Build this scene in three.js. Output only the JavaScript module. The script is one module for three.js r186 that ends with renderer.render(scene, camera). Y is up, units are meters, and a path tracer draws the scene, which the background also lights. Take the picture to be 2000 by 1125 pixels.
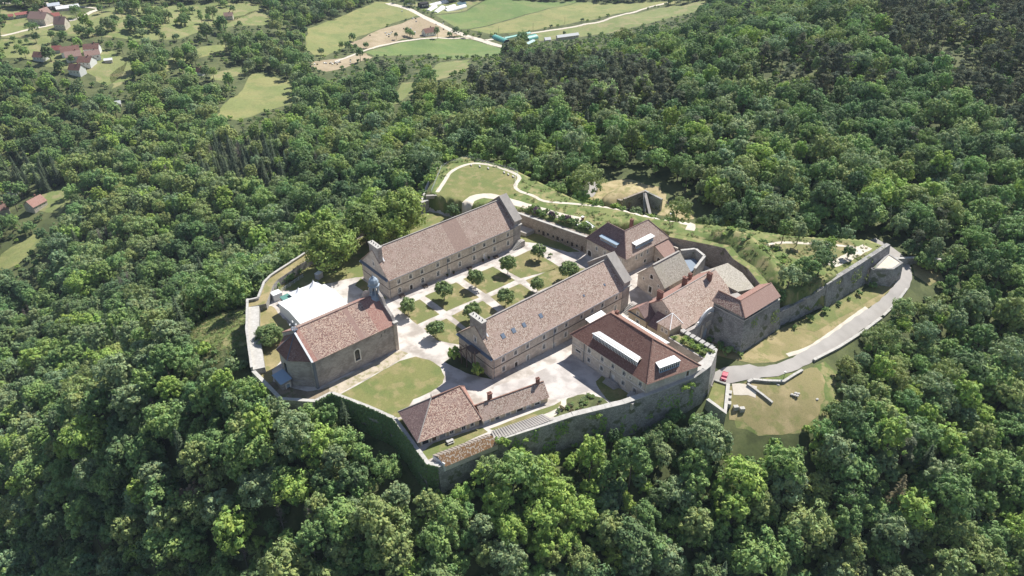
import * as THREE from 'three';
import { mergeGeometries, mergeVertices } from 'three/addons/utils/BufferGeometryUtils.js';

// ------------------------------------------------------------------ camera, sky, sun, exposure
const scene = new THREE.Scene();
const camera = new THREE.PerspectiveCamera(41.89, 16 / 9, 1, 6000);
camera.position.set(-130, 150, 170);
camera.up.set(0, 1, 0);
camera.lookAt(-130 + 54.294, 150 - 55.763, 170 - 62.79);
const SUN = new THREE.Vector3(0.645, 0.755, -0.13).normalize();
{
  const W = 128, H = 64, d = new Float32Array(W * H * 4);
  for (let j = 0; j < H; j++) for (let i = 0; i < W; i++) {
    const el = (j + 0.5) / H * Math.PI - Math.PI / 2, t = Math.pow(Math.max(0, Math.sin(el)), 0.45), o = (j * W + i) * 4, g = el < 0;
    d[o] = g ? 0.1 : 0.29 + (0.09 - 0.29) * t; d[o + 1] = g ? 0.11 : 0.34 + (0.135 - 0.34) * t; d[o + 2] = g ? 0.1 : 0.4 + (0.25 - 0.4) * t; d[o + 3] = 1;
  }
  const sky = new THREE.DataTexture(d, W, H, THREE.RGBAFormat, THREE.FloatType);
  sky.mapping = THREE.EquirectangularReflectionMapping; sky.magFilter = THREE.LinearFilter; sky.minFilter = THREE.LinearFilter; sky.needsUpdate = true;
  scene.background = sky; scene.environment = sky;
}
const sun = new THREE.DirectionalLight(new THREE.Color(1, 0.965, 0.905), 5);
sun.position.copy(SUN).multiplyScalar(900); sun.target.position.set(0, 0, 0);
sun.castShadow = true; sun.shadow.mapSize.set(4096, 4096);
Object.assign(sun.shadow.camera, { left: -400, right: 700, top: 600, bottom: -500, near: 1, far: 2500 });
scene.add(sun, sun.target);
scene.fog = new THREE.FogExp2(0xc8d8ee, 0.00007);
const renderer = new THREE.WebGLRenderer({ antialias: true });
renderer.toneMapping = THREE.LinearToneMapping; renderer.toneMappingExposure = 1.45; renderer.shadowMap.enabled = true;

// ------------------------------------------------------------------ helpers
let rs = 12345;
const rnd = () => { rs = (rs + 0x6d2b79f5) | 0; let t = Math.imul(rs ^ (rs >>> 15), 1 | rs); t = (t + Math.imul(t ^ (t >>> 7), 61 | t)) ^ t; return ((t ^ (t >>> 14)) >>> 0) / 4294967296; };
const rr = (a, b) => a + (b - a) * rnd();
const pick = (a) => a[Math.floor(rnd() * a.length)];
const ss = (a, b, x) => { const t = Math.min(1, Math.max(0, (x - a) / (b - a))); return t * t * (3 - 2 * t); };
const mixc = (a, b, t) => [a[0] + (b[0] - a[0]) * t, a[1] + (b[1] - a[1]) * t, a[2] + (b[2] - a[2]) * t];
const hash = (x, y, s) => { let h = Math.imul(x | 0, 374761393) + Math.imul(y | 0, 668265263) + Math.imul(s | 0, 974634721); h = Math.imul(h ^ (h >>> 13), 1274126177); return ((h ^ (h >>> 16)) >>> 0) / 4294967296; };
function vn(x, y, per, s) { // tileable value noise, lattice period per
  const xi = Math.floor(x), yi = Math.floor(y), m = (a) => ((a % per) + per) % per;
  let fx = x - xi, fy = y - yi; fx = fx * fx * (3 - 2 * fx); fy = fy * fy * (3 - 2 * fy);
  const a = hash(m(xi), m(yi), s), b = hash(m(xi + 1), m(yi), s), c = hash(m(xi), m(yi + 1), s), d = hash(m(xi + 1), m(yi + 1), s);
  return a + (b - a) * fx + (c - a) * fy + (a - b - c + d) * fx * fy;
}
function fbm(u, v, f, oct, s) { let r = 0, w = 0.5, t = 0; for (let i = 0; i < oct; i++) { r += w * vn(u * f, v * f, f, s + i * 17); t += w; w *= 0.55; f *= 2; } return r / t; }
const enc = (l) => Math.max(0, Math.min(255, Math.round(255 * (l <= 0.0031308 ? 12.92 * l : 1.055 * Math.pow(l, 1 / 2.4) - 0.055))));
function tex(n, size, fn) { // fn(u,v,x,y) -> linear rgb ; size = metres one repeat covers
  const d = new Uint8Array(n * n * 4);
  for (let y = 0; y < n; y++) for (let x = 0; x < n; x++) { const c = fn((x + 0.5) / n, (y + 0.5) / n, x, y), o = (y * n + x) * 4; d[o] = enc(c[0]); d[o + 1] = enc(c[1]); d[o + 2] = enc(c[2]); d[o + 3] = 255; }
  const t = new THREE.DataTexture(d, n, n); t.colorSpace = THREE.SRGBColorSpace; t.wrapS = t.wrapT = THREE.RepeatWrapping; t.magFilter = THREE.LinearFilter; t.minFilter = THREE.LinearMipmapLinearFilter; t.generateMipmaps = true;
  t.repeat.set(1 / size, 1 / size); t.needsUpdate = true; return t;
}
const std = (o) => new THREE.MeshStandardMaterial({ roughness: 0.95, metalness: 0, ...o });
const col = (r, g, b) => new THREE.Color().setRGB(r, g, b);
const flat = (r, g, b, o = {}) => std({ color: col(r, g, b), ...o });

// ------------------------------------------------------------------ materials (albedos are linear)
function roofTex(seed, pal, opt = {}) { // rows of small flat tiles, each tile its own fired colour, lichen on some of them
  const n = 1024, m = 16, cols = 80, rows = 96;
  return tex(n, m, (u, v) => {
    const r = Math.floor(v * rows), c = Math.floor(u * cols + (r % 2) * 0.5), k = hash((c + cols) % cols, r, seed);
    const big = fbm(u, v, 6, 4, seed + 3), mid = fbm(u, v, opt.mf ?? 46, 2, seed + 9), sp = k * 0.55 + mid * 0.45;
    let cc = mixc(pal[0], pal[1], Math.min(1, Math.max(0, (k - 0.2) * 1.2)));
    if (sp > (opt.lichen ?? 0.62)) cc = mixc(cc, pal[2], 0.75);
    if (sp < (opt.dark ?? 0.36)) cc = mixc(cc, pal[3], 0.7);
    cc = mixc(cc, pal[4] ?? pal[0], Math.max(0, Math.min(1, (big - 0.5) * 3)));
    const fv = v * rows - r; const e = fv < 0.14 ? 0.72 : 1; return [cc[0] * e, cc[1] * e, cc[2] * e];
  });
}
const roofMat = (seed, pal, opt) => { const map = roofTex(seed, pal, opt); return std({ map, roughness: 0.9 }); };
const M = {};
M.roofOld = roofMat(11, [[0.34, 0.225, 0.175], [0.43, 0.305, 0.245], [0.59, 0.51, 0.425], [0.19, 0.13, 0.105], [0.45, 0.335, 0.28]], { lichen: 0.57, dark: 0.38 });
M.roofNorth = roofMat(12, [[0.32, 0.22, 0.175], [0.4, 0.285, 0.235], [0.52, 0.45, 0.375], [0.2, 0.14, 0.115], [0.42, 0.315, 0.265]], { lichen: 0.61, dark: 0.35 });
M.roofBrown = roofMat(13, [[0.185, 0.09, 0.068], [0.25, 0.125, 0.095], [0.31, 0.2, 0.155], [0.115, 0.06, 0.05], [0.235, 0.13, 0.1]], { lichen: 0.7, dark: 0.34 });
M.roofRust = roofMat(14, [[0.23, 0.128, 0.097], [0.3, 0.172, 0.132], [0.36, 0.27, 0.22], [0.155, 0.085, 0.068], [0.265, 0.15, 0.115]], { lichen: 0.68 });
M.roofSpeckle = roofMat(15, [[0.28, 0.15, 0.115], [0.38, 0.24, 0.18], [0.58, 0.47, 0.37], [0.15, 0.09, 0.085], [0.34, 0.24, 0.2]], { lichen: 0.55, dark: 0.4, mf: 40 });
M.roofRed = roofMat(16, [[0.34, 0.18, 0.14], [0.42, 0.245, 0.195], [0.46, 0.35, 0.29], [0.24, 0.12, 0.1], [0.38, 0.22, 0.18]], { lichen: 0.72 });
M.roofPink = roofMat(17, [[0.3, 0.19, 0.155], [0.35, 0.23, 0.19], [0.4, 0.29, 0.245], [0.25, 0.155, 0.13], [0.32, 0.205, 0.17]], { lichen: 0.75, dark: 0.28 });
M.roofPatch = roofMat(20, [[0.3, 0.21, 0.172], [0.34, 0.24, 0.197], [0.4, 0.305, 0.255], [0.24, 0.165, 0.137], [0.31, 0.22, 0.18]], { lichen: 0.72, dark: 0.3 });
M.roofStone = roofMat(18, [[0.33, 0.3, 0.25], [0.42, 0.38, 0.32], [0.52, 0.48, 0.41], [0.22, 0.2, 0.16], [0.37, 0.34, 0.27]], { lichen: 0.6 });
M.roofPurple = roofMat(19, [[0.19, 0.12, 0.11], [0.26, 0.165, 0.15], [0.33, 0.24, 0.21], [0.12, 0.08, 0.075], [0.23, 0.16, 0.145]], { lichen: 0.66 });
function ashlarTex(seed, a, b, stain) { // courses of dressed limestone
  return tex(1024, 12, (u, v) => {
    const rows = 32, r = Math.floor(v * rows), cols = 14 + (r % 3), c = Math.floor(u * cols + hash(r, 1, seed)), k = hash(((c % cols) + cols) % cols, r, seed + 5);
    let cc = mixc(a, b, k); const st = fbm(u, v, 5, 5, seed + 8), fine = fbm(u, v, 60, 2, seed + 2);
    cc = mixc(cc, stain, Math.max(0, Math.min(0.75, (st - 0.5) * 3))); const fv = v * rows - r, e = (fv < 0.1 ? 0.8 : 1) * (0.85 + 0.3 * fine); return [cc[0] * e, cc[1] * e, cc[2] * e];
  });
}
M.wall = std({ map: ashlarTex(31, [0.53, 0.455, 0.375], [0.66, 0.58, 0.495], [0.4, 0.345, 0.29]) });
M.wallPale = std({ map: ashlarTex(32, [0.56, 0.5, 0.42], [0.68, 0.62, 0.54], [0.45, 0.4, 0.335]) });
M.wallGrey = std({ map: ashlarTex(33, [0.36, 0.325, 0.295], [0.47, 0.43, 0.395], [0.26, 0.235, 0.215]) });
M.render = std({ map: tex(512, 8, (u, v) => { const k = fbm(u, v, 6, 5, 35); return mixc([0.47, 0.385, 0.27], [0.6, 0.51, 0.38], k); }) });
function rubbleTex(seed, a, b, dk, moss, mossAt) { // irregular rubble stones with dark joints and moss
  const n = 44, pts = []; for (let j = 0; j < n; j++) for (let i = 0; i < n; i++) pts.push([(i + hash(i, j, seed)) / n, (j + hash(j, i, seed + 1)) / n, hash(i, j, seed + 2)]);
  return tex(1024, 20, (u, v) => {
    const ci = Math.floor(u * n), cj = Math.floor(v * n); let d1 = 9, d2 = 9, k = 0;
    for (let j = -1; j <= 1; j++) for (let i = -1; i <= 1; i++) { const p = pts[((cj + j + n) % n) * n + (ci + i + n) % n]; let dx = Math.abs(p[0] - u), dy = Math.abs(p[1] - v); dx = Math.min(dx, 1 - dx); dy = Math.min(dy, 1 - dy); const d = Math.hypot(dx, dy * 1.4) * n; if (d < d1) { d2 = d1; d1 = d; k = p[2]; } else if (d < d2) d2 = d; }
    let cc = mixc(a, b, k); if (d2 - d1 < 0.12) cc = mixc(cc, dk, 0.8);
    const s = fbm(u, v, 6, 4, seed + 4), m2 = fbm(u, v, 9, 4, seed + 7); cc = mixc(cc, dk, Math.max(0, Math.min(0.7, (s - 0.52) * 3))); if (m2 > mossAt) cc = mixc(cc, moss, Math.min(0.8, (m2 - mossAt) * 9)); return cc;
  });
}
M.rubble = std({ map: rubbleTex(41, [0.29, 0.28, 0.265], [0.44, 0.425, 0.4], [0.15, 0.145, 0.135], [0.1, 0.12, 0.05], 0.62) });
M.rubbleWarm = std({ map: rubbleTex(43, [0.3, 0.25, 0.2], [0.42, 0.36, 0.29], [0.15, 0.125, 0.1], [0.12, 0.12, 0.05], 0.66) });
M.rubblePale = std({ map: rubbleTex(45, [0.31, 0.3, 0.275], [0.46, 0.445, 0.41], [0.18, 0.175, 0.16], [0.14, 0.16, 0.08], 0.68) });
M.coping = std({ map: tex(512, 6, (u, v) => { const k = fbm(u, v, 8, 5, 51); return mixc([0.36, 0.34, 0.305], [0.6, 0.58, 0.54], k); }) });
M.slabTop = std({ map: tex(512, 8, (u, v) => mixc([0.3, 0.275, 0.25], [0.43, 0.4, 0.365], fbm(u, v, 7, 5, 52))) });
M.white = flat(0.78, 0.78, 0.77, { roughness: 0.6 });
M.tent = new THREE.MeshPhysicalMaterial({ color: col(0.84, 0.84, 0.84), roughness: 0.7, side: THREE.DoubleSide });
M.zinc = flat(0.6, 0.63, 0.66, { roughness: 0.45, metalness: 0.3 });
M.zincBlue = flat(0.27, 0.37, 0.47, { roughness: 0.5 });
M.zincShade = flat(0.2, 0.25, 0.31, { roughness: 0.75 });  // darker copy of the blue zinc; shade of the walled yard put into colour
M.lead = flat(0.13, 0.16, 0.2, { roughness: 0.6 });
M.glass = flat(0.03, 0.035, 0.045, { roughness: 0.1 });
M.frame = flat(0.8, 0.8, 0.78, { roughness: 0.7 });
M.stoneTrim = flat(0.76, 0.72, 0.65);
M.darkTrim = flat(0.13, 0.115, 0.1);
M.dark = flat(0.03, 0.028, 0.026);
M.doorwayShade = flat(0.075, 0.06, 0.05); M.doorWood = flat(0.16, 0.115, 0.08); M.doorGrey = flat(0.4, 0.4, 0.39);  // first of these: panel colour painting the shade inside open doorways
M.brick = std({ map: tex(256, 2, (u, v) => { const r = Math.floor(v * 26), c = Math.floor(u * 9 + (r % 2) * 0.5), k = hash(c % 9, r, 61); return mixc([0.18, 0.09, 0.07], [0.29, 0.15, 0.115], k); }) });
M.timber = flat(0.13, 0.1, 0.085); M.timberPale = std({ map: tex(256, 3, (u, v) => mixc([0.26, 0.22, 0.18], [0.38, 0.33, 0.28], fbm(u, v, 24, 3, 66))) });
M.iron = flat(0.1, 0.11, 0.12, { roughness: 0.5, metalness: 0.5 });
M.gravel = std({ map: tex(1024, 30, (u, v) => { const k = fbm(u, v, 9, 6, 71), f = hash(Math.floor(u * 1024), Math.floor(v * 1024), 5); return mixc([0.33, 0.29, 0.25], [0.6, 0.55, 0.5], Math.min(1, ss(0.25, 0.66, k) * 0.85 + f * 0.22)); }) });
M.paving = std({ map: tex(1024, 26, (u, v) => { const k = fbm(u, v, 8, 5, 72), cr = Math.abs(fbm(u, v, 7, 5, 73) - 0.5); let c = mixc([0.38, 0.345, 0.32], [0.55, 0.51, 0.475], ss(0.25, 0.7, k)); if (cr < 0.006) c = mixc(c, [0.3, 0.27, 0.24], 0.6); return c; }) });
M.path = std({ map: tex(512, 14, (u, v) => mixc([0.52, 0.45, 0.36], [0.7, 0.64, 0.54], fbm(u, v, 9, 5, 74))) });
M.asphalt = std({ map: tex(1024, 24, (u, v) => { const k = fbm(u, v, 7, 6, 75); return mixc([0.31, 0.288, 0.262], [0.45, 0.42, 0.385], k); }) });
function grassTex(seed, a, b, c, size = 40, f = 6) { return tex(1024, size, (u, v) => { const k = fbm(u, v, f, 6, seed), d = fbm(u, v, f * 2, 5, seed + 31), g = fbm(u, v, 150, 2, seed + 5), h = hash(Math.floor(u * 1024), Math.floor(v * 1024), seed); let cc = mixc(a, b, ss(0.36, 0.64, k)); cc = mixc(cc, c, ss(0.5, 0.72, d) * 0.8); const e = 0.7 + 0.4 * g + 0.25 * h; return [cc[0] * e, cc[1] * e, cc[2] * e]; }); }
M.lawn = std({ map: grassTex(81, [0.15, 0.168, 0.056], [0.2, 0.182, 0.074], [0.3, 0.245, 0.125], 30) });
M.lawnGreen = std({ map: grassTex(82, [0.14, 0.17, 0.05], [0.185, 0.19, 0.064], [0.26, 0.225, 0.1], 36, 7) });
M.lawnLush = std({ map: grassTex(83, [0.09, 0.14, 0.03], [0.13, 0.17, 0.045], [0.19, 0.19, 0.07], 20) });
M.dryGrass = std({ map: grassTex(84, [0.25, 0.215, 0.095], [0.34, 0.275, 0.14], [0.19, 0.195, 0.065], 30) });
M.bank = std({ map: grassTex(85, [0.115, 0.16, 0.04], [0.19, 0.21, 0.07], [0.3, 0.26, 0.12], 28) });
M.soil = std({ map: grassTex(86, [0.075, 0.095, 0.03], [0.11, 0.125, 0.045], [0.05, 0.065, 0.02], 60) });
M.dirt = std({ map: grassTex(91, [0.2, 0.16, 0.105], [0.28, 0.22, 0.15], [0.14, 0.15, 0.06], 16) });
M.straw = std({ map: grassTex(92, [0.36, 0.29, 0.15], [0.44, 0.36, 0.2], [0.22, 0.21, 0.08], 24) });
M.sandy = std({ map: grassTex(93, [0.42, 0.36, 0.27], [0.5, 0.43, 0.33], [0.26, 0.24, 0.12], 18, 8) });
M.fieldHay = std({ map: grassTex(87, [0.2, 0.225, 0.075], [0.25, 0.245, 0.092], [0.165, 0.2, 0.062], 140) });
M.fieldTan = std({ map: grassTex(88, [0.33, 0.26, 0.165], [0.39, 0.315, 0.205], [0.29, 0.24, 0.13], 140) });
M.fieldGreen = std({ map: grassTex(89, [0.12, 0.185, 0.05], [0.155, 0.21, 0.062], [0.185, 0.21, 0.075], 160) });
M.meadow = std({ map: grassTex(90, [0.155, 0.195, 0.058], [0.2, 0.22, 0.08], [0.27, 0.24, 0.115], 120) });
M.rustRoof = std({ map: tex(512, 6, (u, v) => { const k = fbm(u, v, 12, 5, 95), l = fbm(u, v, 20, 4, 96), w = Math.sin(u * Math.PI * 2 * 40) * 0.06; let c = mixc([0.13 + w, 0.07, 0.04], [0.3 + w, 0.17, 0.07], k); return l > 0.58 ? mixc(c, [0.5, 0.46, 0.4], 0.7) : c; }) });
M.rockPale = std({ map: rubbleTex(47, [0.36, 0.33, 0.28], [0.52, 0.49, 0.44], [0.24, 0.2, 0.15], [0.12, 0.13, 0.06], 0.7) });

// ------------------------------------------------------------------ scene graph helpers
const used = {};
const numbered = (n) => { const k = used[n] = (used[n] ?? -1) + 1; return k ? n + '_' + String(k).padStart(3, '0') : n; };
function add(o, parent) { o.castShadow = o.receiveShadow = true; parent.add(o); return o; }
function thing(name, label, category, group, [x, y, z] = [0, 0, 0], turn = 0) {
  const g = new THREE.Group(); g.name = numbered(name); g.userData = { label, category }; if (group) g.userData.group = group;
  g.position.set(x, y, z); g.rotation.y = turn; scene.add(g); return g;
}
function part(name, geo, mat, parent, label) { const m = new THREE.Mesh(geo, mat); m.name = name; if (label) m.userData.label = label; return add(m, parent); }
function struct(name, geo, mat, label) { const m = new THREE.Mesh(geo, mat); m.name = numbered(name); m.userData = { kind: 'structure', label, category: 'ground' }; return add(m, scene); }
function metric(geo) { // uv in metres from the dominant axis of each face
  const g = geo.index ? geo.toNonIndexed() : geo, p = g.attributes.position, uv = new Float32Array(p.count * 2), a = new THREE.Vector3(), b = new THREE.Vector3(), c = new THREE.Vector3();
  for (let i = 0; i < p.count; i += 3) {
    a.fromBufferAttribute(p, i); b.fromBufferAttribute(p, i + 1); c.fromBufferAttribute(p, i + 2); const n = b.clone().sub(a).cross(c.clone().sub(a)), x = Math.abs(n.x), y = Math.abs(n.y), z = Math.abs(n.z);
    [a, b, c].forEach((q, k) => { const o = (i + k) * 2; if (y >= x && y >= z) { uv[o] = q.x; uv[o + 1] = q.z; } else if (x > z) { uv[o] = q.z; uv[o + 1] = q.y; } else { uv[o] = q.x; uv[o + 1] = q.y; } });
  }
  g.setAttribute('uv', new THREE.BufferAttribute(uv, 2)); return g;
}
const clean = (g) => { const q = g.index ? g.toNonIndexed() : g; for (const k of Object.keys(q.attributes)) if (!['position', 'normal', 'uv'].includes(k)) q.deleteAttribute(k); return q; };
const merge = (list) => mergeGeometries(list.map(clean));
function box(w, h, d, x = 0, y = 0, z = 0, ry = 0) { const g = new THREE.BoxGeometry(w, h, d); g.translate(0, h / 2, 0); if (ry) g.rotateY(ry); g.translate(x, y, z); return metric(g); }
function bar(a, b, w, h = w) { // beam from a to b
  const A = new THREE.Vector3(...a), B = new THREE.Vector3(...b), L = A.distanceTo(B), g = new THREE.BoxGeometry(w, h, L), m = new THREE.Matrix4().lookAt(A, B, Math.abs(B.y - A.y) > 0.95 * L ? new THREE.Vector3(1, 0, 0) : new THREE.Vector3(0, 1, 0));
  g.applyMatrix4(m); g.translate((A.x + B.x) / 2, (A.y + B.y) / 2, (A.z + B.z) / 2); return metric(g);
}
function cyl(r0, r1, h, x, y, z, n = 10) { const g = new THREE.CylinderGeometry(r1, r0, h, n); g.translate(x, y + h / 2, z); return metric(g); }
function prism(poly, y0, y1) { // vertical prism over an x,z polygon
  const s = new THREE.Shape(poly.map(([x, z]) => new THREE.Vector2(x, -z))), g = new THREE.ExtrudeGeometry(s, { depth: y1 - y0, bevelEnabled: false }); g.rotateX(-Math.PI / 2); g.translate(0, y0, 0); return metric(g);
}
function slab(pts, th) { // roof plane: planar polygon in space, first edge = eave; thickness below it
  const P = pts.map((p) => new THREE.Vector3(...p)), X = P[1].clone().sub(P[0]).normalize(), N = X.clone().cross(P[2].clone().sub(P[0])).normalize(); if (N.y < 0) N.negate();
  const Y = N.clone().cross(X), s = new THREE.Shape(P.map((p) => { const q = p.clone().sub(P[0]); return new THREE.Vector2(q.dot(X), q.dot(Y)); }));
  const g = metric(new THREE.ExtrudeGeometry(s, { depth: th, bevelEnabled: false })); g.translate(0, 0, -th);
  g.applyMatrix4(new THREE.Matrix4().makeBasis(X, Y, N).setPosition(P[0])); return g;
}
function wallPanel(p0, p1, y0, tops, th, holes = []) { // wall from p0 to p1 seen from outside left to right; tops: height or [[u,y],...]
  const d = new THREE.Vector2(p1[0] - p0[0], p1[1] - p0[1]), L = d.length(); d.normalize();
  const prof = Array.isArray(tops) ? tops : [[0, tops], [L, tops]], s = new THREE.Shape();
  s.moveTo(0, y0); s.lineTo(L, y0); for (const [u, y] of [...prof].reverse()) s.lineTo(u, y); s.lineTo(0, y0);
  for (const h of holes) { const q = new THREE.Path(), { u, v, w, h: hh, arch } = h; q.moveTo(u - w / 2, v); q.lineTo(u - w / 2, v + hh); if (arch) q.absarc(u, v + hh, w / 2, Math.PI, 0, true); else q.lineTo(u + w / 2, v + hh); q.lineTo(u + w / 2, v); q.lineTo(u - w / 2, v); s.holes.push(q); }
  const g = metric(new THREE.ExtrudeGeometry(s, { depth: th, bevelEnabled: false, curveSegments: 8 })); g.translate(0, 0, -th);
  g.applyMatrix4(new THREE.Matrix4().makeBasis(new THREE.Vector3(d.x, 0, d.y), new THREE.Vector3(0, 1, 0), new THREE.Vector3(-d.y, 0, d.x)).setPosition(p0[0], 0, p0[1])); return g;
}
const winCache = {};
function winGeo(w, h, arch, t) { // surround, pane and bars in the plane of the wall, origin at the sill's middle
  const key = [w, h, arch, t].join(); if (winCache[key]) return winCache[key];
  const ring = (o, i) => { const s = new THREE.Shape(), q = new THREE.Path(); const draw = (p, e) => { p.moveTo(-w / 2 - e, -e); p.lineTo(-w / 2 - e, h + (arch ? 0 : e)); if (arch) p.absarc(0, h, w / 2 + e, Math.PI, 0, true); else p.lineTo(w / 2 + e, h + e); p.lineTo(w / 2 + e, -e); p.lineTo(-w / 2 - e, -e); }; draw(s, o); draw(q, i); s.holes.push(q); return s; };
  const sur = metric(new THREE.ExtrudeGeometry(ring(t, -0.03), { depth: 0.22, bevelEnabled: false, curveSegments: 8 })); sur.translate(0, 0, -0.16);
  const H = h + (arch ? w / 2 : 0), pane = box(w + 0.1, H + 0.05, 0.05, 0, -0.02, -0.34);
  const bars = merge([box(0.1, H - 0.08, 0.06, 0, 0.04, -0.29), box(w - 0.1, 0.08, 0.06, 0, h * 0.66, -0.26), box(0.1, H - 0.1, 0.06, -w / 2 + 0.09, 0.05, -0.29), box(0.1, H - 0.1, 0.06, w / 2 - 0.09, 0.05, -0.29)]);
  return winCache[key] = { sur, pane, bars };
}
function windowAt(parent, p0, p1, o) { // a window or door in wall p0-p1
  const d = new THREE.Vector2(p1[0] - p0[0], p1[1] - p0[1]).normalize(), g = winGeo(o.w, o.h, !!o.arch, o.trim ?? 0.26);
  const W = part(o.door ? 'door' : 'window', g.sur, o.mat ?? M.stoneTrim, parent);
  W.matrixAutoUpdate = true; W.position.set(p0[0] + d.x * o.u, o.v, p0[1] + d.y * o.u); W.rotation.y = Math.atan2(-d.y, d.x);
  if (o.door) part('door_leaf_or_shade', g.pane, o.leaf ?? M.doorGrey, W); else { part('pane', g.pane, M.glass, W); if (!o.bare) part('glazing_bar', g.bars, M.frame, W); }  // the darkest leaf is a panel with the shade of an open doorway painted on
  return W;
}
// walls round a footprint (outside seen left to right per edge), openings per edge
function walls(parent, pts, y0, tops, mat, open = {}, th = 0.6) {
  pts.forEach((p, i) => {
    const q = pts[(i + 1) % pts.length], d = Math.hypot(q[0] - p[0], q[1] - p[1]), k = (d - th) / d, e = [p[0] + (q[0] - p[0]) * k, p[1] + (q[1] - p[1]) * k], t = tops[i] ?? tops;
    const pr = Array.isArray(t) ? t.map(([u, y]) => [Math.min(u, d - th), y]) : t;
    part('wall', wallPanel(p, e, y0, pr, th, (open[i] ?? [])), mat, parent);
    for (const o of open[i] ?? []) if (!o.hole) windowAt(parent, p, q, o);
  });
}
const ridgeCap = (parent, a, b, mat = M.roofRed, r = 0.16) => part('ridge_cap', bar([a[0], a[1] + 0.05, a[2]], [b[0], b[1] + 0.05, b[2]], r * 2, r * 1.4), mat, parent);
function chimney(parent, x, y, z, w, d, h, pots = 2, mat = M.brick, turn = 0) {
  const c = part('chimney', metric(merge([box(w, h, d), box(w + 0.24, 0.22, d + 0.24, 0, h, 0)])), mat, parent); c.position.set(x, y, z); c.rotation.y = turn;
  for (let i = 0; i < pots; i++) part('chimney_pot', cyl(0.16, 0.13, 0.45, w > d ? (i - (pots - 1) / 2) * (w / pots) : 0, h + 0.22, w > d ? 0 : (i - (pots - 1) / 2) * (d / pots), 8), M.roofRed, c);
  return c;
}

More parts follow.
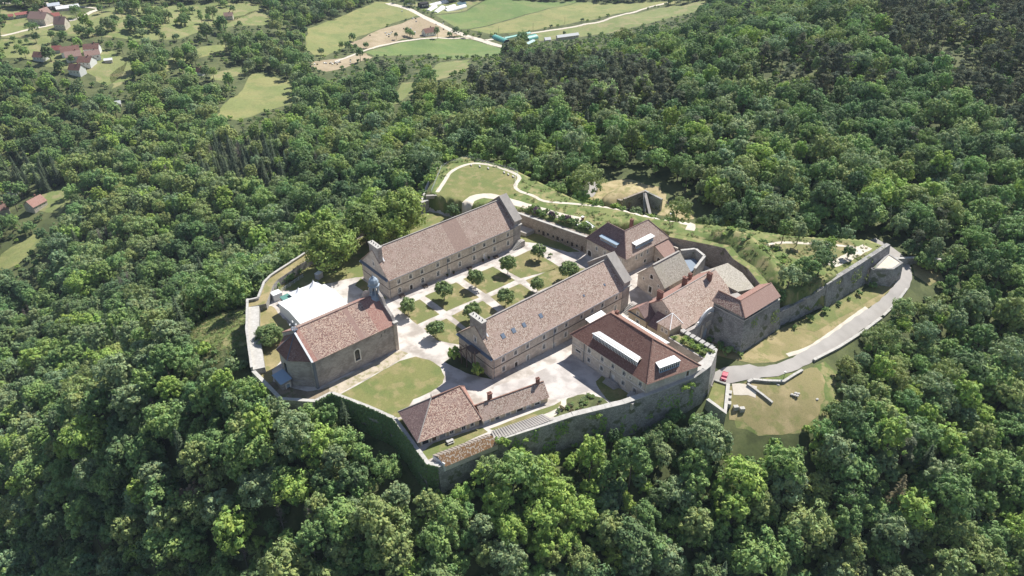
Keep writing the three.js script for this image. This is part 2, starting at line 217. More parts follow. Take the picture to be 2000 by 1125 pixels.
// ------------------------------------------------------------------ measured plan (metres; x along the barracks, z towards the gate side)
const D = {"tps":{"x":[[-0.79,-0.2],[-0.76,0.08],[-0.66,0.25],[-0.66,0.45],[-0.48,0.64],[-0.25,0.67],[-0.05,0.74],[0.15,0.83],[0.3,0.88],[0.42,0.8],[0.52,0.9],[0.7,0.92],[1.0,0.92],[1.3,0.91],[1.47,0.84],[0.6,0.82],[0.85,0.86],[1.18,0.85],[0.48,0.7],[1.65,0.98],[1.55,0.72],[1.28,0.44],[1.08,0.12],[0.97,-0.28],[0.92,-0.66],[0.72,-1.08],[0.45,-1.04],[0.18,-0.92],[-0.2,-0.8],[-0.45,-0.72],[-0.62,-0.64],[-0.7,-0.5],[-0.66,-0.66],[-0.78,-0.6],[-0.86,-0.56],[-0.94,-0.64],[-0.62,-0.84],[-0.84,-0.82],[0.0,0.0],[0.6,0.3],[-0.4,0.0],[1.0,0.5],[0.4,-0.7],[0.3,0.4],[-0.7,0.8],[-0.45,0.92],[-0.1,1.05],[0.25,1.15],[0.55,1.12],[0.6,1.04],[0.7,0.985],[1.0,0.995],[1.25,0.99],[0.75,1.25],[0.95,1.18],[1.2,1.18],[1.5,1.18],[0.6,1.5],[1.1,1.6],[0.2,1.5],[-0.3,1.4],[-0.8,1.3],[-1.0,1.0],[1.5,1.7],[2.0,1.5],[-0.9,0.2],[-0.88,0.5],[-1.05,-0.15],[-1.08,-0.5],[-1.18,-0.9],[-1.25,0.3],[-1.3,0.7],[-1.0,-0.9],[-0.7,-1.0],[-0.4,-1.1],[0.0,-1.25],[0.4,-1.4],[0.8,-1.4],[-1.6,0.1],[-1.6,-0.6],[-1.5,-1.2],[-1.3,-1.8],[-2.0,0.6],[-1.8,1.3],[-2.5,-0.5],[-2.6,1.0],[-1.0,2.0],[0.0,2.3],[1.0,2.4],[2.0,2.6],[2.0,0.6],[2.5,0.0],[2.3,-0.6],[1.8,-0.2],[1.5,0.2],[1.4,-0.6],[3.0,0.6],[3.5,-0.6],[3.0,-1.4],[2.2,-1.4],[1.5,-1.2],[4.3,-0.2],[4.3,-1.2],[4.0,0.6],[5.2,-0.6],[5.6,0.6],[2.8,1.2],[4.0,1.5],[5.0,2.0],[3.0,2.3],[3.3,-2.1],[4.0,-2.2],[5.0,-1.8],[2.5,-2.2],[1.8,-2.0],[1.2,-1.9],[7.0,-0.6],[7.0,1.0],[-0.4574,-2.3687],[-0.5673,-3.5878],[-0.7939,-3.6434],[-0.7068,-4.8118],[-1.0069,-3.1198],[-1.2308,-2.5441],[-0.2157,-4.147],[-0.2514,-5.2945],[0.1997,-6.121],[0.1243,-7.3192],[1.0348,-6.5293],[0.4254,-5.4845],[1.001,-5.2277],[1.2741,-4.678],[1.7895,-6.468],[2.151,-5.4858],[3.5719,-6.8397],[3.2114,-6.0268],[3.9172,-5.7121],[4.7794,-6.3406],[4.4629,-4.9647],[4.8753,-4.8879],[5.961,-5.1914],[7.3481,-5.0771],[3.8073,-5.0791],[3.3191,-4.9778],[2.1909,-5.0329],[2.7506,-3.6879],[1.6773,-3.1951],[1.2106,-3.5115],[0.3991,-3.2551],[0.552,-2.3934],[-0.2466,-2.9562],[5.5565,-4.541],[10.0,-9.0],[3.0,-15.0],[-3.0,-9.0],[16.0,-6.0],[-4.0,-4.0],[9.0,3.0],[12.0,0.0],[0.0,6.0],[-5.0,2.0],[6.0,5.0],[-3.0,5.0]],"w":[35.27983,51.5633,-53.15167,1.5719,45.40285,-10.85527,3.25402,-9.15231,3.67947,16.52001,13.35817,35.4638,53.16041,41.9893,-13.46294,-24.52756,0.8029,-2.48852,4.74936,25.96743,-5.32963,0.97352,8.36583,-0.02237,-9.82262,14.22327,34.08627,15.61683,14.8747,1.29635,-23.57582,-48.60033,63.98073,26.73988,4.0172,39.42083,-21.17031,-8.14534,-3.03756,-8.55942,-37.74041,-27.27493,-14.94535,-12.7752,14.23279,-8.9864,11.20128,-10.6768,10.39888,51.02095,-50.78976,-19.12698,-19.61239,-24.22804,-17.67853,-27.48484,-3.24833,10.22894,28.6717,-9.19012,-25.75601,-4.75978,2.71581,-15.21934,1.05256,8.18602,37.03296,7.44605,-24.30088,17.04211,-33.49527,-24.06464,13.12148,-6.60956,-28.39401,-4.76922,-44.27459,9.67851,-14.86984,-31.47278,-19.49192,9.97759,8.95829,1.83401,12.98435,-1.11246,2.43083,-3.59136,-3.20762,3.04363,-8.10925,-4.12897,-1.29638,1.51138,2.20627,-5.84841,1.654,-1.33642,4.45882,4.65175,8.98578,-1.43367,5.42696,-0.06329,-0.3516,3.24861,2.12347,1.07224,-0.79905,-3.47512,-4.64031,0.90429,-1.02358,-0.89028,-13.25819,-2.91608,1.25624,-2.406,2.48612,-16.04324,12.1291,-11.80475,-0.4611,-9.92578,7.94996,8.32725,-0.16043,-0.03729,3.60611,-1.94013,2.91356,-5.65893,-1.25355,-4.81387,-0.21958,0.77076,3.13575,0.33758,-3.59731,2.17778,2.94939,-1.20155,-3.64995,0.4648,3.61051,1.86724,11.7403,-10.12979,1.62284,6.1414,7.57383,-4.45324,0.22848,-0.23347,0.21326,-0.0663,1.90798,0.93497,0.10446,0.60196,-0.3549,-1.1838,1.30253],"a":[-28.6036,-1.9689,-4.3826]},"plat":[[-60,-49.5],[-67.5,-34],[-75,-14.5],[-74,2],[-66.8,9.4],[-61.3,9.4],[-56.6,21],[-53.5,30],[-56.3,50.5],[-54.5,53],[-37.2,55.8],[-20,61.2],[-14.5,63],[0,69.4],[23,76.2],[29.4,76.8],[36.5,73.4],[37.6,61],[44,60.8],[52.4,60.6],[52.8,71.6],[71,72.4],[96,77],[136,78.6],[135.6,71],[114,47.4],[99.7,27],[87.8,11],[74.2,-24],[74.6,-63],[66.5,-91],[52,-90.5],[29.5,-69.5],[5,-69],[-24,-66],[-48,-57.2],[-51.8,-54.6],[-57,-48]],"terr":[[29,-71],[33,-60],[37,-49],[45,-43.5],[47,-35],[49.8,-31.5],[55.2,0],[66,1.5],[77,8],[78.3,21],[84.7,34.8],[86.3,40.4],[82,47],[80.2,54.5],[75.6,62],[77,73.6],[96,78.5],[139,80],[139,70],[116,46],[102,26],[90,10],[77,-24],[77,-63],[68,-94],[50,-93]],"mound":[[88,26],[100,30],[104.5,42],[99,55],[90,67],[80,72.5],[76.5,64],[80.5,55],[82.5,47],[86.8,40.5],[85,34.5]],"fields":{"hayA":[[226.0,-574.4],[265.4,-641.8],[333.0,-672.7],[399.6,-714.4],[415.0,-708.7],[413.9,-627.1],[353.2,-613.9],[300.3,-590.3],[263.0,-561.4],[223.5,-539.6]],"hayB":[[278.3,-574.4],[337.4,-604.5],[416.6,-623.4],[415.7,-567.5],[418.5,-547.0],[386.7,-549.7],[338.9,-562.7],[278.9,-540.6],[282.2,-564.3]],"hayB2":[[199.4,-531.4],[232.1,-529.2],[270.2,-528.1],[266.7,-508.2],[219.8,-479.2],[198.4,-479.0]],"green":[[272.7,-530.4],[332.3,-552.8],[382.8,-544.5],[412.7,-536.2],[418.6,-497.6],[392.0,-426.9],[333.2,-394.0],[303.4,-417.9],[329.2,-493.8],[272.6,-509.2]],"strip":[[226.9,-364.4],[281.9,-408.9],[299.1,-389.6],[268.3,-344.7],[219.2,-324.6]],"clear":[[152.5,-327.1],[164.0,-316.6],[202.2,-354.7],[213.5,-344.7],[186.5,-310.3],[160.0,-300.3]],"bigA":[[430.0,-623.2],[482.6,-629.1],[538.3,-657.3],[647.6,-584.7],[435.5,-563.6],[422.8,-566.4]],"bigB":[[434.2,-560.1],[649.6,-583.2],[749.5,-463.0],[702.2,-485.0],[667.4,-486.1],[495.2,-515.4],[444.9,-532.7]],"bigC":[[488.5,-503.3],[653.7,-474.4],[699.9,-468.3],[747.8,-447.3],[689.9,-418.1],[586.1,-430.5],[512.1,-450.4],[461.7,-466.4]],"market":[[432.6,-702.0],[532.1,-657.3],[487.0,-634.7],[433.5,-628.0],[430.6,-666.5]],"mead1":[[2.5,-807.1],[20.6,-765.5],[56.9,-721.4],[115.1,-762.4],[140.4,-757.3],[211.5,-747.8],[252.2,-741.5],[249.7,-709.9],[174.3,-661.3],[118.3,-626.8],[81.0,-631.1],[66.1,-642.9],[39.5,-661.9],[23.9,-687.6],[-0.2,-681.2],[-22.2,-694.9]],"mead0":[[-22.9,-692.0],[-1.0,-678.4],[22.3,-685.0],[8.4,-647.6],[-14.6,-625.9],[-34.4,-643.1]],"vill":[[-6.8,-639.2],[9.6,-643.9],[43.0,-628.9],[53.5,-612.5],[52.4,-582.9],[42.6,-561.1],[23.2,-539.0],[18.8,-553.7],[16.7,-573.8],[-8.0,-604.1]],"band":[[63.5,-551.7],[99.5,-585.3],[128.5,-596.5],[152.6,-599.2],[150.9,-583.6],[108.4,-565.7],[72.3,-545.2]],"lowB":[[78.1,-437.6],[105.7,-465.7],[139.0,-512.8],[152.1,-503.4],[165.6,-476.5],[132.8,-411.8],[102.3,-412.1],[80.3,-407.3],[69.4,-423.9]],"mead2":[[183.1,-679.1],[235.4,-706.1],[247.7,-693.1],[227.0,-657.3],[201.1,-658.3],[176.6,-654.0]],"lowD":[[28.5,-555.0],[53.2,-585.2],[59.0,-580.1],[42.5,-548.3],[24.3,-529.9]],"lowC":[[100.3,-512.7],[112.2,-532.7],[144.7,-532.6],[140.7,-520.2],[111.6,-508.4]],"lowL":[[-82.9,-388.5],[-70.4,-392.7],[-61.1,-389.5],[-37.7,-381.2],[-47.1,-377.2],[-55.3,-380.5],[-59.9,-364.5],[-69.9,-354.4],[-74.2,-363.2],[-84.0,-374.4]],"lowS":[[-109.0,-338.7],[-95.7,-342.2],[-83.5,-344.4],[-86.4,-331.9],[-96.6,-324.1],[-111.5,-317.4],[-116.1,-308.8]],"ruin":[[94.9,-40.4],[108.2,-43.6],[117.1,-42.2],[122.1,-38.6],[123.9,-29.2],[126.7,-22.4],[118.4,-9.6],[118.1,3.2],[113.8,6.7],[106.7,-5.6],[102.6,-19.6],[97.0,-29.7]],"spurgrass":[[-60,-50],[-67,-35],[-72,-38],[-82,-56],[-74,-70],[-60,-67]],"glade":[[237.3,-7.3],[252.9,-4.5],[259.9,6.3],[247.3,15.9],[227.6,15.5],[222.9,4.1]],"dry":[[36.8,79.8],[42.5,82.6],[44.9,85.2],[50.7,90.5],[61.2,91.5],[65.6,93.4],[62.9,98.1],[56.7,101.4],[50.9,103.5],[44.1,103.4],[37.1,100.1],[32.3,96.2],[31.3,90.8],[28.2,86.8],[31.3,84.1]]},"roads":{"far":[[412.3,-703.6],[414.1,-656.4],[409.8,-611.8],[414.6,-552.0],[422.1,-518.2],[420.1,-479.3],[416.4,-451.7]],"branch":[[423.6,-520.0],[458.6,-510.8],[499.9,-502.1],[588.5,-485.1],[666.3,-485.5],[724.5,-490.5]],"lane":[[231.3,-520.2],[266.0,-533.8],[312.6,-552.4],[344.1,-554.2],[405.6,-540.3],[419.6,-534.1]],"village":[[-20.9,-700.6],[7.0,-710.0],[31.0,-713.8],[51.1,-717.8],[74.8,-740.8],[88.2,-760.0]],"top":[[4.8,-818.0],[29.1,-801.4],[49.0,-782.5],[65.8,-770.6],[80.9,-752.7]],"ditch":[[111.6,-63.9],[110.3,-54.0],[105.4,-44.1],[96.5,-38.8]],"main":[[33.5,75.5],[40,77],[45,80.2],[51,85],[58,87.6],[66,88.8],[76,89.6],[97,90.2],[118,90.3],[130,89.2],[138,87],[145,82.5],[150,75],[152,66]]},"grounds":{"lawn":[[[24.28,-15.93],[40.77,-15.69],[40.1,1.49],[23.97,-3.08],[23.35,-8.51]],[[7.16,-16.12],[21.24,-15.9],[21.51,-3.31],[7.43,-3.02]],[[-10.3,-15.51],[3.78,-15.8],[4.15,-2.81],[-10.06,-2.99]],[[-21.91,-15.27],[-12.85,-14.79],[-12.92,-3.02],[-22.18,-3.05]],[[24.39,-0.91],[40.19,0.29],[46.55,7.69],[37.63,8.03],[23.15,7.47]],[[7.44,-0.75],[21.34,-0.47],[21.13,7.51],[6.76,8.59]],[[-10.36,0.12],[3.72,-0.37],[3.49,8.11],[-9.86,10.68],[-10.78,8.94]],[[-21.77,0.29],[-12.57,0.39],[-12.37,12.06],[-17.68,15.29],[-22.09,8.74]]],"biglawn":[[[-60.02,10.69],[-45.2,9.63],[-37.34,9.07],[-32.19,10.58],[-29.85,14.66],[-29.43,19.84],[-31.01,24.43],[-33.35,26.54],[-38.29,27.11],[-44.64,27.11],[-52.89,26.04],[-55.55,22.99]]],"gardenlawn":[[[-53.8,44.26],[-45.4,44.73],[-35.29,47.84],[-35.44,49.85],[-45.57,48.69],[-53.0,46.94]],[[-33.02,48.72],[-22.81,50.55],[-14.63,52.75],[-12.3,54.94],[-14.82,56.41],[-18.8,54.32],[-21.94,54.27],[-31.22,51.36]]],"herb":[[[-16.35,57.45],[-11.77,54.96],[-6.65,54.91],[-5.27,57.53],[-9.81,62.55],[-14.19,61.39],[-17.73,60.02]]],"upper":[[[34.59,-68.97],[42.38,-74.27],[49.15,-79.06],[54.8,-82.2],[63.64,-82.28],[68.19,-75.74],[69.71,-68.29],[70.94,-60.22],[70.7,-57.48],[65.42,-54.35],[62.39,-51.35],[60.85,-46.26],[52.8,-48.74],[48.48,-55.6],[44.16,-57.1],[38.15,-54.39],[36.04,-53.9],[35.19,-55.83],[33.89,-61.94]]]},"paths":{"terrace":{"w":1.7,"p":[[35.0,-69.52],[43.68,-76.01],[50.97,-81.47],[58.18,-83.37],[64.64,-82.47],[69.09,-76.84],[71.45,-68.31],[72.17,-61.63],[71.19,-57.55],[65.43,-53.4],[63.32,-51.47],[62.22,-46.89],[63.71,-40.2],[63.64,-34.33],[71.06,-23.65],[80.02,-9.06],[84.24,3.65],[91.39,15.98]]},"loop":{"w":4.2,"p":[[36.86,-51.98],[38.04,-52.77],[42.49,-55.0],[47.42,-54.28],[50.48,-50.75],[52.23,-45.7],[54.25,-38.75],[57.69,-27.9],[59.32,-20.58],[62.77,-10.99]]}},"species":{"pine":[[[210.6,-284.2],[265.6,-313.8],[300.0,-263.5],[256.8,-147.4],[227.2,-90.8],[186.9,-65.7],[163.0,-84.6],[146.9,-128.0],[176.8,-222.6]],[[547.9,-142.8],[627.2,-106.6],[690.0,-68.5],[299.6,68.1],[316.6,37.5],[364.3,-20.3],[368.8,-42.7]],[[296.7,-89.3],[323.1,-80.6],[334.3,-51.5],[276.8,-18.3],[260.4,-33.9],[256.8,-58.5]]],"spruce":[[[11.0,-327.2],[42.7,-341.8],[62.9,-300.0],[55.3,-239.6],[21.4,-228.3],[3.5,-263.6]],[[-74.7,-492.9],[-63.6,-450.1],[-49.5,-407.2],[-67.5,-379.4],[-83.6,-408.7],[-84.2,-452.7]],[[-14.2,-567.4],[16.9,-560.9],[7.7,-507.3],[-24.3,-519.5]]],"dead":[[-4.1,-325.2],[6.8,-335.7],[18.0,-321.7],[28.2,-329.0],[-71.1,-204.3],[-76.3,-210.4],[-96.5,-211.7],[-91.7,-215.0],[-66.7,-209.4],[-20.4,-193.0],[37.2,-301.3],[40.0,-286.7]],"larch":[[48.1,132.1],[48.8,138.2]],"brown":[[-104.9,-3.5],[-102.0,-1.5]]},"houses":[[20.5,-725.4,19.0,0.7,6,5,0.9,"farm","big village farmhouse with wide rose tiled roof"],[26.5,-732.4,10.2,0.8,6,5,-0.6,"farm","side wing of the big village farmhouse"],[33.2,-730.9,11.5,0.5,3,2.5,0.1,"red","open shed with red roof beside the farmhouse"],[42.2,-761.7,11.2,0.6,4,2,0.1,"grey","dark barn with pale roof above the village road"],[53.0,-754.5,21.6,0.3,3,2,0.1,"white","long low barn with whitish roof above the village"],[11.5,-750.9,15.5,0.35,3,1.6,0.1,"red","long low shed with faded red roof on the meadow"],[-3.7,-751.1,10.3,0.4,3,1.6,0.2,"red","small red roofed shed at the village edge"],[32.2,-697.7,10.5,1,5,6,0.7,"farm","village house with steep pyramid roof"],[10.1,-634.8,7.4,0.8,3,3,0.5,"red","small bright red roofed house among trees"],[-7.1,-622.5,10.1,0.8,4,3.5,0.9,"brown","white gabled village house beside a lawn"],[17.3,-619.2,15.2,0.7,5,3.5,0.2,"brown","broad brown roofed village house with pale terrace"],[15.6,-603.5,12.7,0.8,5,3.5,0.2,"rose","white walled village house with hipped rose roof"],[35.1,-615.4,13.0,0.7,5,3.5,0.5,"brown","white village house with dark ridge roof"],[30.5,-599.7,12.2,0.7,5,3,0.2,"rose","white village house with rose roof below the dark one"],[22.0,-589.3,12.0,0.9,4,3.5,0.8,"brown","dark roofed village house beside a white terrace"],[9.6,-575.1,10.7,0.8,5,4,0.9,"brown","white gabled house at the lower end of the village"],[39.6,-588.5,6.6,0.5,2.5,1,0.3,"white","flat white shed at the end of the village lane"],[-77.7,-374.0,10.5,0.8,4,3.5,-0.5,"redtile","valley house with orange tiled roof and pale terrace"],[-95.8,-386.3,7.4,0.7,4,3,0.1,"redtile","red roofed building at the valley bottom"],[-84.4,-409.7,6.0,0.8,4,3,0.6,"brown","brown roofed house hidden by dark spruces"],[98.4,-527.7,6.3,0.8,3,3,0.8,"brown","small forest hut beside a tan meadow"],[13.5,-488.5,6.8,0.6,3,2,0.3,"white","white roofed hut alone in the forest"],[194.2,-683.7,8.9,0.8,4,3,0.5,"farm","lone farmhouse on the hillside meadow"],[375.5,-560.8,14.4,0.6,4,4,0.05,"brown","roadside house with broad brown roof by the hayfield"],[439.3,-662.2,11.3,0.8,6,0.6,0.1,"black","black flat roofed barn beside the greenhouses"],[462.3,-454.0,6.7,0.7,3,2,0.4,"white","small white gabled shed by the forest edge"],[488.4,-448.5,27.2,0.15,4,2,0.28,"white","long low pale roofed stable by the forest edge"]],"tunnels":[[445.5,-509.2,483.8,-507.2,5,"green","long green tunnel barn at the farm"],[440.4,-520.8,438.1,-496.0,9,"green","short green tunnel barn with open dark end"],[457.4,-484.0,471.5,-483.7,11,"green","wide green tunnel barn beside a round tree"],[437.8,-462.2,454.1,-468.2,7,"pale","pale tunnel shelter behind the round tree"],[434.5,-645.3,457.5,-662.7,8,"white","white tunnel greenhouse, first beside the black barn"],[440.0,-637.6,465.2,-656.5,8,"white","white tunnel greenhouse, second from the black barn"],[459.6,-642.5,495.6,-648.2,8,"white","long white tunnel greenhouse along the field edge"],[468.9,-654.9,486.4,-658.3,7,"white","short white tunnel greenhouse behind the long one"],[456.8,-674.3,489.5,-680.4,8,"white","long white tunnel greenhouse behind the black barn"],[434.2,-695.0,435.4,-680.5,8,"white","white tunnel greenhouse beside the straight road"]],"pond":[[497.2,-667.9],[504.3,-670.5],[508.9,-665.3],[506.4,-657.6],[498.0,-655.7],[493.4,-660.8]],"poles":[[434.7,-521.5],[454.4,-530.1],[496.1,-515.3],[544.8,-510.5],[405.6,-540.3]],"lone":[[288.1,-581.0,0.9],[332.8,-563.8,0.7],[352.4,-566.3,0.9],[376.5,-545.3,1.1],[395.6,-548.6,0.8],[406.2,-548.8,0.9],[411.3,-537.9,0.8],[264.9,-552.6,0.9],[268.4,-542.9,0.7],[231.4,-549.9,0.8],[256.4,-550.6,0.9],[284.2,-548.3,0.8],[437.7,-468.9,1.3],[500.8,-465.4,0.6],[352.7,-561.7,0.7],[352.0,-570.9,0.8],[14.5,-801.0,1],[22.1,-743.0,1.0],[18.9,-749.0,0.9],[52.6,-723.4,1.1],[76.7,-721.9,1],[76.1,-680.5,1],[89.7,-699.9,0.9],[120.5,-700.9,0.9],[143.7,-728.4,0.9],[168.5,-721.1,1],[152.5,-701.3,1],[171.6,-707.9,0.8],[102.7,-671.7,1],[90.1,-664.1,1.1],[82.5,-656.1,1.1],[66.6,-666.0,1.1],[48.4,-660.8,1.1],[38.7,-659.1,1],[177.3,-668.4,0.9],[207.4,-704.1,0.8],[189.5,-645.5,0.8],[113.2,-620.1,0.8],[99.8,-616.9,0.9],[-7.7,-743.4,1],[4.3,-688.6,1],[0.7,-667.7,1],[-17.3,-631.8,1],[14.0,-659.8,1],[23.3,-660.9,1],[51.2,-640.1,1.2],[50.8,-618.0,1.0],[-1.2,-613.3,1],[11.0,-596.6,0.8],[-1.1,-584.1,1],[57.0,-602.7,1.1],[-15.1,-677.5,0.6],[-13.2,-660.9,0.6],[-23.8,-664.7,0.6],[-18.0,-652.1,0.6],[-7.5,-666.5,0.6]],"bales":[[314.3,-589.0],[334.8,-588.9],[331.6,-581.0],[330.4,-575.2],[335.7,-581.3],[340.4,-585.5],[344.0,-589.0],[335.2,-583.6],[365.5,-574.3],[242.7,-510.0],[235.8,-498.0],[208.2,-520.4],[209.2,-516.9],[217.1,-517.1],[217.3,-513.5],[219.7,-510.1],[222.2,-512.5],[219.4,-504.6],[223.4,-507.8],[225.8,-510.3],[225.8,-507.3],[221.3,-498.3],[228.4,-509.1],[230.5,-510.8],[228.9,-506.2],[389.6,-606.4],[392.0,-617.0],[395.3,-615.7],[407.1,-590.0],[416.2,-588.8],[362.6,-593.2],[369.7,-588.7],[366.6,-576.3],[405.3,-573.1],[397.8,-648.5]],"gardenpath":1};
// ------------------------------------------------------------------ terrain
function sd(poly, x, z) { // signed distance, inside positive
  let m = 1e9, ins = false;
  for (let i = 0, n = poly.length; i < n; i++) {
    const [x0, z0] = poly[i], [x1, z1] = poly[(i + 1) % n], dx = x1 - x0, dz = z1 - z0, t = Math.min(1, Math.max(0, ((x - x0) * dx + (z - z0) * dz) / (dx * dx + dz * dz)));
    m = Math.min(m, (x - x0 - dx * t) ** 2 + (z - z0 - dz * t) ** 2);
    if ((z0 > z) !== (z1 > z) && x < dx * (z - z0) / dz + x0) ins = !ins;
  }
  return ins ? Math.sqrt(m) : -Math.sqrt(m);
}
function hillBase(x, z) { const { x: X, w, a } = D.tps, p = x / 100, q = z / 100; let s = a[0] + a[1] * p + a[2] * q; for (let i = 0; i < w.length; i++) { const r = (X[i][0] - p) ** 2 + (X[i][1] - q) ** 2; s += w[i] * 0.5 * r * Math.log(r + 1e-9); } return s; }
function hill(x, z) {
  let y = hillBase(x, z); const far = ss(170, 320, Math.hypot(x - 40, z));
  y += (fbm(x / 640 + 10, z / 640 + 10, 8, 4, 5) - 0.5) * (2 + 8 * far);
  const s = sd(D.plat, x, z); if (s > -1) y = Math.min(y, -4.5) - 5 * ss(0.3, 3, s);
  return y;
}
const base0 = (x, z) => -1.3 * ss(-25, 30, x) - 1.7 * ss(33, 42, x) * ss(22, 40, z) - 0.8 * ss(30, 40, z) * ss(-20, 5, x) * (1 - ss(33, 42, x));
function plat(x, z) {
  const b = base0(x, z), t = ss(0, 2.2, sd(D.terr, x, z)), th = 5 + ss(-35, 0, z) - 1.2 * ss(30, 60, z) * ss(95, 110, x);
  const m = ss(0, 9, sd(D.mound, x, z));
  return b + (th - b) * t + m * (4.6 + 0.9 * (fbm(x / 40 + 3, z / 40 + 3, 8, 3, 9) - 0.5));
}
class Grid { // a height sheet; polygons are laid on its very triangles, a few millimetres above
  constructor(xs, zs, f) { this.xs = xs; this.zs = zs; this.h = new Float32Array(xs.length * zs.length); for (let j = 0; j < zs.length; j++) for (let i = 0; i < xs.length; i++) this.h[j * xs.length + i] = f(xs[i], zs[j]); }
  at(x, z) { const f = (a, v) => { let lo = 0, hi = a.length - 2; while (lo < hi) { const m = (lo + hi + 1) >> 1; if (a[m] <= v) lo = m; else hi = m - 1; } return lo; }; const i = f(this.xs, x), j = f(this.zs, z), n = this.xs.length, u = (x - this.xs[i]) / (this.xs[i + 1] - this.xs[i]), v = (z - this.zs[j]) / (this.zs[j + 1] - this.zs[j]), a = this.h[j * n + i], b = this.h[j * n + i + 1], c = this.h[(j + 1) * n + i], d = this.h[(j + 1) * n + i + 1]; return u + v <= 1 ? a + (b - a) * u + (c - a) * v : d + (c - d) * (1 - u) + (b - d) * (1 - v); }
  sheet(poly, dy = 0) {
    const { xs, zs, h } = this, n = xs.length, pos = []; let x0 = -1e9, x1 = 1e9, z0 = -1e9, z1 = 1e9;
    if (poly) { x0 = Math.min(...poly.map((p) => p[0])); x1 = Math.max(...poly.map((p) => p[0])); z0 = Math.min(...poly.map((p) => p[1])); z1 = Math.max(...poly.map((p) => p[1])); }
    for (let j = 0; j < zs.length - 1; j++) { if (zs[j + 1] < z0 || zs[j] > z1) continue; for (let i = 0; i < n - 1; i++) {
      if (xs[i + 1] < x0 || xs[i] > x1) continue;
      const A = [xs[i], h[j * n + i], zs[j]], B = [xs[i + 1], h[j * n + i + 1], zs[j]], C = [xs[i], h[(j + 1) * n + i], zs[j + 1]], E = [xs[i + 1], h[(j + 1) * n + i + 1], zs[j + 1]];
      const dia = Math.hypot(B[0] - A[0], C[2] - A[2]); let s = 1e9; if (poly) { s = sd(poly, (A[0] + B[0]) / 2, (A[2] + C[2]) / 2); if (s < -dia) continue; }
      for (const T of [[A, C, B], [B, C, E]]) {
        if (s > dia) { for (const p of T) pos.push(p[0], p[1] + dy, p[2]); continue; }
        let S = poly; // clip the polygon by the triangle
        for (let k = 0; k < 3 && S.length; k++) { const a = T[k], b = T[(k + 1) % 3], out = [], side = (p) => (b[0] - a[0]) * (p[1] - a[2]) - (b[2] - a[2]) * (p[0] - a[0]); for (let m = 0; m < S.length; m++) { const p = S[m], q = S[(m + 1) % S.length], f = -side(p), g = -side(q); if (f >= 0) out.push(p); if ((f > 0 && g < 0) || (f < 0 && g > 0)) { const t = f / (f - g); out.push([p[0] + (q[0] - p[0]) * t, p[1] + (q[1] - p[1]) * t]); } } S = out; }
        if (S.length < 3) continue;
        const v2 = S.map((p) => new THREE.Vector2(p[0], p[1])); let ar = THREE.ShapeUtils.area(v2); if (Math.abs(ar) < 1e-6) continue;
        const u = [B[0] - A[0], C[2] - A[2]], Y = (p) => { const a = T[0], b = T[1], c = T[2], den = (b[2] - c[2]) * (a[0] - c[0]) + (c[0] - b[0]) * (a[2] - c[2]), l = ((b[2] - c[2]) * (p.x - c[0]) + (c[0] - b[0]) * (p.y - c[2])) / den, m = ((c[2] - a[2]) * (p.x - c[0]) + (a[0] - c[0]) * (p.y - c[2])) / den; return l * a[1] + m * b[1] + (1 - l - m) * c[1]; };
        for (const f of THREE.ShapeUtils.triangulateShape(v2, [])) { const t = f.map((k) => v2[k]), cr = (t[1].x - t[0].x) * (t[2].y - t[0].y) - (t[1].y - t[0].y) * (t[2].x - t[0].x); if (Math.abs(cr) < 1e-7) continue; if (cr > 0) t.reverse(); for (const p of t) pos.push(p.x, Y(p) + dy, p.y); }
      }
    } }
    let g = new THREE.BufferGeometry(); g.setAttribute('position', new THREE.Float32BufferAttribute(pos, 3)); g = mergeVertices(g, 1e-3); g.computeVertexNormals();
    const p = g.attributes.position, uv = new Float32Array(p.count * 2); for (let i = 0; i < p.count; i++) { uv[i * 2] = p.getX(i); uv[i * 2 + 1] = p.getZ(i); } g.setAttribute('uv', new THREE.BufferAttribute(uv, 2)); return g;
  }
}
const lines = (segs) => { const o = []; for (const [a, b, s] of segs) for (let v = a; v < b - 1e-6; v += s) o.push(v); o.push(segs[segs.length - 1][1]); return o; };
const HILL = new Grid(lines([[-1500, -400, 50], [-400, -130, 15], [-130, 170, 2.5], [170, 620, 7.5], [620, 1000, 19], [1000, 2500, 75]]), lines([[-2500, -1000, 75], [-1000, -420, 14.5], [-420, -120, 7.5], [-120, 130, 2.5], [130, 310, 9], [310, 1500, 70]]), hill);
const PLAT = new Grid(lines([[-80, 142, 1.5]]), lines([[-98, 86, 1.6]]), plat);
const HY = (x, z) => HILL.at(x, z), PY = (x, z) => PLAT.at(x, z);
struct('ground', HILL.sheet(null), M.soil, 'wooded hillside ground falling away round the fort');
struct('fort_platform', PLAT.sheet(D.plat), M.gravel, 'pale gravel courtyard ground inside the fort walls');
function ribbon(pts, w) { // polygon of a strip along a smoothed polyline
  const c = new THREE.CatmullRomCurve3(pts.map(([x, z]) => new THREE.Vector3(x, 0, z))), n = Math.ceil(c.getLength() / 2.5), L = [], R = [];
  for (let i = 0; i <= n; i++) { const p = c.getPointAt(i / n), t = c.getTangentAt(i / n), k = (typeof w === 'number' ? w : w(i / n)) / 2 * (1 + 0.08 * Math.sin(i * 2.3)); L.push([p.x - t.z * k, p.z + t.x * k]); R.push([p.x + t.z * k, p.z - t.x * k]); }
  return L.concat(R.reverse());
}
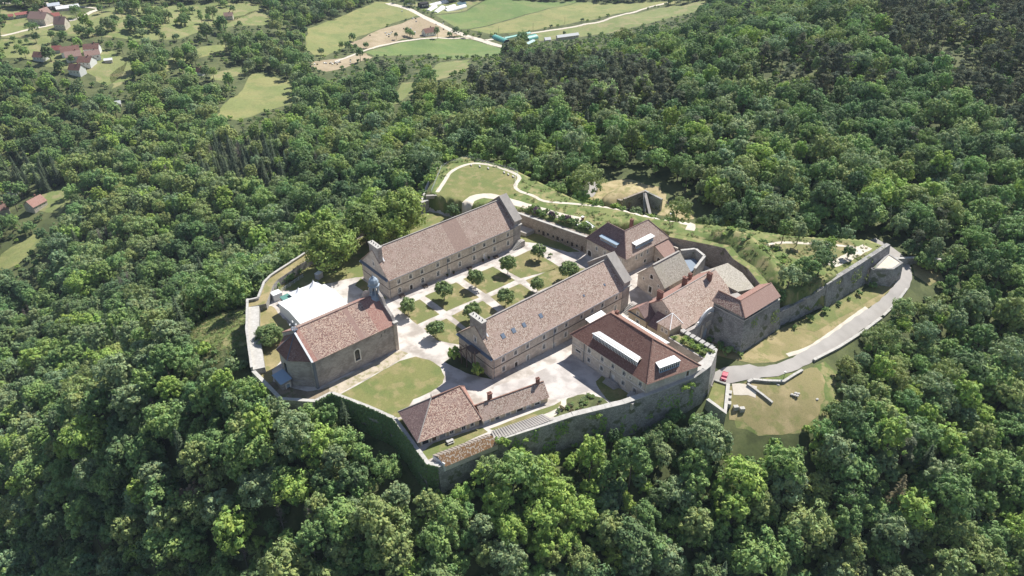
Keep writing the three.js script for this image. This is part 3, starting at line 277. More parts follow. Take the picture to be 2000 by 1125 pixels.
const wobble = (poly, amp, step) => { const o = []; poly.forEach((p, i) => { const q = poly[(i + 1) % poly.length], d = Math.hypot(q[0] - p[0], q[1] - p[1]), n = Math.max(1, Math.round(d / step)); for (let k = 0; k < n; k++) { const t = k / n, nx = -(q[1] - p[1]) / d, nz = (q[0] - p[0]) / d, a = (vn((p[0] + (q[0] - p[0]) * t) / step + 500, (p[1] + (q[1] - p[1]) * t) / step + 500, 4096, 3) - 0.5) * 2 * amp; o.push([p[0] + (q[0] - p[0]) * t + nx * a, p[1] + (q[1] - p[1]) * t + nz * a]); } }); return o; };
// ------------------------------------------------------------------ ground sheets
const F = D.fields, lay = (name, poly, mat, label, dy = 0.06, amp = 0, step = 6) => struct(name, HILL.sheet(amp ? wobble(poly, amp, step) : poly, dy), mat, label);
lay('hay_meadow', F.hayA, M.fieldHay, 'yellow green mown meadow beyond the wood', 0.06, 2, 12);
lay('stubble_field', F.hayB, M.fieldTan, 'pale tan cut hayfield beside the farm road', 0.06, 2, 12);
lay('stubble_field', F.hayB2, M.fieldTan, 'small pale tan cut hayfield below the lane', 0.06, 2, 12);
lay('pasture', F.green, M.fieldGreen, 'green pasture between lane and forest edge', 0.06, 2, 12);
lay('pasture', F.strip, M.meadow, 'narrow green meadow between two belts of trees', 0.06, 3, 10);
lay('pasture', F.clear, M.meadow, 'small grassy clearing inside the forest', 0.06, 4, 10);
lay('crop_field', F.bigA, M.fieldGreen, 'large bright green field on the valley floor', 0.06);
lay('crop_field', F.bigB, M.fieldHay, 'large lighter green field along the straight lane', 0.06);
lay('crop_field', F.bigC, M.meadow, 'green field beyond the lane next to the forest', 0.06);
lay('yard', F.market, M.meadow, 'worn grass yard under the white tunnel greenhouses', 0.06);
lay('pasture', F.mead1, M.meadow, 'wide meadow round the village farm', 0.06, 4, 20);
lay('pasture', F.mead0, M.meadow, 'orchard meadow below the village road', 0.06, 3, 12);
lay('pasture', F.vill, M.meadow, 'green lawns between the village houses', 0.06, 3, 12);
lay('pasture', F.band, M.fieldHay, 'narrow sloping meadow band between hedges', 0.06, 3, 10);
lay('pasture', F.lowB, M.fieldHay, 'curved yellow green meadow enclosed by forest', 0.06, 4, 10);
lay('pasture', F.mead2, M.meadow, 'meadow beside the lone hillside farmhouse', 0.06, 3, 12);
lay('pasture', F.lowD, M.meadow, 'grass slope below the last village houses', 0.06, 3, 8);
lay('pasture', F.lowC, M.meadow, 'small tan meadow beside the forest hut', 0.06, 3, 10);
lay('pasture', F.lowL, M.meadow, 'green meadow beside the valley house', 0.06, 3, 8);
lay('pasture', F.lowS, M.fieldHay, 'yellow green strip of meadow between tree belts', 0.06, 3, 8);
lay('rough_ground', F.ruin, M.straw, 'dry bleached grass round the ruined casemate', 0.05, 1.5, 4);
lay('rough_ground', F.glade, M.bank, 'overgrown forest glade', 0.05, 3, 8);
lay('rough_ground', [[33, 82], [44, 84], [62, 92.6], [70, 93.4], [72, 100], [62, 108], [46, 106], [34, 98], [28, 90]], M.bank, 'long yellow green grass round the bleached lawn', 0.03, 1, 4);
lay('dry_lawn', F.dry, M.dryGrass, 'bleached lawn outside the gate', 0.05, 0.6, 3);
lay('verge', [[43, 64], [51.6, 64], [52, 74.5], [58, 74.6], [71, 75], [96, 79.5], [127, 82.5], [131, 86.6], [118, 88], [97, 87.6], [76, 86.4], [64, 85.6], [56, 83.6], [50, 79.5], [46.5, 73]], M.dryGrass, 'sunburnt grass verge between bastion wall and road', 0.05, 0.4, 3);
lay('verge', [[74, 75.4], [96, 79.6], [126, 82.6], [128, 85.4], [118, 86.4], [97, 85.4], [80, 83.4]], M.lawnGreen, 'green grass strip under the rampart', 0.1, 0.6, 4);
lay('rough_ground', [[-60, -50], [-67, -35], [-74, -40], [-84, -58], [-72, -72], [-60, -66]], M.bank, 'long grass terrace outside the west wall', 0.05, 1.5, 5);
lay('verge', [[142, 89], [149, 84], [155, 92], [150, 97], [142, 95]], M.dryGrass, 'dry grass patch beyond the road bend', 0.05, 0.6, 3);
const road = (name, pts, w, label, mat = M.asphalt, dy = 0.16) => struct(name, HILL.sheet(ribbon(pts, w), dy), mat, label);
road('road', D.roads.main, (t) => t < 0.12 ? 6.4 : 4.6, 'asphalt access road climbing to the fort gate');
road('gravel_edge', [[62, 84.4], [70, 86.8], [80, 87.3], [92, 87.5], [108, 87.6]], 1.6, 'pale gravel edge of the access road', M.path, 0.12);
road('road', D.roads.far, 9, 'straight valley road past the farm', M.path);
road('road', D.roads.branch, 5, 'pale lane crossing the valley fields', M.path);
road('road', D.roads.lane, 4, 'thin farm lane between hayfield and pasture', M.path);
road('road', D.roads.village, 5, 'village road past the big farmhouse', M.path);
road('road', D.roads.top, 4, 'white lane above the village', M.path);
road('road', D.roads.ditch, 4, 'shaded track through the outer ditch');
road('gravel_patch', [[37, 81.5], [40, 84.5], [41.5, 87]], 4, 'bare pale gravel patch beside the low walls', M.path, 0.1);

const inn = (name, poly, mat, label, dy, amp = 0, step = 2) => struct(name, PLAT.sheet(amp ? wobble(poly, amp, step) : poly, dy), mat, label);
inn('grass_terrace', D.terr.map(([x, z]) => [x, z]).map((p) => p), M.bank, 'grassy rampart terrace along the back of the fort', 0.012);
inn('lawn', D.grounds.upper[0], M.lawnGreen, 'large open lawn on the upper bastion', 0.03, 0.2);
for (const [i, p] of D.grounds.lawn.entries()) inn('lawn', p, M.lawn, 'square courtyard lawn between crossing gravel paths', 0.02, 0.12, 1.2).userData.group = 'courtyard lawns';
inn('lawn', [[-60.6, 10.6], ...D.grounds.biglawn[0].slice(1, 9), [-44, 26.6], [-50.6, 30.2], [-52.9, 29.4], [-55.9, 20.9]], M.lawnGreen, 'wide lawn between chapel and long low house', 0.02, 0.25);
inn('lawn', [[-50, 44.5], [-36, 48.6], [-36, 51], [-54.8, 48.6], [-55, 45.5]], M.lawnGreen, 'narrow green strip in front of the hipped house', 0.02, 0.15);
inn('lawn', [[-53.2, 30.6], [-51.2, 31], [-53.8, 43.6], [-54.9, 45.2], [-55.6, 47.5], [-54.6, 38]], M.lawnGreen, 'weedy grass strip between wall and hipped house', 0.023, 0.1);
inn('lawn', [[-35, 50.4], [-14.5, 54.9], [-11, 55], [-12, 56.8], [-18, 56.2], [-34, 52.8]], M.lawn, 'narrow lawn in front of the low annex', 0.02, 0.15);
inn('planting_bed', [[-18, 57.4], [-13, 56.6], [-9, 55.2], [-4, 56.6], [-0.6, 61.5], [-1.6, 66.8], [-10, 63.6], [-17.5, 60.8]], M.soil, 'herb garden bed behind the rampart', 0.02, 0.3);
inn('lawn', [[0, 62.5], [1.6, 57.6], [3.4, 54.6], [6.9, 54], [6.9, 70.8], [0.6, 68.2]], M.lawnGreen, 'grass plot below the barrack steps', 0.022, 0.2);
inn('lawn', [[-74, -13], [-66, -34], [-60, -47], [-54, -45], [-54.4, -30], [-60, -20], [-64, -16], [-69.5, -13], [-71.5, -8], [-73.5, -8]], M.dryGrass, 'rough grass behind the chapel', 0.02, 0.3);
inn('dirt', [[-74, -8], [-73.2, 2.4], [-66.4, 8.6], [-61.6, 8.6], [-60, 5.4], [-62.6, 4.6], [-66, 3], [-68.4, -1], [-71.6, -8]], M.dirt, 'bare brown earth and weeds below the chapel apse', 0.022, 0.3);
inn('garden', [[-51, -53.5], [-47, -56], [-24, -64], [5, -67], [29, -67.5], [36, -49], [38, -40.5], [-21, -40.5], [-26, -43], [-34, -45], [-40, -46]], M.lawnGreen, 'garden lawn under the big limes', 0.02, 0.4);
inn('lawn', [[-25.5, -37], [-21.4, -40], [-21.4, -22.6], [-23.6, -24], [-25, -30]], M.lawnGreen, 'grass strip along the barrack gable', 0.024, 0.2);
inn('planting_bed', [[-27, 18.5], [-20.9, 17.6], [-20.9, 35], [-25.2, 27]], M.soil, 'dark planting bed under the timber stair', 0.02, 0.3);
inn('paving', [[-22.5, 37.5], [-12, 40.5], [6.9, 40.2], [6.9, 54], [1.6, 57.4], [-3.5, 56.2], [-10, 54.6], [-13.8, 52.6], [-12.8, 48], [-30, 43]], M.paving, 'cracked pale paving of the lower yard', 0.016, 0.2);
inn('lawn', [[44, -32], [49.4, -30], [53.4, -8], [53.6, -2], [50, -5], [46, -17], [41, -24]], M.lawnGreen, 'grass strip under the casemate wall', 0.02, 0.25);
inn('path', ribbon(D.paths.terrace.p, 1.7), M.path, 'narrow pale path round the upper bastion', 0.05);
inn('path', ribbon(D.paths.loop.p, 4.4), M.path, 'wide gravel track looping behind the barrack', 0.06);
inn('path', ribbon([[91.4, 16], [92.6, 20], [88.5, 22.6]], 3.4), M.path, 'end of the rampart path', 0.055);
inn('path', ribbon([[101, 48], [108, 50], [116, 57], [124, 66], [128, 71.5]], 1.5), M.path, 'garden path under young trees', 0.05);
inn('path', ribbon([[131, 73], [124, 72.5], [116, 72], [108, 70.6]], 4), M.path, 'wide pale path on the far bastion', 0.055);
inn('dry_lawn', [[102, 46], [112, 47.5], [130, 66], [126, 74], [108, 72], [102, 62]], M.lawn, 'dry garden lawn on the far bastion', 0.03, 0.4);
inn('path', ribbon([[-33, 54.2], [-26, 55.4], [-20, 57.4], [-15.5, 57.6], [-11.6, 56.4], [-10.5, 55]], 1.6), M.path, 'winding sandy path in the herb garden', 0.034);
inn('path', [[-61.4, 4.6], [-34.2, 4.6], [-33, 7.6], [-37.4, 8.8], [-45.2, 9.3], [-60.4, 10.2], [-61.8, 9]], M.sandy, 'sandy path with weeds along the chapel wall', 0.018, 0.2);

inn('pavement', [[-20, -21.4], [36, -21.4], [36, -18.4], [-20, -18.4]], M.paving, 'stone pavement along the far barrack facade', 0.03);
inn('pavement', [[-12, 35], [14, 35], [14, 36.8], [-12, 36.8]], M.coping, 'pale stone pavement along the lower yard facade', 0.045);
// ------------------------------------------------------------------ ramparts
function offsetLine(pts) { // unit outward normals at the corners (mitred)
  return pts.map((p, i) => { const f = (a, b) => { const d = Math.hypot(b[0] - a[0], b[1] - a[1]); return [-(b[1] - a[1]) / d, (b[0] - a[0]) / d]; }; const n0 = i ? f(pts[i - 1], p) : f(p, pts[i + 1]), n1 = i < pts.length - 1 ? f(p, pts[i + 1]) : n0, m = [n0[0] + n1[0], n0[1] + n1[1]], l = Math.hypot(...m), k = Math.min(1.8, 2 / l); return [m[0] / l * k, m[1] / l * k]; });
}
function loft(pts, sec) { // sec(i) -> cross section [[offset,y],...] closed
  const N = offsetLine(pts), rings = pts.map((p, i) => sec(i).map(([o, y]) => [p[0] + N[i][0] * o, y, p[1] + N[i][1] * o])), pos = [], m = rings[0].length, tri = (a, b, c) => pos.push(...a, ...b, ...c);
  for (let i = 0; i < rings.length - 1; i++) for (let k = 0; k < m; k++) { const a = rings[i][k], b = rings[i][(k + 1) % m], c = rings[i + 1][k], d = rings[i + 1][(k + 1) % m]; tri(a, b, c); tri(b, d, c); }
  for (const [r, f] of [[rings[0], 0], [rings[rings.length - 1], 1]]) for (let k = 1; k < m - 1; k++) f ? tri(r[0], r[k], r[k + 1]) : tri(r[0], r[k + 1], r[k]);
  const g = new THREE.BufferGeometry(); g.setAttribute('position', new THREE.Float32BufferAttribute(pos, 3)); g.computeVertexNormals(); return metric(g);
}
function densify(pts, tops, step = 6) { const P = [], T = []; pts.forEach((p, i) => { if (i === pts.length - 1) { P.push(p); T.push(tops[i]); return; } const q = pts[i + 1], n = Math.max(1, Math.round(Math.hypot(q[0] - p[0], q[1] - p[1]) / step)); for (let k = 0; k < n; k++) { const t = k / n; P.push([p[0] + (q[0] - p[0]) * t, p[1] + (q[1] - p[1]) * t]); T.push(tops[i] + (tops[i + 1] - tops[i]) * t); } }); return [P, T]; }
function rampart(name, label, pts, tops, o = {}) {
  const { thick = 1.6, base = -16, batter = 1, mat = M.rubble, coping = true, parapet = 0, cat = 'wall', topMat } = o, g = thing(name, label, cat, o.group);
  part('wall', loft(pts, (i) => [[batter, base], [0, tops[i]], [-thick, tops[i]], [-thick, base]]), mat, g);
  if (topMat) part('wall_top', loft(pts, (i) => [[-0.1, tops[i] - 0.1], [-0.1, tops[i] + 0.06], [-thick + 0.1, tops[i] + 0.06], [-thick + 0.1, tops[i] - 0.1]]), topMat, g);
  if (parapet) { part('parapet', loft(pts, (i) => [[0.02, tops[i] - 0.05], [0.02, tops[i] + parapet], [-0.55, tops[i] + parapet], [-0.55, tops[i] - 0.05]]), M.rubblePale, g); }
  if (coping) { const y = parapet, w = parapet ? 0.62 : thick; const [P, T] = densify(pts, tops, 2.1); for (let i = 0; i < P.length - 1; i++) { const a = P[i], b = P[i + 1], k = 0.985, e = rr(-0.03, 0.05); part('coping_stone', loft([a, [a[0] + (b[0] - a[0]) * k, a[1] + (b[1] - a[1]) * k]], (q) => [[0.1, T[i + q] + y - 0.08], [0.1 + e, T[i + q] + y + 0.17 + e], [-w - 0.06, T[i + q] + y + 0.17 + e], [-w - 0.06, T[i + q] + y - 0.08]]), M.coping, g); } }
  return g;
}
const westWall = rampart('rampart', 'west rampart walk with pale parapet above the spur', [[-60.2, -49.8], [-67.7, -34], [-75, -14.5]], [2, 2, 2], { thick: 4, parapet: 1, base: -16, topMat: M.coping });
rampart('rampart', 'low western wall hidden by shrubs beside the chapel apse', [[-75, -14.5], [-74.2, 2], [-66.8, 9.4]], [1.6, 0.9, 0.7], { thick: 1, base: -20 });
rampart('rampart', 'ivy covered wall below the chapel lawn', [[-66.8, 9.4], [-61.3, 9.4], [-56.6, 21], [-53.5, 30]], [0.7, 0.7, 0.7, 0.7], { thick: 0.9, base: -22, batter: 1.6 });
rampart('rampart', 'ivy covered corner wall beside the hipped house', [[-53.5, 30], [-56.3, 50.5], [-54.5, 53]], [0.75, 0.8, 0.8], { thick: 1, base: -22, batter: 1.6 });
rampart('rampart', 'long grey front rampart above the foreground trees', [[-54.5, 53], [-37.2, 55.8], [-20, 61.2], [-14.5, 63], [0, 69.4], [12, 73.2], [23, 76.2]], [0.5, 0.7, 0.9, 1.1, 1.6, 2.3, 2.9], { thick: 1.7, base: -20, batter: 1.7 });
rampart('rampart', 'tall corner rampart with sunlit eastern face', [[23, 76.2], [26.6, 77.2], [29.4, 77], [37.2, 73.6], [37.5, 72.9]], [2.9, 4.5, 4.5, 4.5, 4.5], { thick: 1.1, base: -14, batter: 1.2 });
rampart('rampart', 'north west rampart with pale coping above the valley', [[-10, -67.5], [-24, -66], [-48, -57.4], [-51.6, -54.8], [-57, -48.2], [-60.2, -49.8]], [3, 3, 3, 3, 2.4, 2], { thick: 3.6, parapet: 0.8, base: -20, topMat: M.dryGrass });
rampart('rampart', 'terrace wall below the upper bastion lawn', [[29.5, -69.5], [10, -69.5], [-10, -67.5]], [3.4, 3, 3], { thick: 1.2, base: -16 });
rampart('rampart', 'thin pale outer wall below the upper bastion', [[55, -97], [44, -88], [27, -71.5], [25.6, -70.4]], [2.5, 2.2, 1.8, 1.8], { thick: 0.8, base: -14 });
rampart('rampart', 'long rubble rampart rising above the access road', [[95, 77], [115, 78], [136.4, 78.8]], [5.2, 5.6, 6.2], { thick: 1.6, base: -7, batter: 2.4, coping: false });
rampart('rampart', 'dark overgrown curtain wall between bastion and rampart', [[70.8, 72.6], [84, 75], [95, 77]], [1.2, 2.2, 4.6], { thick: 1.6, base: -7, batter: 1, coping: false });
rampart('rampart', 'low dark wall at the end of the access road', [[136.6, 78], [150, 86], [158, 94]], [-1, -1.8, -2.6], { thick: 1, base: -8, batter: 0.3 });
{ // salient at the road bend
  const g = thing('watch_bastion', 'small square stone bastion with grassy flat top beside the road bend', 'bastion');
  const P = [[121, 80.5], [127, 85.8], [134, 86], [136.5, 79]]; part('wall', loft([...P, P[0]], () => [[0.9, -7], [0, 2.6], [-0.8, 2.6], [-0.8, -7]]), M.rubble, g);
  part('platform_top', prism(P.map(([x, z]) => [x * 0.99 + 1.29, z * 0.985 + 1.24]), 1.6, 2.4), M.path, g);
}
{ // earth bank down to the ditch on the back of the fort
  const [P] = densify([[136, 78.6], [135.6, 71], [114, 47.4], [99.7, 27], [87.8, 11], [74.2, -24], [74.6, -63], [66.5, -91], [52, -90.5], [29.5, -69.5]], [0, 0, 0, 0, 0, 0, 0, 0, 0, 0], 4), N = offsetLine(P), pos = [];
  const K = [0, 1, 2, 3, 4, 5], pt = (i, k) => { const o = k * 2.1 - 1.2, x = P[i][0] + N[i][0] * o, z = P[i][1] + N[i][1] * o, y0 = PY(Math.max(-79, Math.min(141, P[i][0] - N[i][0] * 1.2)), P[i][1] - N[i][1] * 1.2), y = y0 + (-7 - y0) * ss(0.05, 1, k / 5) + (k ? 0.8 * (fbm(x / 64 + 4, z / 64 + 4, 16, 3, 4) - 0.5) : 0.05); return [x, k === 5 ? Math.min(y, HY(x, z) - 0.6) : y, z]; };
  for (let i = 0; i < P.length - 1; i++) for (let k = 0; k < 5; k++) { const a = pt(i, k), b = pt(i, k + 1), c = pt(i + 1, k), d = pt(i + 1, k + 1); pos.push(...a, ...b, ...c, ...b, ...d, ...c); }
  const g = new THREE.BufferGeometry(); g.setAttribute('position', new THREE.Float32BufferAttribute(pos, 3)); const q = mergeVertices(g); q.computeVertexNormals(); const p = q.attributes.position, uv = new Float32Array(p.count * 2); for (let i = 0; i < p.count; i++) { uv[i * 2] = p.getX(i); uv[i * 2 + 1] = p.getZ(i); } q.setAttribute('uv', new THREE.BufferAttribute(uv, 2));
  struct('earth_bank', q, M.bank, 'long grassy earth bank on the back of the fort');
}
{ // casemate wall under the terrace: windows, a door, open doorways filled with painted shade
  const g = thing('casemate_wall', 'long retaining wall pierced by casemate windows and doorways painted dark as shade', 'wall'), p0 = [48.6, -34.5], p1 = [54.6, 0.2], L = Math.hypot(6, 34.7), open = [];
  for (let k = 0; k < 3; k++) { const u = 14.6 + k * 7; open.push({ u, v: -0.95, w: 1.3, h: 2.2, door: 1, leaf: M.doorwayShade, mat: M.rubbleWarm }, { u: u - 2.2, v: -0.1, w: 1, h: 1.2, bare: 1, mat: M.rubbleWarm }, { u: u + 2.2, v: -0.1, w: 1, h: 1.2, bare: 1, mat: M.rubbleWarm }); }
  open.push({ u: 33.4, v: -1, w: 1.3, h: 1.8, arch: 1, door: 1, leaf: M.doorWood, mat: M.rubbleWarm });
  part('wall', wallPanel(p0, p1, -3, [[0, 4.4], [L, 5.6]], 2.6, open), M.rubbleWarm, g); for (const o of open) windowAt(g, p0, p1, o);
  part('coping', bar([p0[0] + 0.6, 4.5, p0[1]], [p1[0] + 0.6, 5.7, p1[1]], 1.1, 0.3), M.coping, g);
  const s = thing('loading_platform', 'low paved stone platform beside the barrack corner', 'platform'); part('platform', prism([[43, -34], [48.4, -33.6], [50.2, -24.6], [45.6, -24.6]], -2, 0.2), M.slabTop, s);
}
rampart('rubble_wall', 'crumbling rock faced wall under the grass mound', [[78, 20.5], [84.7, 34.8], [86.3, 40.4], [82, 47], [80.2, 54.5], [75.4, 62.2], [73.4, 66]], [6.1, 6.4, 6.8, 7, 7.2, 7.2, 7], { thick: 3, base: -5, batter: 0.9, coping: false, mat: M.rubbleWarm, topMat: M.bank });
rampart('rubble_wall', 'curved stone wall round the small zinc roofed yard', [[70, 39.2], [79, 36.6], [80.6, 31.6], [76, 28.6]].reverse(), [4.4, 4.6, 4.6, 4.2], { thick: 0.8, base: -4, batter: 0.1, mat: M.rubblePale });
{ const g = thing('yard_roof', 'flat blue grey roof inside the small walled yard', 'roof'); part('roof_sheet', prism([[70.4, 32.4], [75.6, 30], [79.4, 32.6], [78, 35.8], [71.4, 37.6]], 1.2, 1.5), M.zincShade, g); part('frame', prism([[70.8, 32.8], [75.4, 30.6], [78.8, 32.8], [77.6, 35.4], [71.6, 37]], -3.2, 1.2), M.rubbleWarm, g); }
{ // curtain with arches and a planted terrace, merlons along its outer edge
  const g = thing('curtain_wall', 'arched curtain wall carrying a weedy terrace beside the gate', 'wall'), p0 = [31.6, 58.8], p1 = [31.4, 75], open = [{ u: 2.4, v: -2.4, w: 3, h: 1.6, arch: 1, hole: 1 }, { u: 6.2, v: -2.2, w: 1, h: 1.4, arch: 1, hole: 1 }, { u: 11.4, v: -2.4, w: 3, h: 1.6, arch: 1, hole: 1 }];
  part('arch_wall', wallPanel(p0, p1, -4, 3.6, 1, open), M.wallGrey, g); part('vault_back', wallPanel([33.6, 58.8], [33.4, 75], -4, 3.4, 0.5), M.wallGrey, g);
  part('terrace_fill', prism([[32.5, 58.8], [37.2, 60.6], [37, 73.6], [32.3, 75]], -4, 3.5), M.rubblePale, g); part('terrace_soil', prism([[32.2, 59], [36.6, 60.8], [36.5, 73], [32, 73.6]], 3.5, 3.7), M.bank, g);
  part('outer_wall', loft([[37.5, 73], [37.8, 59.5]], () => [[0.7, -6], [0, 4.4], [-0.9, 4.4], [-0.9, -6]]), M.rubblePale, g);
  for (let k = 0; k < 7; k++) part('merlon', loft([[37.5, 72.6 - k * 1.85], [37.53, 71.2 - k * 1.85]], () => [[0.05, 4.3], [0.02, 4.95], [-1.5, 4.75], [-1.6, 4.3]]), M.coping, g);
  const w = thing('rampart_walk', 'sunlit paved wall walk at the rampart corner', 'walkway'); part('paving', prism([[24.2, 75.6], [26.8, 76.2], [29.2, 76], [36.4, 72.8], [36, 71.4], [31, 73.4], [27, 73.4]], 1, 4.3), M.coping, w);
  for (let k = 0; k < 7; k++) part('step', box(2.2, 0.24 * (k + 1), 0.5, 24.6 + k * 0.34, 2.4, 75 - k * 0.1, 1.3), M.slabTop, w);
}

// ------------------------------------------------------------------ the two long barracks
function barrack(o) {
  const { x0, x1, xe, z0, z1, y0, eave, top, roof, patch, label } = o, zm = (z0 + z1) / 2, g = thing('barrack', label, 'barrack', undefined), xb = x1;
  const up = o.ux.map((x) => ({ u: x - x0, v: 4.6, w: 1.3, h: 1.8 })), lo = o.lx.map(([x, kind, v]) => kind === 'd' ? { u: x - x0, v: v - 0.2, w: 1.15, h: 2.3, door: 1, leaf: kind === 'd' && v < -0.4 ? M.white : M.doorGrey } : kind === 'k' ? { u: x - x0, v: v - 0.2, w: 1.2, h: 2.1, door: 1, leaf: M.doorwayShade } : { u: x - x0, v: 0.7, w: 1.3, h: kind === 'a' ? 1.5 : 2, arch: kind === 'a' });
  const W = xb - x0, gab = (a, b, yp) => [[0, eave], [(b - a) / 2, yp], [b - a, eave]];
  walls(g, [[x0, z1], [xb, z1], [xb, z0], [x0, z0]], y0, { 0: eave, 1: eave, 2: eave, 3: [[0, eave + 0.1], [0.8, eave + 0.6], [zm - z0, top], [z1 - z0 - 0.8, eave + 0.6], [z1 - z0, eave + 0.1]] }, M.wall, { 0: [...up, ...lo], 3: [{ u: 8.5, v: 9.4, w: 1.1, h: 1.8 }] });
  part('string_course', box(W - 0.1, 0.2, 0.12, (x0 + xb) / 2, 3.75, z1 + 0.055), M.darkTrim, g); part('string_course', box(0.12, 0.2, z1 - z0 - 0.1, x0 - 0.055, 3.75, zm), M.darkTrim, g);
  part('cornice', box(W, 0.3, 0.5, (x0 + xb) / 2, eave - 0.32, z1 + 0.2), M.stoneTrim, g); part('gutter', box(W, 0.14, 0.18, (x0 + xb) / 2, eave - 0.1, z1 + 0.56), M.lead, g);
  part('gable_ledge', slab([[x0 - 0.9, eave - 0.15, z0 - 0.3], [x0 - 0.9, eave - 0.15, z1 + 0.3], [x0 - 0.02, eave + 0.25, z1 + 0.3], [x0 - 0.02, eave + 0.25, z0 - 0.3]], 0.15), M.lead, g);
  const xs = patch ? [x0 - 0.15, patch[0], patch[1], xb] : [x0 - 0.15, xb], mats = patch ? [roof, M.roofPatch, roof] : [roof], ov = 0.6, k = (top + 0.2 - eave) / ((z1 - z0) / 2);
  for (let i = 0; i < xs.length - 1; i++) {
    part('roof_slope', slab([[xs[i], eave - ov * k * 0.45 + 0.2, z1 + ov], [xs[i + 1], eave - ov * k * 0.45 + 0.2, z1 + ov], [xs[i + 1], top + 0.3, zm], [xs[i], top + 0.3, zm]], 0.25), mats[i], g, i === 1 ? 'smooth retiled roof strip' : undefined);
  }
  part('roof_slope', slab([[xb, eave + 0.0, z0 - ov], [x0 - 0.15, eave, z0 - ov], [x0 - 0.15, top + 0.3, zm], [xb, top + 0.3, zm]], 0.25), roof, g);
  ridgeCap(g, [x0 - 0.1, top + 0.3, zm], [xb, top + 0.3, zm], M.slabTop, 0.2);
  // raised masonry block closing the far end
  const eT = eave + 2.7, tT = top + 1.75;
  const e0 = xb + 0.01, body = new THREE.Shape([[z0, y0], [z1, y0], [z1, eT], [zm, tT], [z0, eT]].map(([z, y]) => new THREE.Vector2(-z, y))), bg = metric(new THREE.ExtrudeGeometry(body, { depth: xe - e0, bevelEnabled: false })); bg.rotateY(Math.PI / 2); bg.translate(e0, 0, 0);
  const bk = part('end_block', bg, M.wallGrey, g); for (const s of [1, -1]) { const ze = s > 0 ? z1 + 0.5 : z0 - 0.5, ye = eT - 0.2; part('cap_slab', slab([[e0 - 0.3, ye, ze], [xe + 0.3, ye, ze], [xe + 0.3, tT + 0.28, zm], [e0 - 0.3, tT + 0.28, zm]], 0.25), M.slabTop, bk); }
  part('kneeler', box(xe - e0 + 0.8, 0.35, 0.9, (e0 + xe) / 2, eave, z1 + 0.1), M.coping, bk);
  // broad chimney on the gable
  const cz = o.cz, st = part('chimney', merge([box(1.6, 18 - 11, cz[1] - cz[0], x0 + 0.82, 11, (cz[0] + cz[1]) / 2)]), M.wallGrey, g); part('chimney_cap', box(2, 0.3, cz[1] - cz[0] + 0.4, x0 + 0.82, 18, (cz[0] + cz[1]) / 2), M.coping, st);
  for (let i = 0; i < 4; i++) part('chimney_pot', cyl(0.18, 0.14, 0.5, x0 + 0.82, 18.3, cz[0] + 0.8 + i * (cz[1] - cz[0] - 1.6) / 3, 8), M.iron, st);
  part('chimney_flashing', slab([[x0 + 1.66, 12.6, cz[1] + 0.5], [x0 + 2.1, 12.6, cz[1] + 0.5], [x0 + 2.1, top + 0.1, zm + 0.6], [x0 + 1.66, top + 0.1, zm + 0.6]], 0.05), M.zinc, st);
  for (const dx of [0.3, W * 0.435, W - 0.4]) part('downpipe', cyl(0.08, 0.08, eave - y0 - 0.6, x0 + dx, y0 + 0.4, z1 + 0.14, 6), M.lead, g);
  return g;
}
const UX = [-16.4, -11.5, -6.6, 0.3, 5.2, 10.1, 17, 22, 26.8, 33.7];
const b1 = barrack({ x0: -20.6, x1: 37, xe: 40.2, z0: -39.2, z1: -21.7, y0: -2.2, eave: 7.6, top: 15.7, roof: M.roofNorth, patch: [8.5, 15.5], cz: [-32.4, -26.6], ux: UX, lx: [[-16.4, 'a'], [-11.6, 'k', 0], [-6.6, 'a'], [0.3, 'w'], [5.1, 'd', -0.4], [10.2, 'a'], [17, 'w'], [22, 'd', -0.6], [26.9, 'w'], [33.8, 'w']], label: 'long stone barrack with broad chimney on the far side of the courtyard lawns' });
const b2 = barrack({ x0: -20.5, x1: 37, xe: 40.2, z0: 17.9, z1: 34.7, y0: -3.2, eave: 7.55, top: 15.2, roof: M.roofOld, cz: [24, 29.9], ux: UX, lx: [[-16.3, 'w'], [-11.3, 'k', -0.3], [-6.4, 'd', -0.4], [0.4, 'w'], [4.9, 'd', -1.5], [10, 'w'], [26.7, 'w'], [33.6, 'd', 0.2]], label: 'long stone barrack with roof windows between courtyard lawns and lower yard' });
{ // roof windows of the second barrack
  const k = (15.5 - 7.2) / 8.9;
  for (const [x, z, s] of [[-13.7, 31.4, 1.4], [-9.5, 31.4, 1.4], [-5.2, 31.4, 1.3], [1.9, 31.3, 1.3], [20.6, 31.8, 0.7], [30.4, 31.8, 0.7]]) { const y = 7.2 + (35.3 - z) * k + 0.16, w = part('roof_window', new THREE.BoxGeometry(s, 0.14, s * 1.15), M.lead, b2); w.position.set(x, y, z); w.rotation.x = Math.atan(k); const q = part('pane', new THREE.BoxGeometry(s - 0.2, 0.04, s * 1.15 - 0.2), flat(0.18, 0.22, 0.28, { roughness: 0.15 }), w); q.position.y = 0.08; }
}
function steps(name, label, x, y, z, turn, n, w, rise, run, rail) { const g = thing(name, label, 'stairs', undefined, [x, y, z], turn); for (let k = 0; k < n; k++) part('step', box(run + 0.02, rise * (n - k), w, run * (k + 0.5), 0, 0), M.coping, g); part('landing', box(1.9, rise * (n + 0.4), w + 0.1, -0.96, 0, 0), M.wallGrey, g); if (rail) part('side_wall', bar([-1.8, rise * n + 0.4, w / 2 + 0.15], [run * n, 0.4, w / 2 + 0.15], 0.25, 0.5), M.wallGrey, g); return g; }
steps('stone_stairs', 'stone stair at the end of the barrack beside the lawns', 38.6, -1.4, -20.4, Math.PI, 9, 1.8, 0.28, 0.42);
steps('stone_stairs', 'stone stair against the barrack end facing the gatehouse', 40.6, -3, 36, Math.PI, 10, 2, 0.3, 0.44);
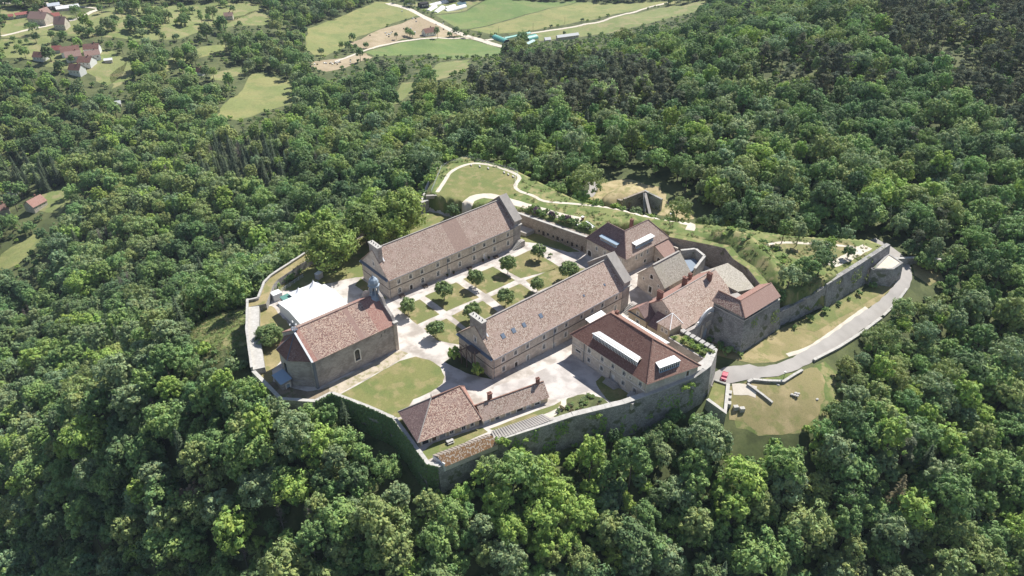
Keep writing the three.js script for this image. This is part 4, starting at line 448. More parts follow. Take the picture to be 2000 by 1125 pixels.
{ // timber gallery and stair on the gable
  const g = thing('timber_stair', 'dark timber outside stair with landing against the barrack gable', 'stairs'); part('landing', box(2.3, 0.2, 4.6, -22.3, 7.6, 27.4), M.timber, g);
  for (const [x, z, h] of [[-23.3, 25.3, 9], [-23.3, 29.5, 9], [-23.3, 22.6, 6.6], [-23.3, 20.2, 3.8], [-21.2, 25.3, 7.6]]) part('post', box(0.24, h + 0.4, 0.24, x, -0.4, z), M.timber, g);
  for (const x of [-23.3, -21.9]) part('stringer', bar([x, 7.7, 25.2], [x, 0.2, 17.4], 0.16, 0.4), M.timber, g); for (let k = 0; k < 22; k++) part('tread', box(1.3, 0.07, 0.34, -22.6, 0.3 + k * 0.34, 17.5 + k * 0.355), M.timber, g);
  part('rail', bar([-23.3, 8.9, 25.3], [-23.3, 8.9, 29.6], 0.1), M.timber, g); part('rail', bar([-23.3, 8.8, 25.2], [-23.3, 1.3, 17.4], 0.1), M.timber, g); part('brace', bar([-23.3, 3, 29.5], [-23.3, 7.4, 25.4], 0.14), M.timber, g); part('brace', bar([-23.3, 3, 25.4], [-23.3, 5.6, 22.6], 0.14), M.timber, g);
}
// ------------------------------------------------------------------ chapel
{
  const g = thing('chapel', 'stone chapel with mottled tile roof, polygonal apse and blue grey bell turret', 'chapel'), x0 = -63.2, x1 = -34, z0 = -14.6, z1 = 3.7, zm = -5.45, e = 10.4, t = 16.4;
  walls(g, [[x0, z1], [x1, z1], [x1, z0], [x0, z0]], -1.5, { 0: e, 1: [[0, e], [1.2, e + 2.2], [4.4, e + 4.2], [6, t + 0.8], [z1 - zm, t + 2.2], [12.3, t + 0.8], [13.9, e + 4.2], [17.1, e + 2.2], [18.3, e]], 2: e, 3: [[0, e], [zm - z0, t], [z1 - z0, e]] }, M.wallGrey, { 0: [{ u: 14.7, v: 3, w: 1.7, h: 3.3, arch: 1, bare: 1, trim: 0.35 }], 1: [{ u: 9, v: 0, w: 2.2, h: 3.4, arch: 1, door: 1, leaf: M.doorWood }] }, 0.9);
  part('cornice', box(x1 - x0, 0.35, 0.5, (x0 + x1) / 2, e - 0.4, z1 + 0.2), M.wallGrey, g); part('corner_pilaster', box(1.1, e + 1, 0.5, x1 - 0.6, -1.5, z1 + 0.22), M.wall, g);
  part('corner_pilaster', box(0.8, e + 1.2, 0.45, x0 + 0.42, -1.5, z1 + 0.2), M.lead, g); part('corner_block', box(1.6, 0.6, 1.2, x1 - 0.4, e, z1 + 0.2), M.coping, g);
  const cuts = [[x0, -61.5, M.roofRed], [-61.5, -47, M.roofSpeckle], [-47, -45.4, M.roofPink], [-45.4, -40.6, M.roofSpeckle], [-40.6, x1 - 0.9, M.roofRed]];
  for (const [a, b, m] of cuts) { part('roof_slope', slab([[a, e - 0.1, z1 + 0.6], [b, e - 0.1, z1 + 0.6], [b, t + 0.3, zm], [a, t + 0.3, zm]], 0.25), m, g); part('roof_slope', slab([[b, e - 0.1, z0 - 0.6], [a, e - 0.1, z0 - 0.6], [a, t + 0.3, zm], [b, t + 0.3, zm]], 0.25), m, g); }
  ridgeCap(g, [x0, t + 0.3, zm], [x1, t + 0.3, zm], M.roofPurple); part('roof_flashing', slab([[x0 - 0.28, e + 0.1, z1 + 0.7], [x0 + 0.28, e + 0.1, z1 + 0.7], [x0 + 0.28, t + 0.5, zm], [x0 - 0.28, t + 0.5, zm]], 0.2), M.zinc, g);
  const A = [[-63.25, -13.2], [-67.6, -8.7], [-67.6, -2.2], [-63.25, 2.3]], ap = part('apse', prism(A, -3, 9.8), M.wallGrey, g), apex = [-62.9, 15.6, zm];
  part('apse_window', box(0.3, 3, 1, -67.7, 3.4, -5.5), M.glass, ap); part('plinth', prism(A.map(([x, z]) => [(x + 63) * 1.06 - 63, (z - zm) * 1.03 + zm]), -3, 2), M.wallGrey, ap);
  const B = A.map(([x, z]) => [(x + 63) * 1.13 - 63, (z - zm) * 1.06 + zm]); for (let i = 0; i < 3; i++) part('apse_roof', slab([[B[i + 1][0], 9.7, B[i + 1][1]], [B[i][0], 9.7, B[i][1]], apex], 0.2), i === 2 ? M.roofRust : M.roofBrown, ap);
  for (const p of B.slice(1, 3)) part('hip_flashing', bar([p[0], 9.8, p[1]], [apex[0], apex[1] + 0.1, apex[2]], 0.22, 0.12), M.lead, ap);
  // bell turret
  const T = new THREE.Group(); T.name = 'bell_turret'; T.position.set(-35.2, 15.2, zm + 0.1); T.scale.set(1.14, 1.05, 1.14); g.add(T); const oct = (pts) => { const q = new THREE.LatheGeometry(pts.map(([r, y]) => new THREE.Vector2(r, y)), 8); q.rotateY(Math.PI / 8); return metric(q.toNonIndexed()); };
  const facet = flat(0.3, 0.37, 0.44, { roughness: 0.55, flatShading: true });
  part('turret_base', oct([[1.9, -1.6], [1.8, 0.6], [1.35, 1.5], [1.5, 1.55], [1.5, 1.9], [0, 1.9]]), facet, T); for (let i = 0; i < 8; i++) { const a = (i + 0.5) * Math.PI / 4; part('column', box(0.3, 3, 0.3, Math.cos(a) * 1.2, 1.9, Math.sin(a) * 1.2, -a), facet, T); }
  part('dome', oct([[1.65, 4.8], [1.65, 5.1], [1.4, 5.3], [1.45, 6.2], [1.15, 7], [0.5, 7.6], [0.28, 8], [0.1, 8.2], [0.05, 9.2]]), facet, T); part('bell', oct([[0.5, 3.2], [0.42, 3.5], [0.28, 4.1], [0, 4.2]]), M.iron, T);
  part('curved_coping', (() => { const c = new THREE.CatmullRomCurve3([[x1 - 0.45, t + 2.1, zm], [x1 - 0.45, t + 0.75, -8.7], [x1 - 0.45, e + 4.25, -10.3], [x1 - 0.45, e + 2.3, -13.4], [x1 - 0.45, e + 0.1, -14.7]].map((p) => new THREE.Vector3(...p))), s = new THREE.Shape([new THREE.Vector2(-0.12, -0.8), new THREE.Vector2(0.12, -0.8), new THREE.Vector2(0.12, 0.8), new THREE.Vector2(-0.12, 0.8)]); return metric(new THREE.ExtrudeGeometry(s, { steps: 14, extrudePath: c, bevelEnabled: false })); })(), M.coping, g);
  for (const [x, y] of [[-38.4, 8.9], [-39.8, 8.1]]) part('wall_anchor', bar([x, y - 0.5, z1 + 0.08], [x + 0.3, y + 0.5, z1 + 0.08], 0.12), M.iron, g);
  const an = thing('antenna_mast', 'cluster of white antennas at the end of the chapel ridge', 'antenna', undefined, [-62.8, 16.4, zm]); part('platform', box(1.6, 0.12, 1.8, 0, 0.3, 0), M.lead, an); part('leg', box(0.9, 0.5, 0.9, 0, -0.2, 0), M.iron, an);
  for (const [x, z, h] of [[-0.6, -0.7, 1.8], [0.3, -0.8, 2.4], [0.7, 0.4, 1.9], [-0.5, 0.6, 1.5]]) { part('mast', cyl(0.05, 0.05, h, x, 0.4, z, 6), M.lead, an); const d = part('dish', new THREE.CylinderGeometry(0.34, 0.26, 0.22, 14), M.white, an); d.position.set(x - 0.15, 0.2 + h, z); d.rotation.z = 1.2; d.rotation.y = h; }
  const sh = thing('lean_to_shed', 'small lean-to with blue sheet roof and pale door against the chapel apse', 'shed'); walls(sh, [[-71.3, -1.9], [-68.2, -1.9], [-68.2, -7], [-71.3, -7]], -1.5, { 0: 2.7, 1: 3.1, 2: 2.7, 3: 2.6 }, M.wallGrey, { 0: [{ u: 1.9, v: -0.3, w: 1.1, h: 2, door: 1, leaf: flat(0.33, 0.42, 0.52) }] }, 0.25); part('roof_sheet', slab([[-71.7, 2.8, -1.5], [-71.7, 2.8, -7.4], [-67.9, 3.3, -7.4], [-67.9, 3.3, -1.5]], 0.1), M.zincBlue, sh);
}
// ------------------------------------------------------------------ marquee, cabins
{
  const g = thing('marquee', 'large white event marquee beside the chapel', 'tent'), x0 = -53.5, x1 = -36, z0 = -39.4, z1 = -22.9;
  walls(g, [[x0, z1], [x1, z1], [x1, z0], [x0, z0]], -0.1, { 0: 4, 1: 4, 2: 4, 3: 4 }, M.tent, {}, 0.06);
  const zr = (z0 + z1) / 2; part('roof_sheet', slab([[x0 - 0.1, 3.95, z1 + 0.1], [x1 + 0.1, 3.95, z1 + 0.1], [x1 + 0.1, 5.1, zr], [x0 - 0.1, 5.1, zr]], 0.05), M.tent, g); part('roof_sheet', slab([[x1 + 0.1, 3.95, z0 - 0.1], [x0 - 0.1, 3.95, z0 - 0.1], [x0 - 0.1, 5.1, zr], [x1 + 0.1, 5.1, zr]], 0.05), M.tent, g);
  for (const x of [x0, x1]) part('gable_sheet', wallPanel(x < -50 ? [x, z0] : [x, z1], x < -50 ? [x, z1] : [x, z0], 4.002, [[0, 4.01], [8.25, 5.02], [16.5, 4.01]], 0.05), M.tent, g);
  for (const [x, w, pk] of [[-39.3, 5.6, 6.5], [-45, 5.6, 5.9]]) { const p = thing('pagoda_tent', x > -42 ? 'white pointed pagoda tent behind the marquee, nearer the barrack' : 'white pointed pagoda tent behind the marquee, nearer the white cabin', 'tent'); const pr = []; for (let k = 0; k <= 8; k++) { const t = k / 8; pr.push(new THREE.Vector2(0.04 + (w / 1.414) * Math.pow(1 - t, 1.9), 3.2 + (pk - 3.2) * t)); } const q = new THREE.LatheGeometry(pr.reverse(), 4); q.rotateY(Math.PI / 4); q.translate(x, 0, -40.8); part('canopy', metric(q.toNonIndexed()), M.tent, p); for (const sx of [-1, 1]) for (const sz of [-1, 1]) part('leg', box(0.09, 3.2, 0.09, x + sx * (w / 2 - 0.1), 0, -40.8 + sz * (w / 2 - 0.1)), M.zinc, p); }
  const cb = (name, label, P, h, m, rm) => { const c = thing(name, label, 'cabin'); walls(c, P, -0.1, { 0: h, 1: h, 2: h, 3: h }, m, {}, 0.1); part('roof', prism(P.map(([x, z], i) => { const cx = (P[0][0] + P[2][0]) / 2, cz = (P[0][1] + P[2][1]) / 2; return [cx + (x - cx) * 1.04, cz + (z - cz) * 1.04]; }), h, h + 0.14), rm, c); return c; };
  const c1 = cb('site_cabin', 'white box cabin by the rampart behind the marquee', [[-52.1, -46.3], [-48.9, -46.3], [-48.9, -49], [-52.1, -49]], 2.5, M.white, M.white); part('door', box(0.06, 1.9, 0.9, -52.14, 0, -47.5), M.doorGrey, c1);
  cb('site_cabin', 'low cabin with green sheet roof beside the marquee', [[-50.6, -41.4], [-47.2, -42.2], [-47.6, -44.9], [-50.6, -44.6]], 2.2, M.doorGrey, flat(0.09, 0.24, 0.2, { roughness: 0.6 }));
  cb('site_cabin', 'small white kiosk at the edge of the lime shade', [[-33.6, -48.6], [-31.4, -49.4], [-32, -51.2], [-34.2, -50.4]], 2.1, M.doorGrey, M.white);
  const fn = thing('mesh_fence', 'sagging grey mesh fence behind the marquee', 'fence'); for (let k = 0; k < 6; k++) part('post', cyl(0.05, 0.05, 1.6, -47.6 + k * 2.1, 0, -50.2 - k * 0.75, 6), M.zinc, fn); for (let k = 0; k < 5; k++) for (const y of [0.4, 0.8, 1.2, 1.5]) part('wire', bar([-47.6 + k * 2.1, y, -50.2 - k * 0.75], [-45.5 + k * 2.1, y - 0.05, -50.95 - k * 0.75], 0.05), M.zinc, fn);
}
// ------------------------------------------------------------------ hipped barrack with the long glazed dormer
function dormer(parent, front, dir, y0, y1, roofPts, roofMat, n, label) { // front: [[x,z],[x,z]] seen from outside
  const [a, b] = front, L = Math.hypot(b[0] - a[0], b[1] - a[1]), d = [(b[0] - a[0]) / L, (b[1] - a[1]) / L], nrm = [-d[1], d[0]];
  const g = new THREE.Group(); g.name = 'dormer'; if (label) g.userData.label = label; parent.add(g);
  part('dormer_body', prism([[a[0] - nrm[0] * 0.35, a[1] - nrm[1] * 0.35], [b[0] - nrm[0] * 0.35, b[1] - nrm[1] * 0.35], [b[0] - nrm[0] * dir, b[1] - nrm[1] * dir], [a[0] - nrm[0] * dir, a[1] - nrm[1] * dir]], y0 - 0.8, y1 - 0.02), M.timberPale, g); part('pane', bar([a[0] - nrm[0] * 0.1, (y0 + y1) / 2 + 0.1, a[1] - nrm[1] * 0.1], [b[0] - nrm[0] * 0.1, (y0 + y1) / 2 + 0.1, b[1] - nrm[1] * 0.1], 0.06, y1 - y0 - 0.3), M.glass, g);
  part('dormer_sill', bar([a[0], y0 + 0.05, a[1]], [b[0], y0 + 0.05, b[1]], 0.5, 0.5), M.zincBlue, g);
  for (let k = 0; k <= n; k++) { const t = k / n; part('mullion', box(0.18, y1 - y0 - 0.2, 0.22, a[0] + (b[0] - a[0]) * t, y0 + 0.2, a[1] + (b[1] - a[1]) * t, Math.atan2(-d[1], d[0])), M.white, g); }
  part('transom', bar([a[0], y0 + (y1 - y0) * 0.62, a[1]], [b[0], y0 + (y1 - y0) * 0.62, b[1]], 0.1), M.white, g);
  const cheek = (p) => part('dormer_cheek', wallPanel(p === a ? [p[0] - nrm[0] * dir, p[1] - nrm[1] * dir] : [p[0], p[1]], p === a ? [p[0], p[1]] : [p[0] - nrm[0] * dir, p[1] - nrm[1] * dir], y0 - 0.8, y1 - 0.03, 0.15), M.zincBlue, g); cheek(a); cheek(b);
  part('dormer_roof', slab(roofPts, 0.12), roofMat, g); for (let k = 1; k < n * 0.75; k++) { const t = k / (n * 0.75), P = (i, j) => roofPts[i].map((v, q) => v + (roofPts[j][q] - v) * t), A = P(0, 1), B = P(3, 2); part('roof_seam', bar([A[0], A[1] + 0.03, A[2]], [B[0], B[1] + 0.03, B[2]], 0.06, 0.08), M.zinc, g); }
  return g;
}
{
  const g = thing('hipped_barrack', 'hipped stone barrack with long white dormer between lower yard and front rampart', 'barrack');
  const P = [[7.3, 70.7], [24.8, 75.6], [26, 40.3], [7.3, 40.3]], e = 6.3, y0 = -4, R0 = [16.6, 13.9, 47.2], R1 = [16.4, 13.9, 64.2];
  const W = P.map((p, i) => ({})), up = [47.7, 53.2, 57.6, 62.1, 68.4].map((z) => ({ u: z - 40.3, v: 3.4, w: 1.25, h: 1.8 })), lo = [47.8, 53.2, 62.1, 66.6].map((z) => ({ u: z - 40.3, v: -0.3, w: 1.25, h: 1.8 }));
  walls(g, P, y0, { 0: e, 1: e, 2: e, 3: e }, M.wallPale, { 3: [...up, ...lo, { u: 24.3, v: 3.9, w: 0.8, h: 0.8 }, { u: 17.6, v: -1.6, w: 1.3, h: 2.6, door: 1, leaf: M.white }, { u: 2.8, v: 0.8, w: 2.4, h: 0.9, bare: 1 }], 0: [{ u: 14.6, v: 3.4, w: 1.1, h: 2.1, door: 1, leaf: M.doorWood }] });
  part('string_course', box(0.14, 0.22, 30, 7.24, 2.7, 55.5), M.stoneTrim, g); part('cornice', box(0.5, 0.3, 30.6, 7.1, e - 0.35, 55.5), M.stoneTrim, g); part('downpipe', cyl(0.09, 0.09, 8.4, 7.1, -2.6, 45.7, 6), M.lead, g); part('downpipe', cyl(0.09, 0.09, 4, 7.1, -2, 57, 6), M.iron, g);
  const ex = (p, k = 0.6) => { const cx = 16.5, cz = 56.5; return [p[0] + Math.sign(p[0] - cx) * k, e - 0.05, p[1] + Math.sign(p[1] - cz) * k]; }, E = P.map((p) => ex(p));
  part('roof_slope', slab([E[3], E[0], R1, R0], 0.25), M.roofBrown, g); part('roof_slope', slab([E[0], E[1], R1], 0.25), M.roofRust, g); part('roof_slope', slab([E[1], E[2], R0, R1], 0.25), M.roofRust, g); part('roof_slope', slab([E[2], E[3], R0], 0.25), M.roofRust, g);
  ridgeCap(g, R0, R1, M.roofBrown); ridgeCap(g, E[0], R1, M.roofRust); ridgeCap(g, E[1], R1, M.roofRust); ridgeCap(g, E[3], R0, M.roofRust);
  dormer(g, [[9, 47.4], [9, 65.1]], 2.6, 7.5, 9.8, [[8.8, 9.75, 46.9], [8.8, 9.75, 65.5], [11.7, 9.85, 64.2], [11.7, 9.85, 48.2]], M.white, 30, 'long white roofed dormer with a band of small panes');
  dormer(g, [[12.2, 71], [19.1, 72.7]], 2.4, 7.4, 9.5, [[11.9, 9.45, 71.15], [19.35, 9.45, 72.95], [19.5, 9.75, 70.2], [12.8, 9.75, 68.8]], M.white, 10, 'short white roofed dormer above the rampart');
  chimney(g, 21.4, 9, 45.6, 0.9, 0.9, 2.3, 1);
  const cp = thing('canopy_roof', 'white flat canopy between the hipped barrack and the long barrack', 'canopy'); part('roof_sheet', slab([[16.2, 5.6, 39.7], [23.8, 5.6, 39.7], [23.8, 6.1, 37], [16.2, 6.1, 37]], 0.15), M.white, cp); for (const x of [16.6, 20, 23.4]) part('post', box(0.16, 8.4, 0.16, x, -2.8, 37.3), M.iron, cp); part('wall', box(7, 8, 0.2, 20, -2.8, 39.4), M.wallGrey, cp);
  const cq = thing('canopy_roof', 'long white canopy strip behind the hipped barrack', 'canopy'); part('roof_sheet', slab([[28.2, 5.2, 62.2], [28.2, 5.2, 43], [26.2, 5.9, 43], [26.2, 5.9, 62.2]], 0.15), M.white, cq); for (let k = 0; k < 5; k++) part('post', box(0.14, 8, 0.14, 28, -2.9, 43.6 + k * 4.5), M.iron, cq); part('vent_pipe', cyl(0.08, 0.08, 1, 27.2, 5.5, 51, 6), M.lead, cq);
  const st = thing('stone_stairs', 'dark stepped stair mound against the hipped barrack', 'stairs'); for (let k = 0; k < 7; k++) part('step', prism([[6.9, 55 + k * 0.25], [3.2 + k * 0.45, 55.6 + k * 0.25], [3.4 + k * 0.45, 61.8 - k * 0.3], [6.9, 62.2 - k * 0.3]], -2.6 + k * 0.02, -2.05 + k * 0.24), M.slabTop, st);
  for (const [x, z, y, rot] of [[5, 67.4, 0.9, 0.3], [2.8, 69.6, 1.3, 0.25]]) { const h = thing('roof_hatch', rot > 0.26 ? 'flat grey hatch roof by the barrack corner' : 'low flat slab roof on the rampart walk', 'hatch', undefined, [x, y - 2.5, z], rot); part('curb', box(2.4, 2.4, 1.6), M.wallPale, h); part('lid', box(2.7, 0.14, 1.9, 0, 2.4, 0), M.slabTop, h); }
}
// ------------------------------------------------------------------ low hipped house, annex, sheds
{
  const g = thing('hipped_house', 'low house with mottled hipped tile roof beside the lawn', 'house'), y0 = -1.5, e = 2.9;
  const P = [[-53.4, 43.2], [-36.2, 47.4], [-32.4, 34.8], [-50.8, 31.2]];
  walls(g, P, y0, { 0: e, 1: e, 2: e, 3: e }, M.render, { 0: [{ u: 1.6, v: 0, w: 1.9, h: 2.1, bare: 1 }, { u: 4.2, v: -0.1, w: 1.3, h: 2.2, door: 1, leaf: M.doorWood }, { u: 6.6, v: -0.1, w: 1.8, h: 2.1, door: 1, leaf: M.doorGrey }, { u: 9.4, v: 0.5, w: 1.2, h: 1.5 }, { u: 13, v: 0.2, w: 1.2, h: 1.8 }, { u: 15.6, v: 0.5, w: 1.1, h: 1.4 }], 2: [{ u: 5, v: 0.4, w: 1, h: 1.5 }, { u: 11, v: 0.4, w: 1, h: 1.5 }] }, 0.5);
  const S = [-54.6, 2.7, 44.1], Ee = [-35.7, 2.7, 48.3], N = [-31, 2.7, 34.1], W = [-51.9, 2.7, 30.4], A = [-44.6, 8.2, 37], B = [-35.6, 8.2, 38.3];
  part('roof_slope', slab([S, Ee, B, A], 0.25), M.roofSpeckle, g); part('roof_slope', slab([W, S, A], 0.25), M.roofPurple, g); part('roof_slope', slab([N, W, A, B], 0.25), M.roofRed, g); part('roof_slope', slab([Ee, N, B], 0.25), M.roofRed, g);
  ridgeCap(g, A, B, M.roofRust); ridgeCap(g, S, A, M.slabTop, 0.12); ridgeCap(g, W, A, M.slabTop, 0.12); ridgeCap(g, Ee, B, M.roofRust); ridgeCap(g, N, B, M.roofRust); part('flue', cyl(0.12, 0.12, 1, -44.4, 8, 36.6, 8), M.iron, g);
  const h = thing('annex_house', 'long low tiled annex with two brick chimneys by the herb garden', 'house'), u = [0.974, 0.227], v = [-0.227, 0.974], o = [-33.9, 41.8], q = (a, b) => [o[0] + u[0] * a + v[0] * b, o[1] + u[1] * a + v[1] * b], L = 21, w = 6.4;
  walls(h, [q(0, w), q(L, w), q(L, 0), q(0, 0)], -2.2, { 0: 2.1, 1: [[0, 2.1], [w / 2, 5], [w, 2.1]], 2: 2.1, 3: [[0, 2.1], [w / 2, 5], [w, 2.1]] }, M.render, { 0: [{ u: 1.3, v: -0.9, w: 1.7, h: 2.2, door: 1, leaf: M.white }, { u: 4.6, v: -0.1, w: 1.3, h: 1.4 }, { u: 8, v: -0.9, w: 1.4, h: 2.2, door: 1, leaf: M.doorGrey }, { u: 11.8, v: -0.9, w: 2, h: 2.1, door: 1, leaf: M.doorwayShade }, { u: 14.6, v: -0.9, w: 1.3, h: 2.2, door: 1, leaf: M.white }, { u: 17.6, v: 0, w: 1.7, h: 1.1 }] }, 0.45);
  const Q = (a, b, y) => { const p = q(a, b); return [p[0], y, p[1]]; }; part('roof_slope', slab([Q(-0.3, w + 0.5, 1.8), Q(L + 0.3, w + 0.5, 1.8), Q(L + 0.3, w / 2, 5.15), Q(-0.3, w / 2, 5.15)], 0.22), M.roofOld, h); part('roof_slope', slab([Q(L + 0.3, -0.5, 1.8), Q(-0.3, -0.5, 1.8), Q(-0.3, w / 2, 5.15), Q(L + 0.3, w / 2, 5.15)], 0.22), M.roofRed, h); ridgeCap(h, Q(-0.3, w / 2, 5.15), Q(L + 0.3, w / 2, 5.15), M.roofRust);
  chimney(h, ...Q(4.2, w / 2 - 0.8, 4), 1.1, 1, 2.9, 2, M.brick, -0.23); chimney(h, ...Q(19.4, w / 2 - 0.1, 4.2), 0.9, 0.8, 2.6, 2, M.brick, -0.23);
  const s = thing('garden_shed', 'long lean-to shed with rusty lichen covered corrugated roof on the rampart', 'shed'), a = [-53.6, 1.6, 49.2], b = [-37.4, 1.6, 52.9], r0 = [-53.4, 2.5, 51.2], r1 = [-37.6, 2.5, 54.7], f0 = [-52.9, 0.6, 54.1], f1 = [-37, 0.7, 57.2];
  part('roof_sheet', slab([b, a, r0, r1], 0.1), M.timberPale, s); part('roof_sheet', slab([f0, f1, r1, r0], 0.1), M.rustRoof, s); for (let k = 1; k < 16; k++) { const t = k / 16, m = (p, r) => p.map((c, i) => c + (r[i] - c) * t + (i === 1 ? 0.05 : 0)); part('batten', bar(m(a, b), m(r0, r1), 0.08, 0.08), M.timber, s); }
  part('end_wall', prism([[-53.5, 49.3], [-53, 53.8], [-52.7, 53.7], [-53.2, 49.2]], -1.5, 1.45), M.white, s); part('rear_wall', prism([[-52.8, 53.7], [-37.2, 56.8], [-37.1, 56.4], [-52.7, 53.3]], -1.5, 0.5), M.wallPale, s); part('front_wall', prism([[-53.2, 49.4], [-37.6, 53], [-37.7, 53.4], [-53.3, 49.8]], -1.5, 1.45), M.timber, s);
  const t = thing('sloping_slab', 'weathered grey corrugated roof slab lying along the rampart', 'roof'), K = [[-35.6, 0.9, 51.9], [-20.2, 0.9, 56.4], [-19.9, 1.25, 60.3], [-37, 0.95, 55.4]]; part('roof_sheet', slab([K[3], K[2], K[1], K[0]], 0.2), M.slabTop, t); for (let k = 1; k < 22; k++) { const c = k / 22, m = (p, r) => p.map((w_, i) => w_ + (r[i] - w_) * c + (i === 1 ? 0.06 : 0)); part('rib', bar(m(K[0], K[1]), m(K[3], K[2]), 0.18, 0.07), M.slabTop, t); } part('support', prism([[-35.4, 52.2], [-20.6, 56.6], [-20.4, 59.8], [-36.6, 55.2]], -1.8, 0.7), M.rubblePale, t);
  const pb = thing('picnic_table', 'pale concrete picnic table on the strip below the hipped house', 'table', undefined, [-46.4, PY(-46.4, 47.4), 47.4], -0.23); part('table_top', box(2, 0.08, 0.8, 0, 0.72, 0), M.coping, pb); for (const z of [-0.75, 0.75]) part('bench', box(2, 0.08, 0.3, 0, 0.42, z), M.coping, pb); for (const x of [-0.7, 0.7]) part('leg', box(0.12, 0.72, 1.4, x, 0, 0), M.coping, pb);
}
// ------------------------------------------------------------------ L shaped hipped building by the terrace
{
  const g = thing('corner_house', 'hipped L shaped stone house with two dormers and arched doorways at the courtyard end', 'house'), y0 = -3.5, e = 6;
  const P = [[54.1, 20.5], [77.9, 20.5], [77.9, 8.2], [64.8, 8.2], [64.8, 0.8], [54.1, 0.8]];
  walls(g, P, y0, { 0: e, 1: e, 2: e, 3: e, 4: e, 5: e }, M.wall, { 0: [6, 9, 12.4].map((u) => ({ u, v: 3.4, w: 1.1, h: 1.7 })).concat([{ u: 11.4, v: -0.4, w: 1.4, h: 1.6, bare: 1 }]), 5: [{ u: 1.7, v: -1.6, w: 2, h: 1.9, arch: 1, door: 1, leaf: M.doorwayShade }, { u: 5.2, v: 3, w: 1, h: 1.6 }, { u: 9.4, v: 3, w: 1, h: 1.6 }, { u: 13.6, v: 3, w: 1, h: 1.6 }, { u: 9.4, v: -0.6, w: 1.1, h: 1.7 }, { u: 13.6, v: -0.6, w: 1.1, h: 1.7 }, { u: 17.2, v: 3, w: 1, h: 1.6 }] });
  const o = 0.5, A = [53.6, e - 0.1, 0.3], B = [53.6, e - 0.1, 21], C = [78.4, e - 0.1, 21], Dd = [78.4, e - 0.1, 7.7], Ei = [65.3, e - 0.1, 7.7], Fi = [65.3, e - 0.1, 0.3], na = [59.4, 13, 6], mi = [59.4, 13, 14.35], ea = [72.6, 13, 14.35];
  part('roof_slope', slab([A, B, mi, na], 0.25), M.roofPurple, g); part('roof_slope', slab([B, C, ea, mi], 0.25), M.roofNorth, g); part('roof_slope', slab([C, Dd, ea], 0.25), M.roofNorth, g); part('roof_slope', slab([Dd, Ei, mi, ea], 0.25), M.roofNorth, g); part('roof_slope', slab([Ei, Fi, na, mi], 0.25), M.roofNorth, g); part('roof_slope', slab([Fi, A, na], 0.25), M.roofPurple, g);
  for (const [a, b] of [[na, mi], [mi, ea], [A, na], [B, mi], [C, ea]]) ridgeCap(g, a, b, M.roofPurple, 0.14);
  dormer(g, [[55.2, 6.7], [55.2, 14.7]], 1.6, 7.5, 9, [[54.7, 9.05, 6.2], [54.7, 9.05, 15.2], [57, 9.35, 15.2], [57, 9.35, 6.2]], M.zincBlue, 13); dormer(g, [[60.4, 19.5], [70.1, 19.5]], 1.8, 7.4, 9, [[59.9, 9.05, 20], [70.6, 9.05, 20], [70.6, 9.35, 17.4], [59.9, 9.35, 17.4]], M.white, 15);
  chimney(g, 65.6, 11, 12.2, 1.1, 1, 3.6, 1);
  const w = thing('side_wing', 'small rose tiled wing beside the corner house', 'house'); walls(w, [[70.4, 26], [77.8, 26], [77.8, 20.7], [70.4, 20.7]], -3.5, { 0: 2.6, 1: 3.8, 2: 5, 3: [[0, 5], [5.3, 2.6]] }, M.wall, { 3: [{ u: 2.4, v: -1.6, w: 1.8, h: 1.6, arch: 1, door: 1, leaf: M.doorwayShade }] }); part('roof_slope', slab([[69.8, 2.3, 26.6], [78.2, 2.3, 26.6], [78.2, 5.6, 20.6], [69.8, 5.6, 20.6]], 0.22), M.roofPink, w);
  const c = thing('stair_canopy', 'white slatted canopy over the terrace stair', 'canopy'); for (const [x, z] of [[58, -8.6], [63, -8], [62.8, -3.8], [59.6, -3.4]]) part('post', box(0.15, 1.4, 0.15, x, 5, z), M.iron, c); for (let k = 0; k < 7; k++) { const t = k / 6; part('slat', bar([58 + 1.6 * t, 6.4 - t * 0.4, -8.6 + 5.2 * t], [63.2 - 0.4 * t, 6.4 - t * 0.4, -8 + 4.3 * t], 0.55, 0.08), M.white, c); } part('beam', bar([58, 6.3, -8.7], [59.6, 5.9, -3.3], 0.2), M.iron, c); part('beam', bar([63.2, 6.3, -8.1], [62.8, 5.9, -3.6], 0.2), M.iron, c);
  const q = thing('vent_stack', 'small brick stack with pale cap on the terrace track', 'chimney', undefined, [63.4, PY(63.4, -10.8), -10.8]); part('stack', box(0.8, 1.3, 0.8), M.brick, q); part('cap', box(1.1, 0.2, 1.1, 0, 1.3, 0), M.white, q);
  const bs = thing('stone_block_row', 'row of pale masonry blocks behind the corner house', 'wall'); for (let k = 0; k < 6; k++) part('block', box(1, 0.8, 0.7, 66.6 + k * 1.6, PY(66.6 + k * 1.6, 2.4 + k * 0.6) - 0.1, 2.4 + k * 0.6, -0.35), M.coping, bs);
}
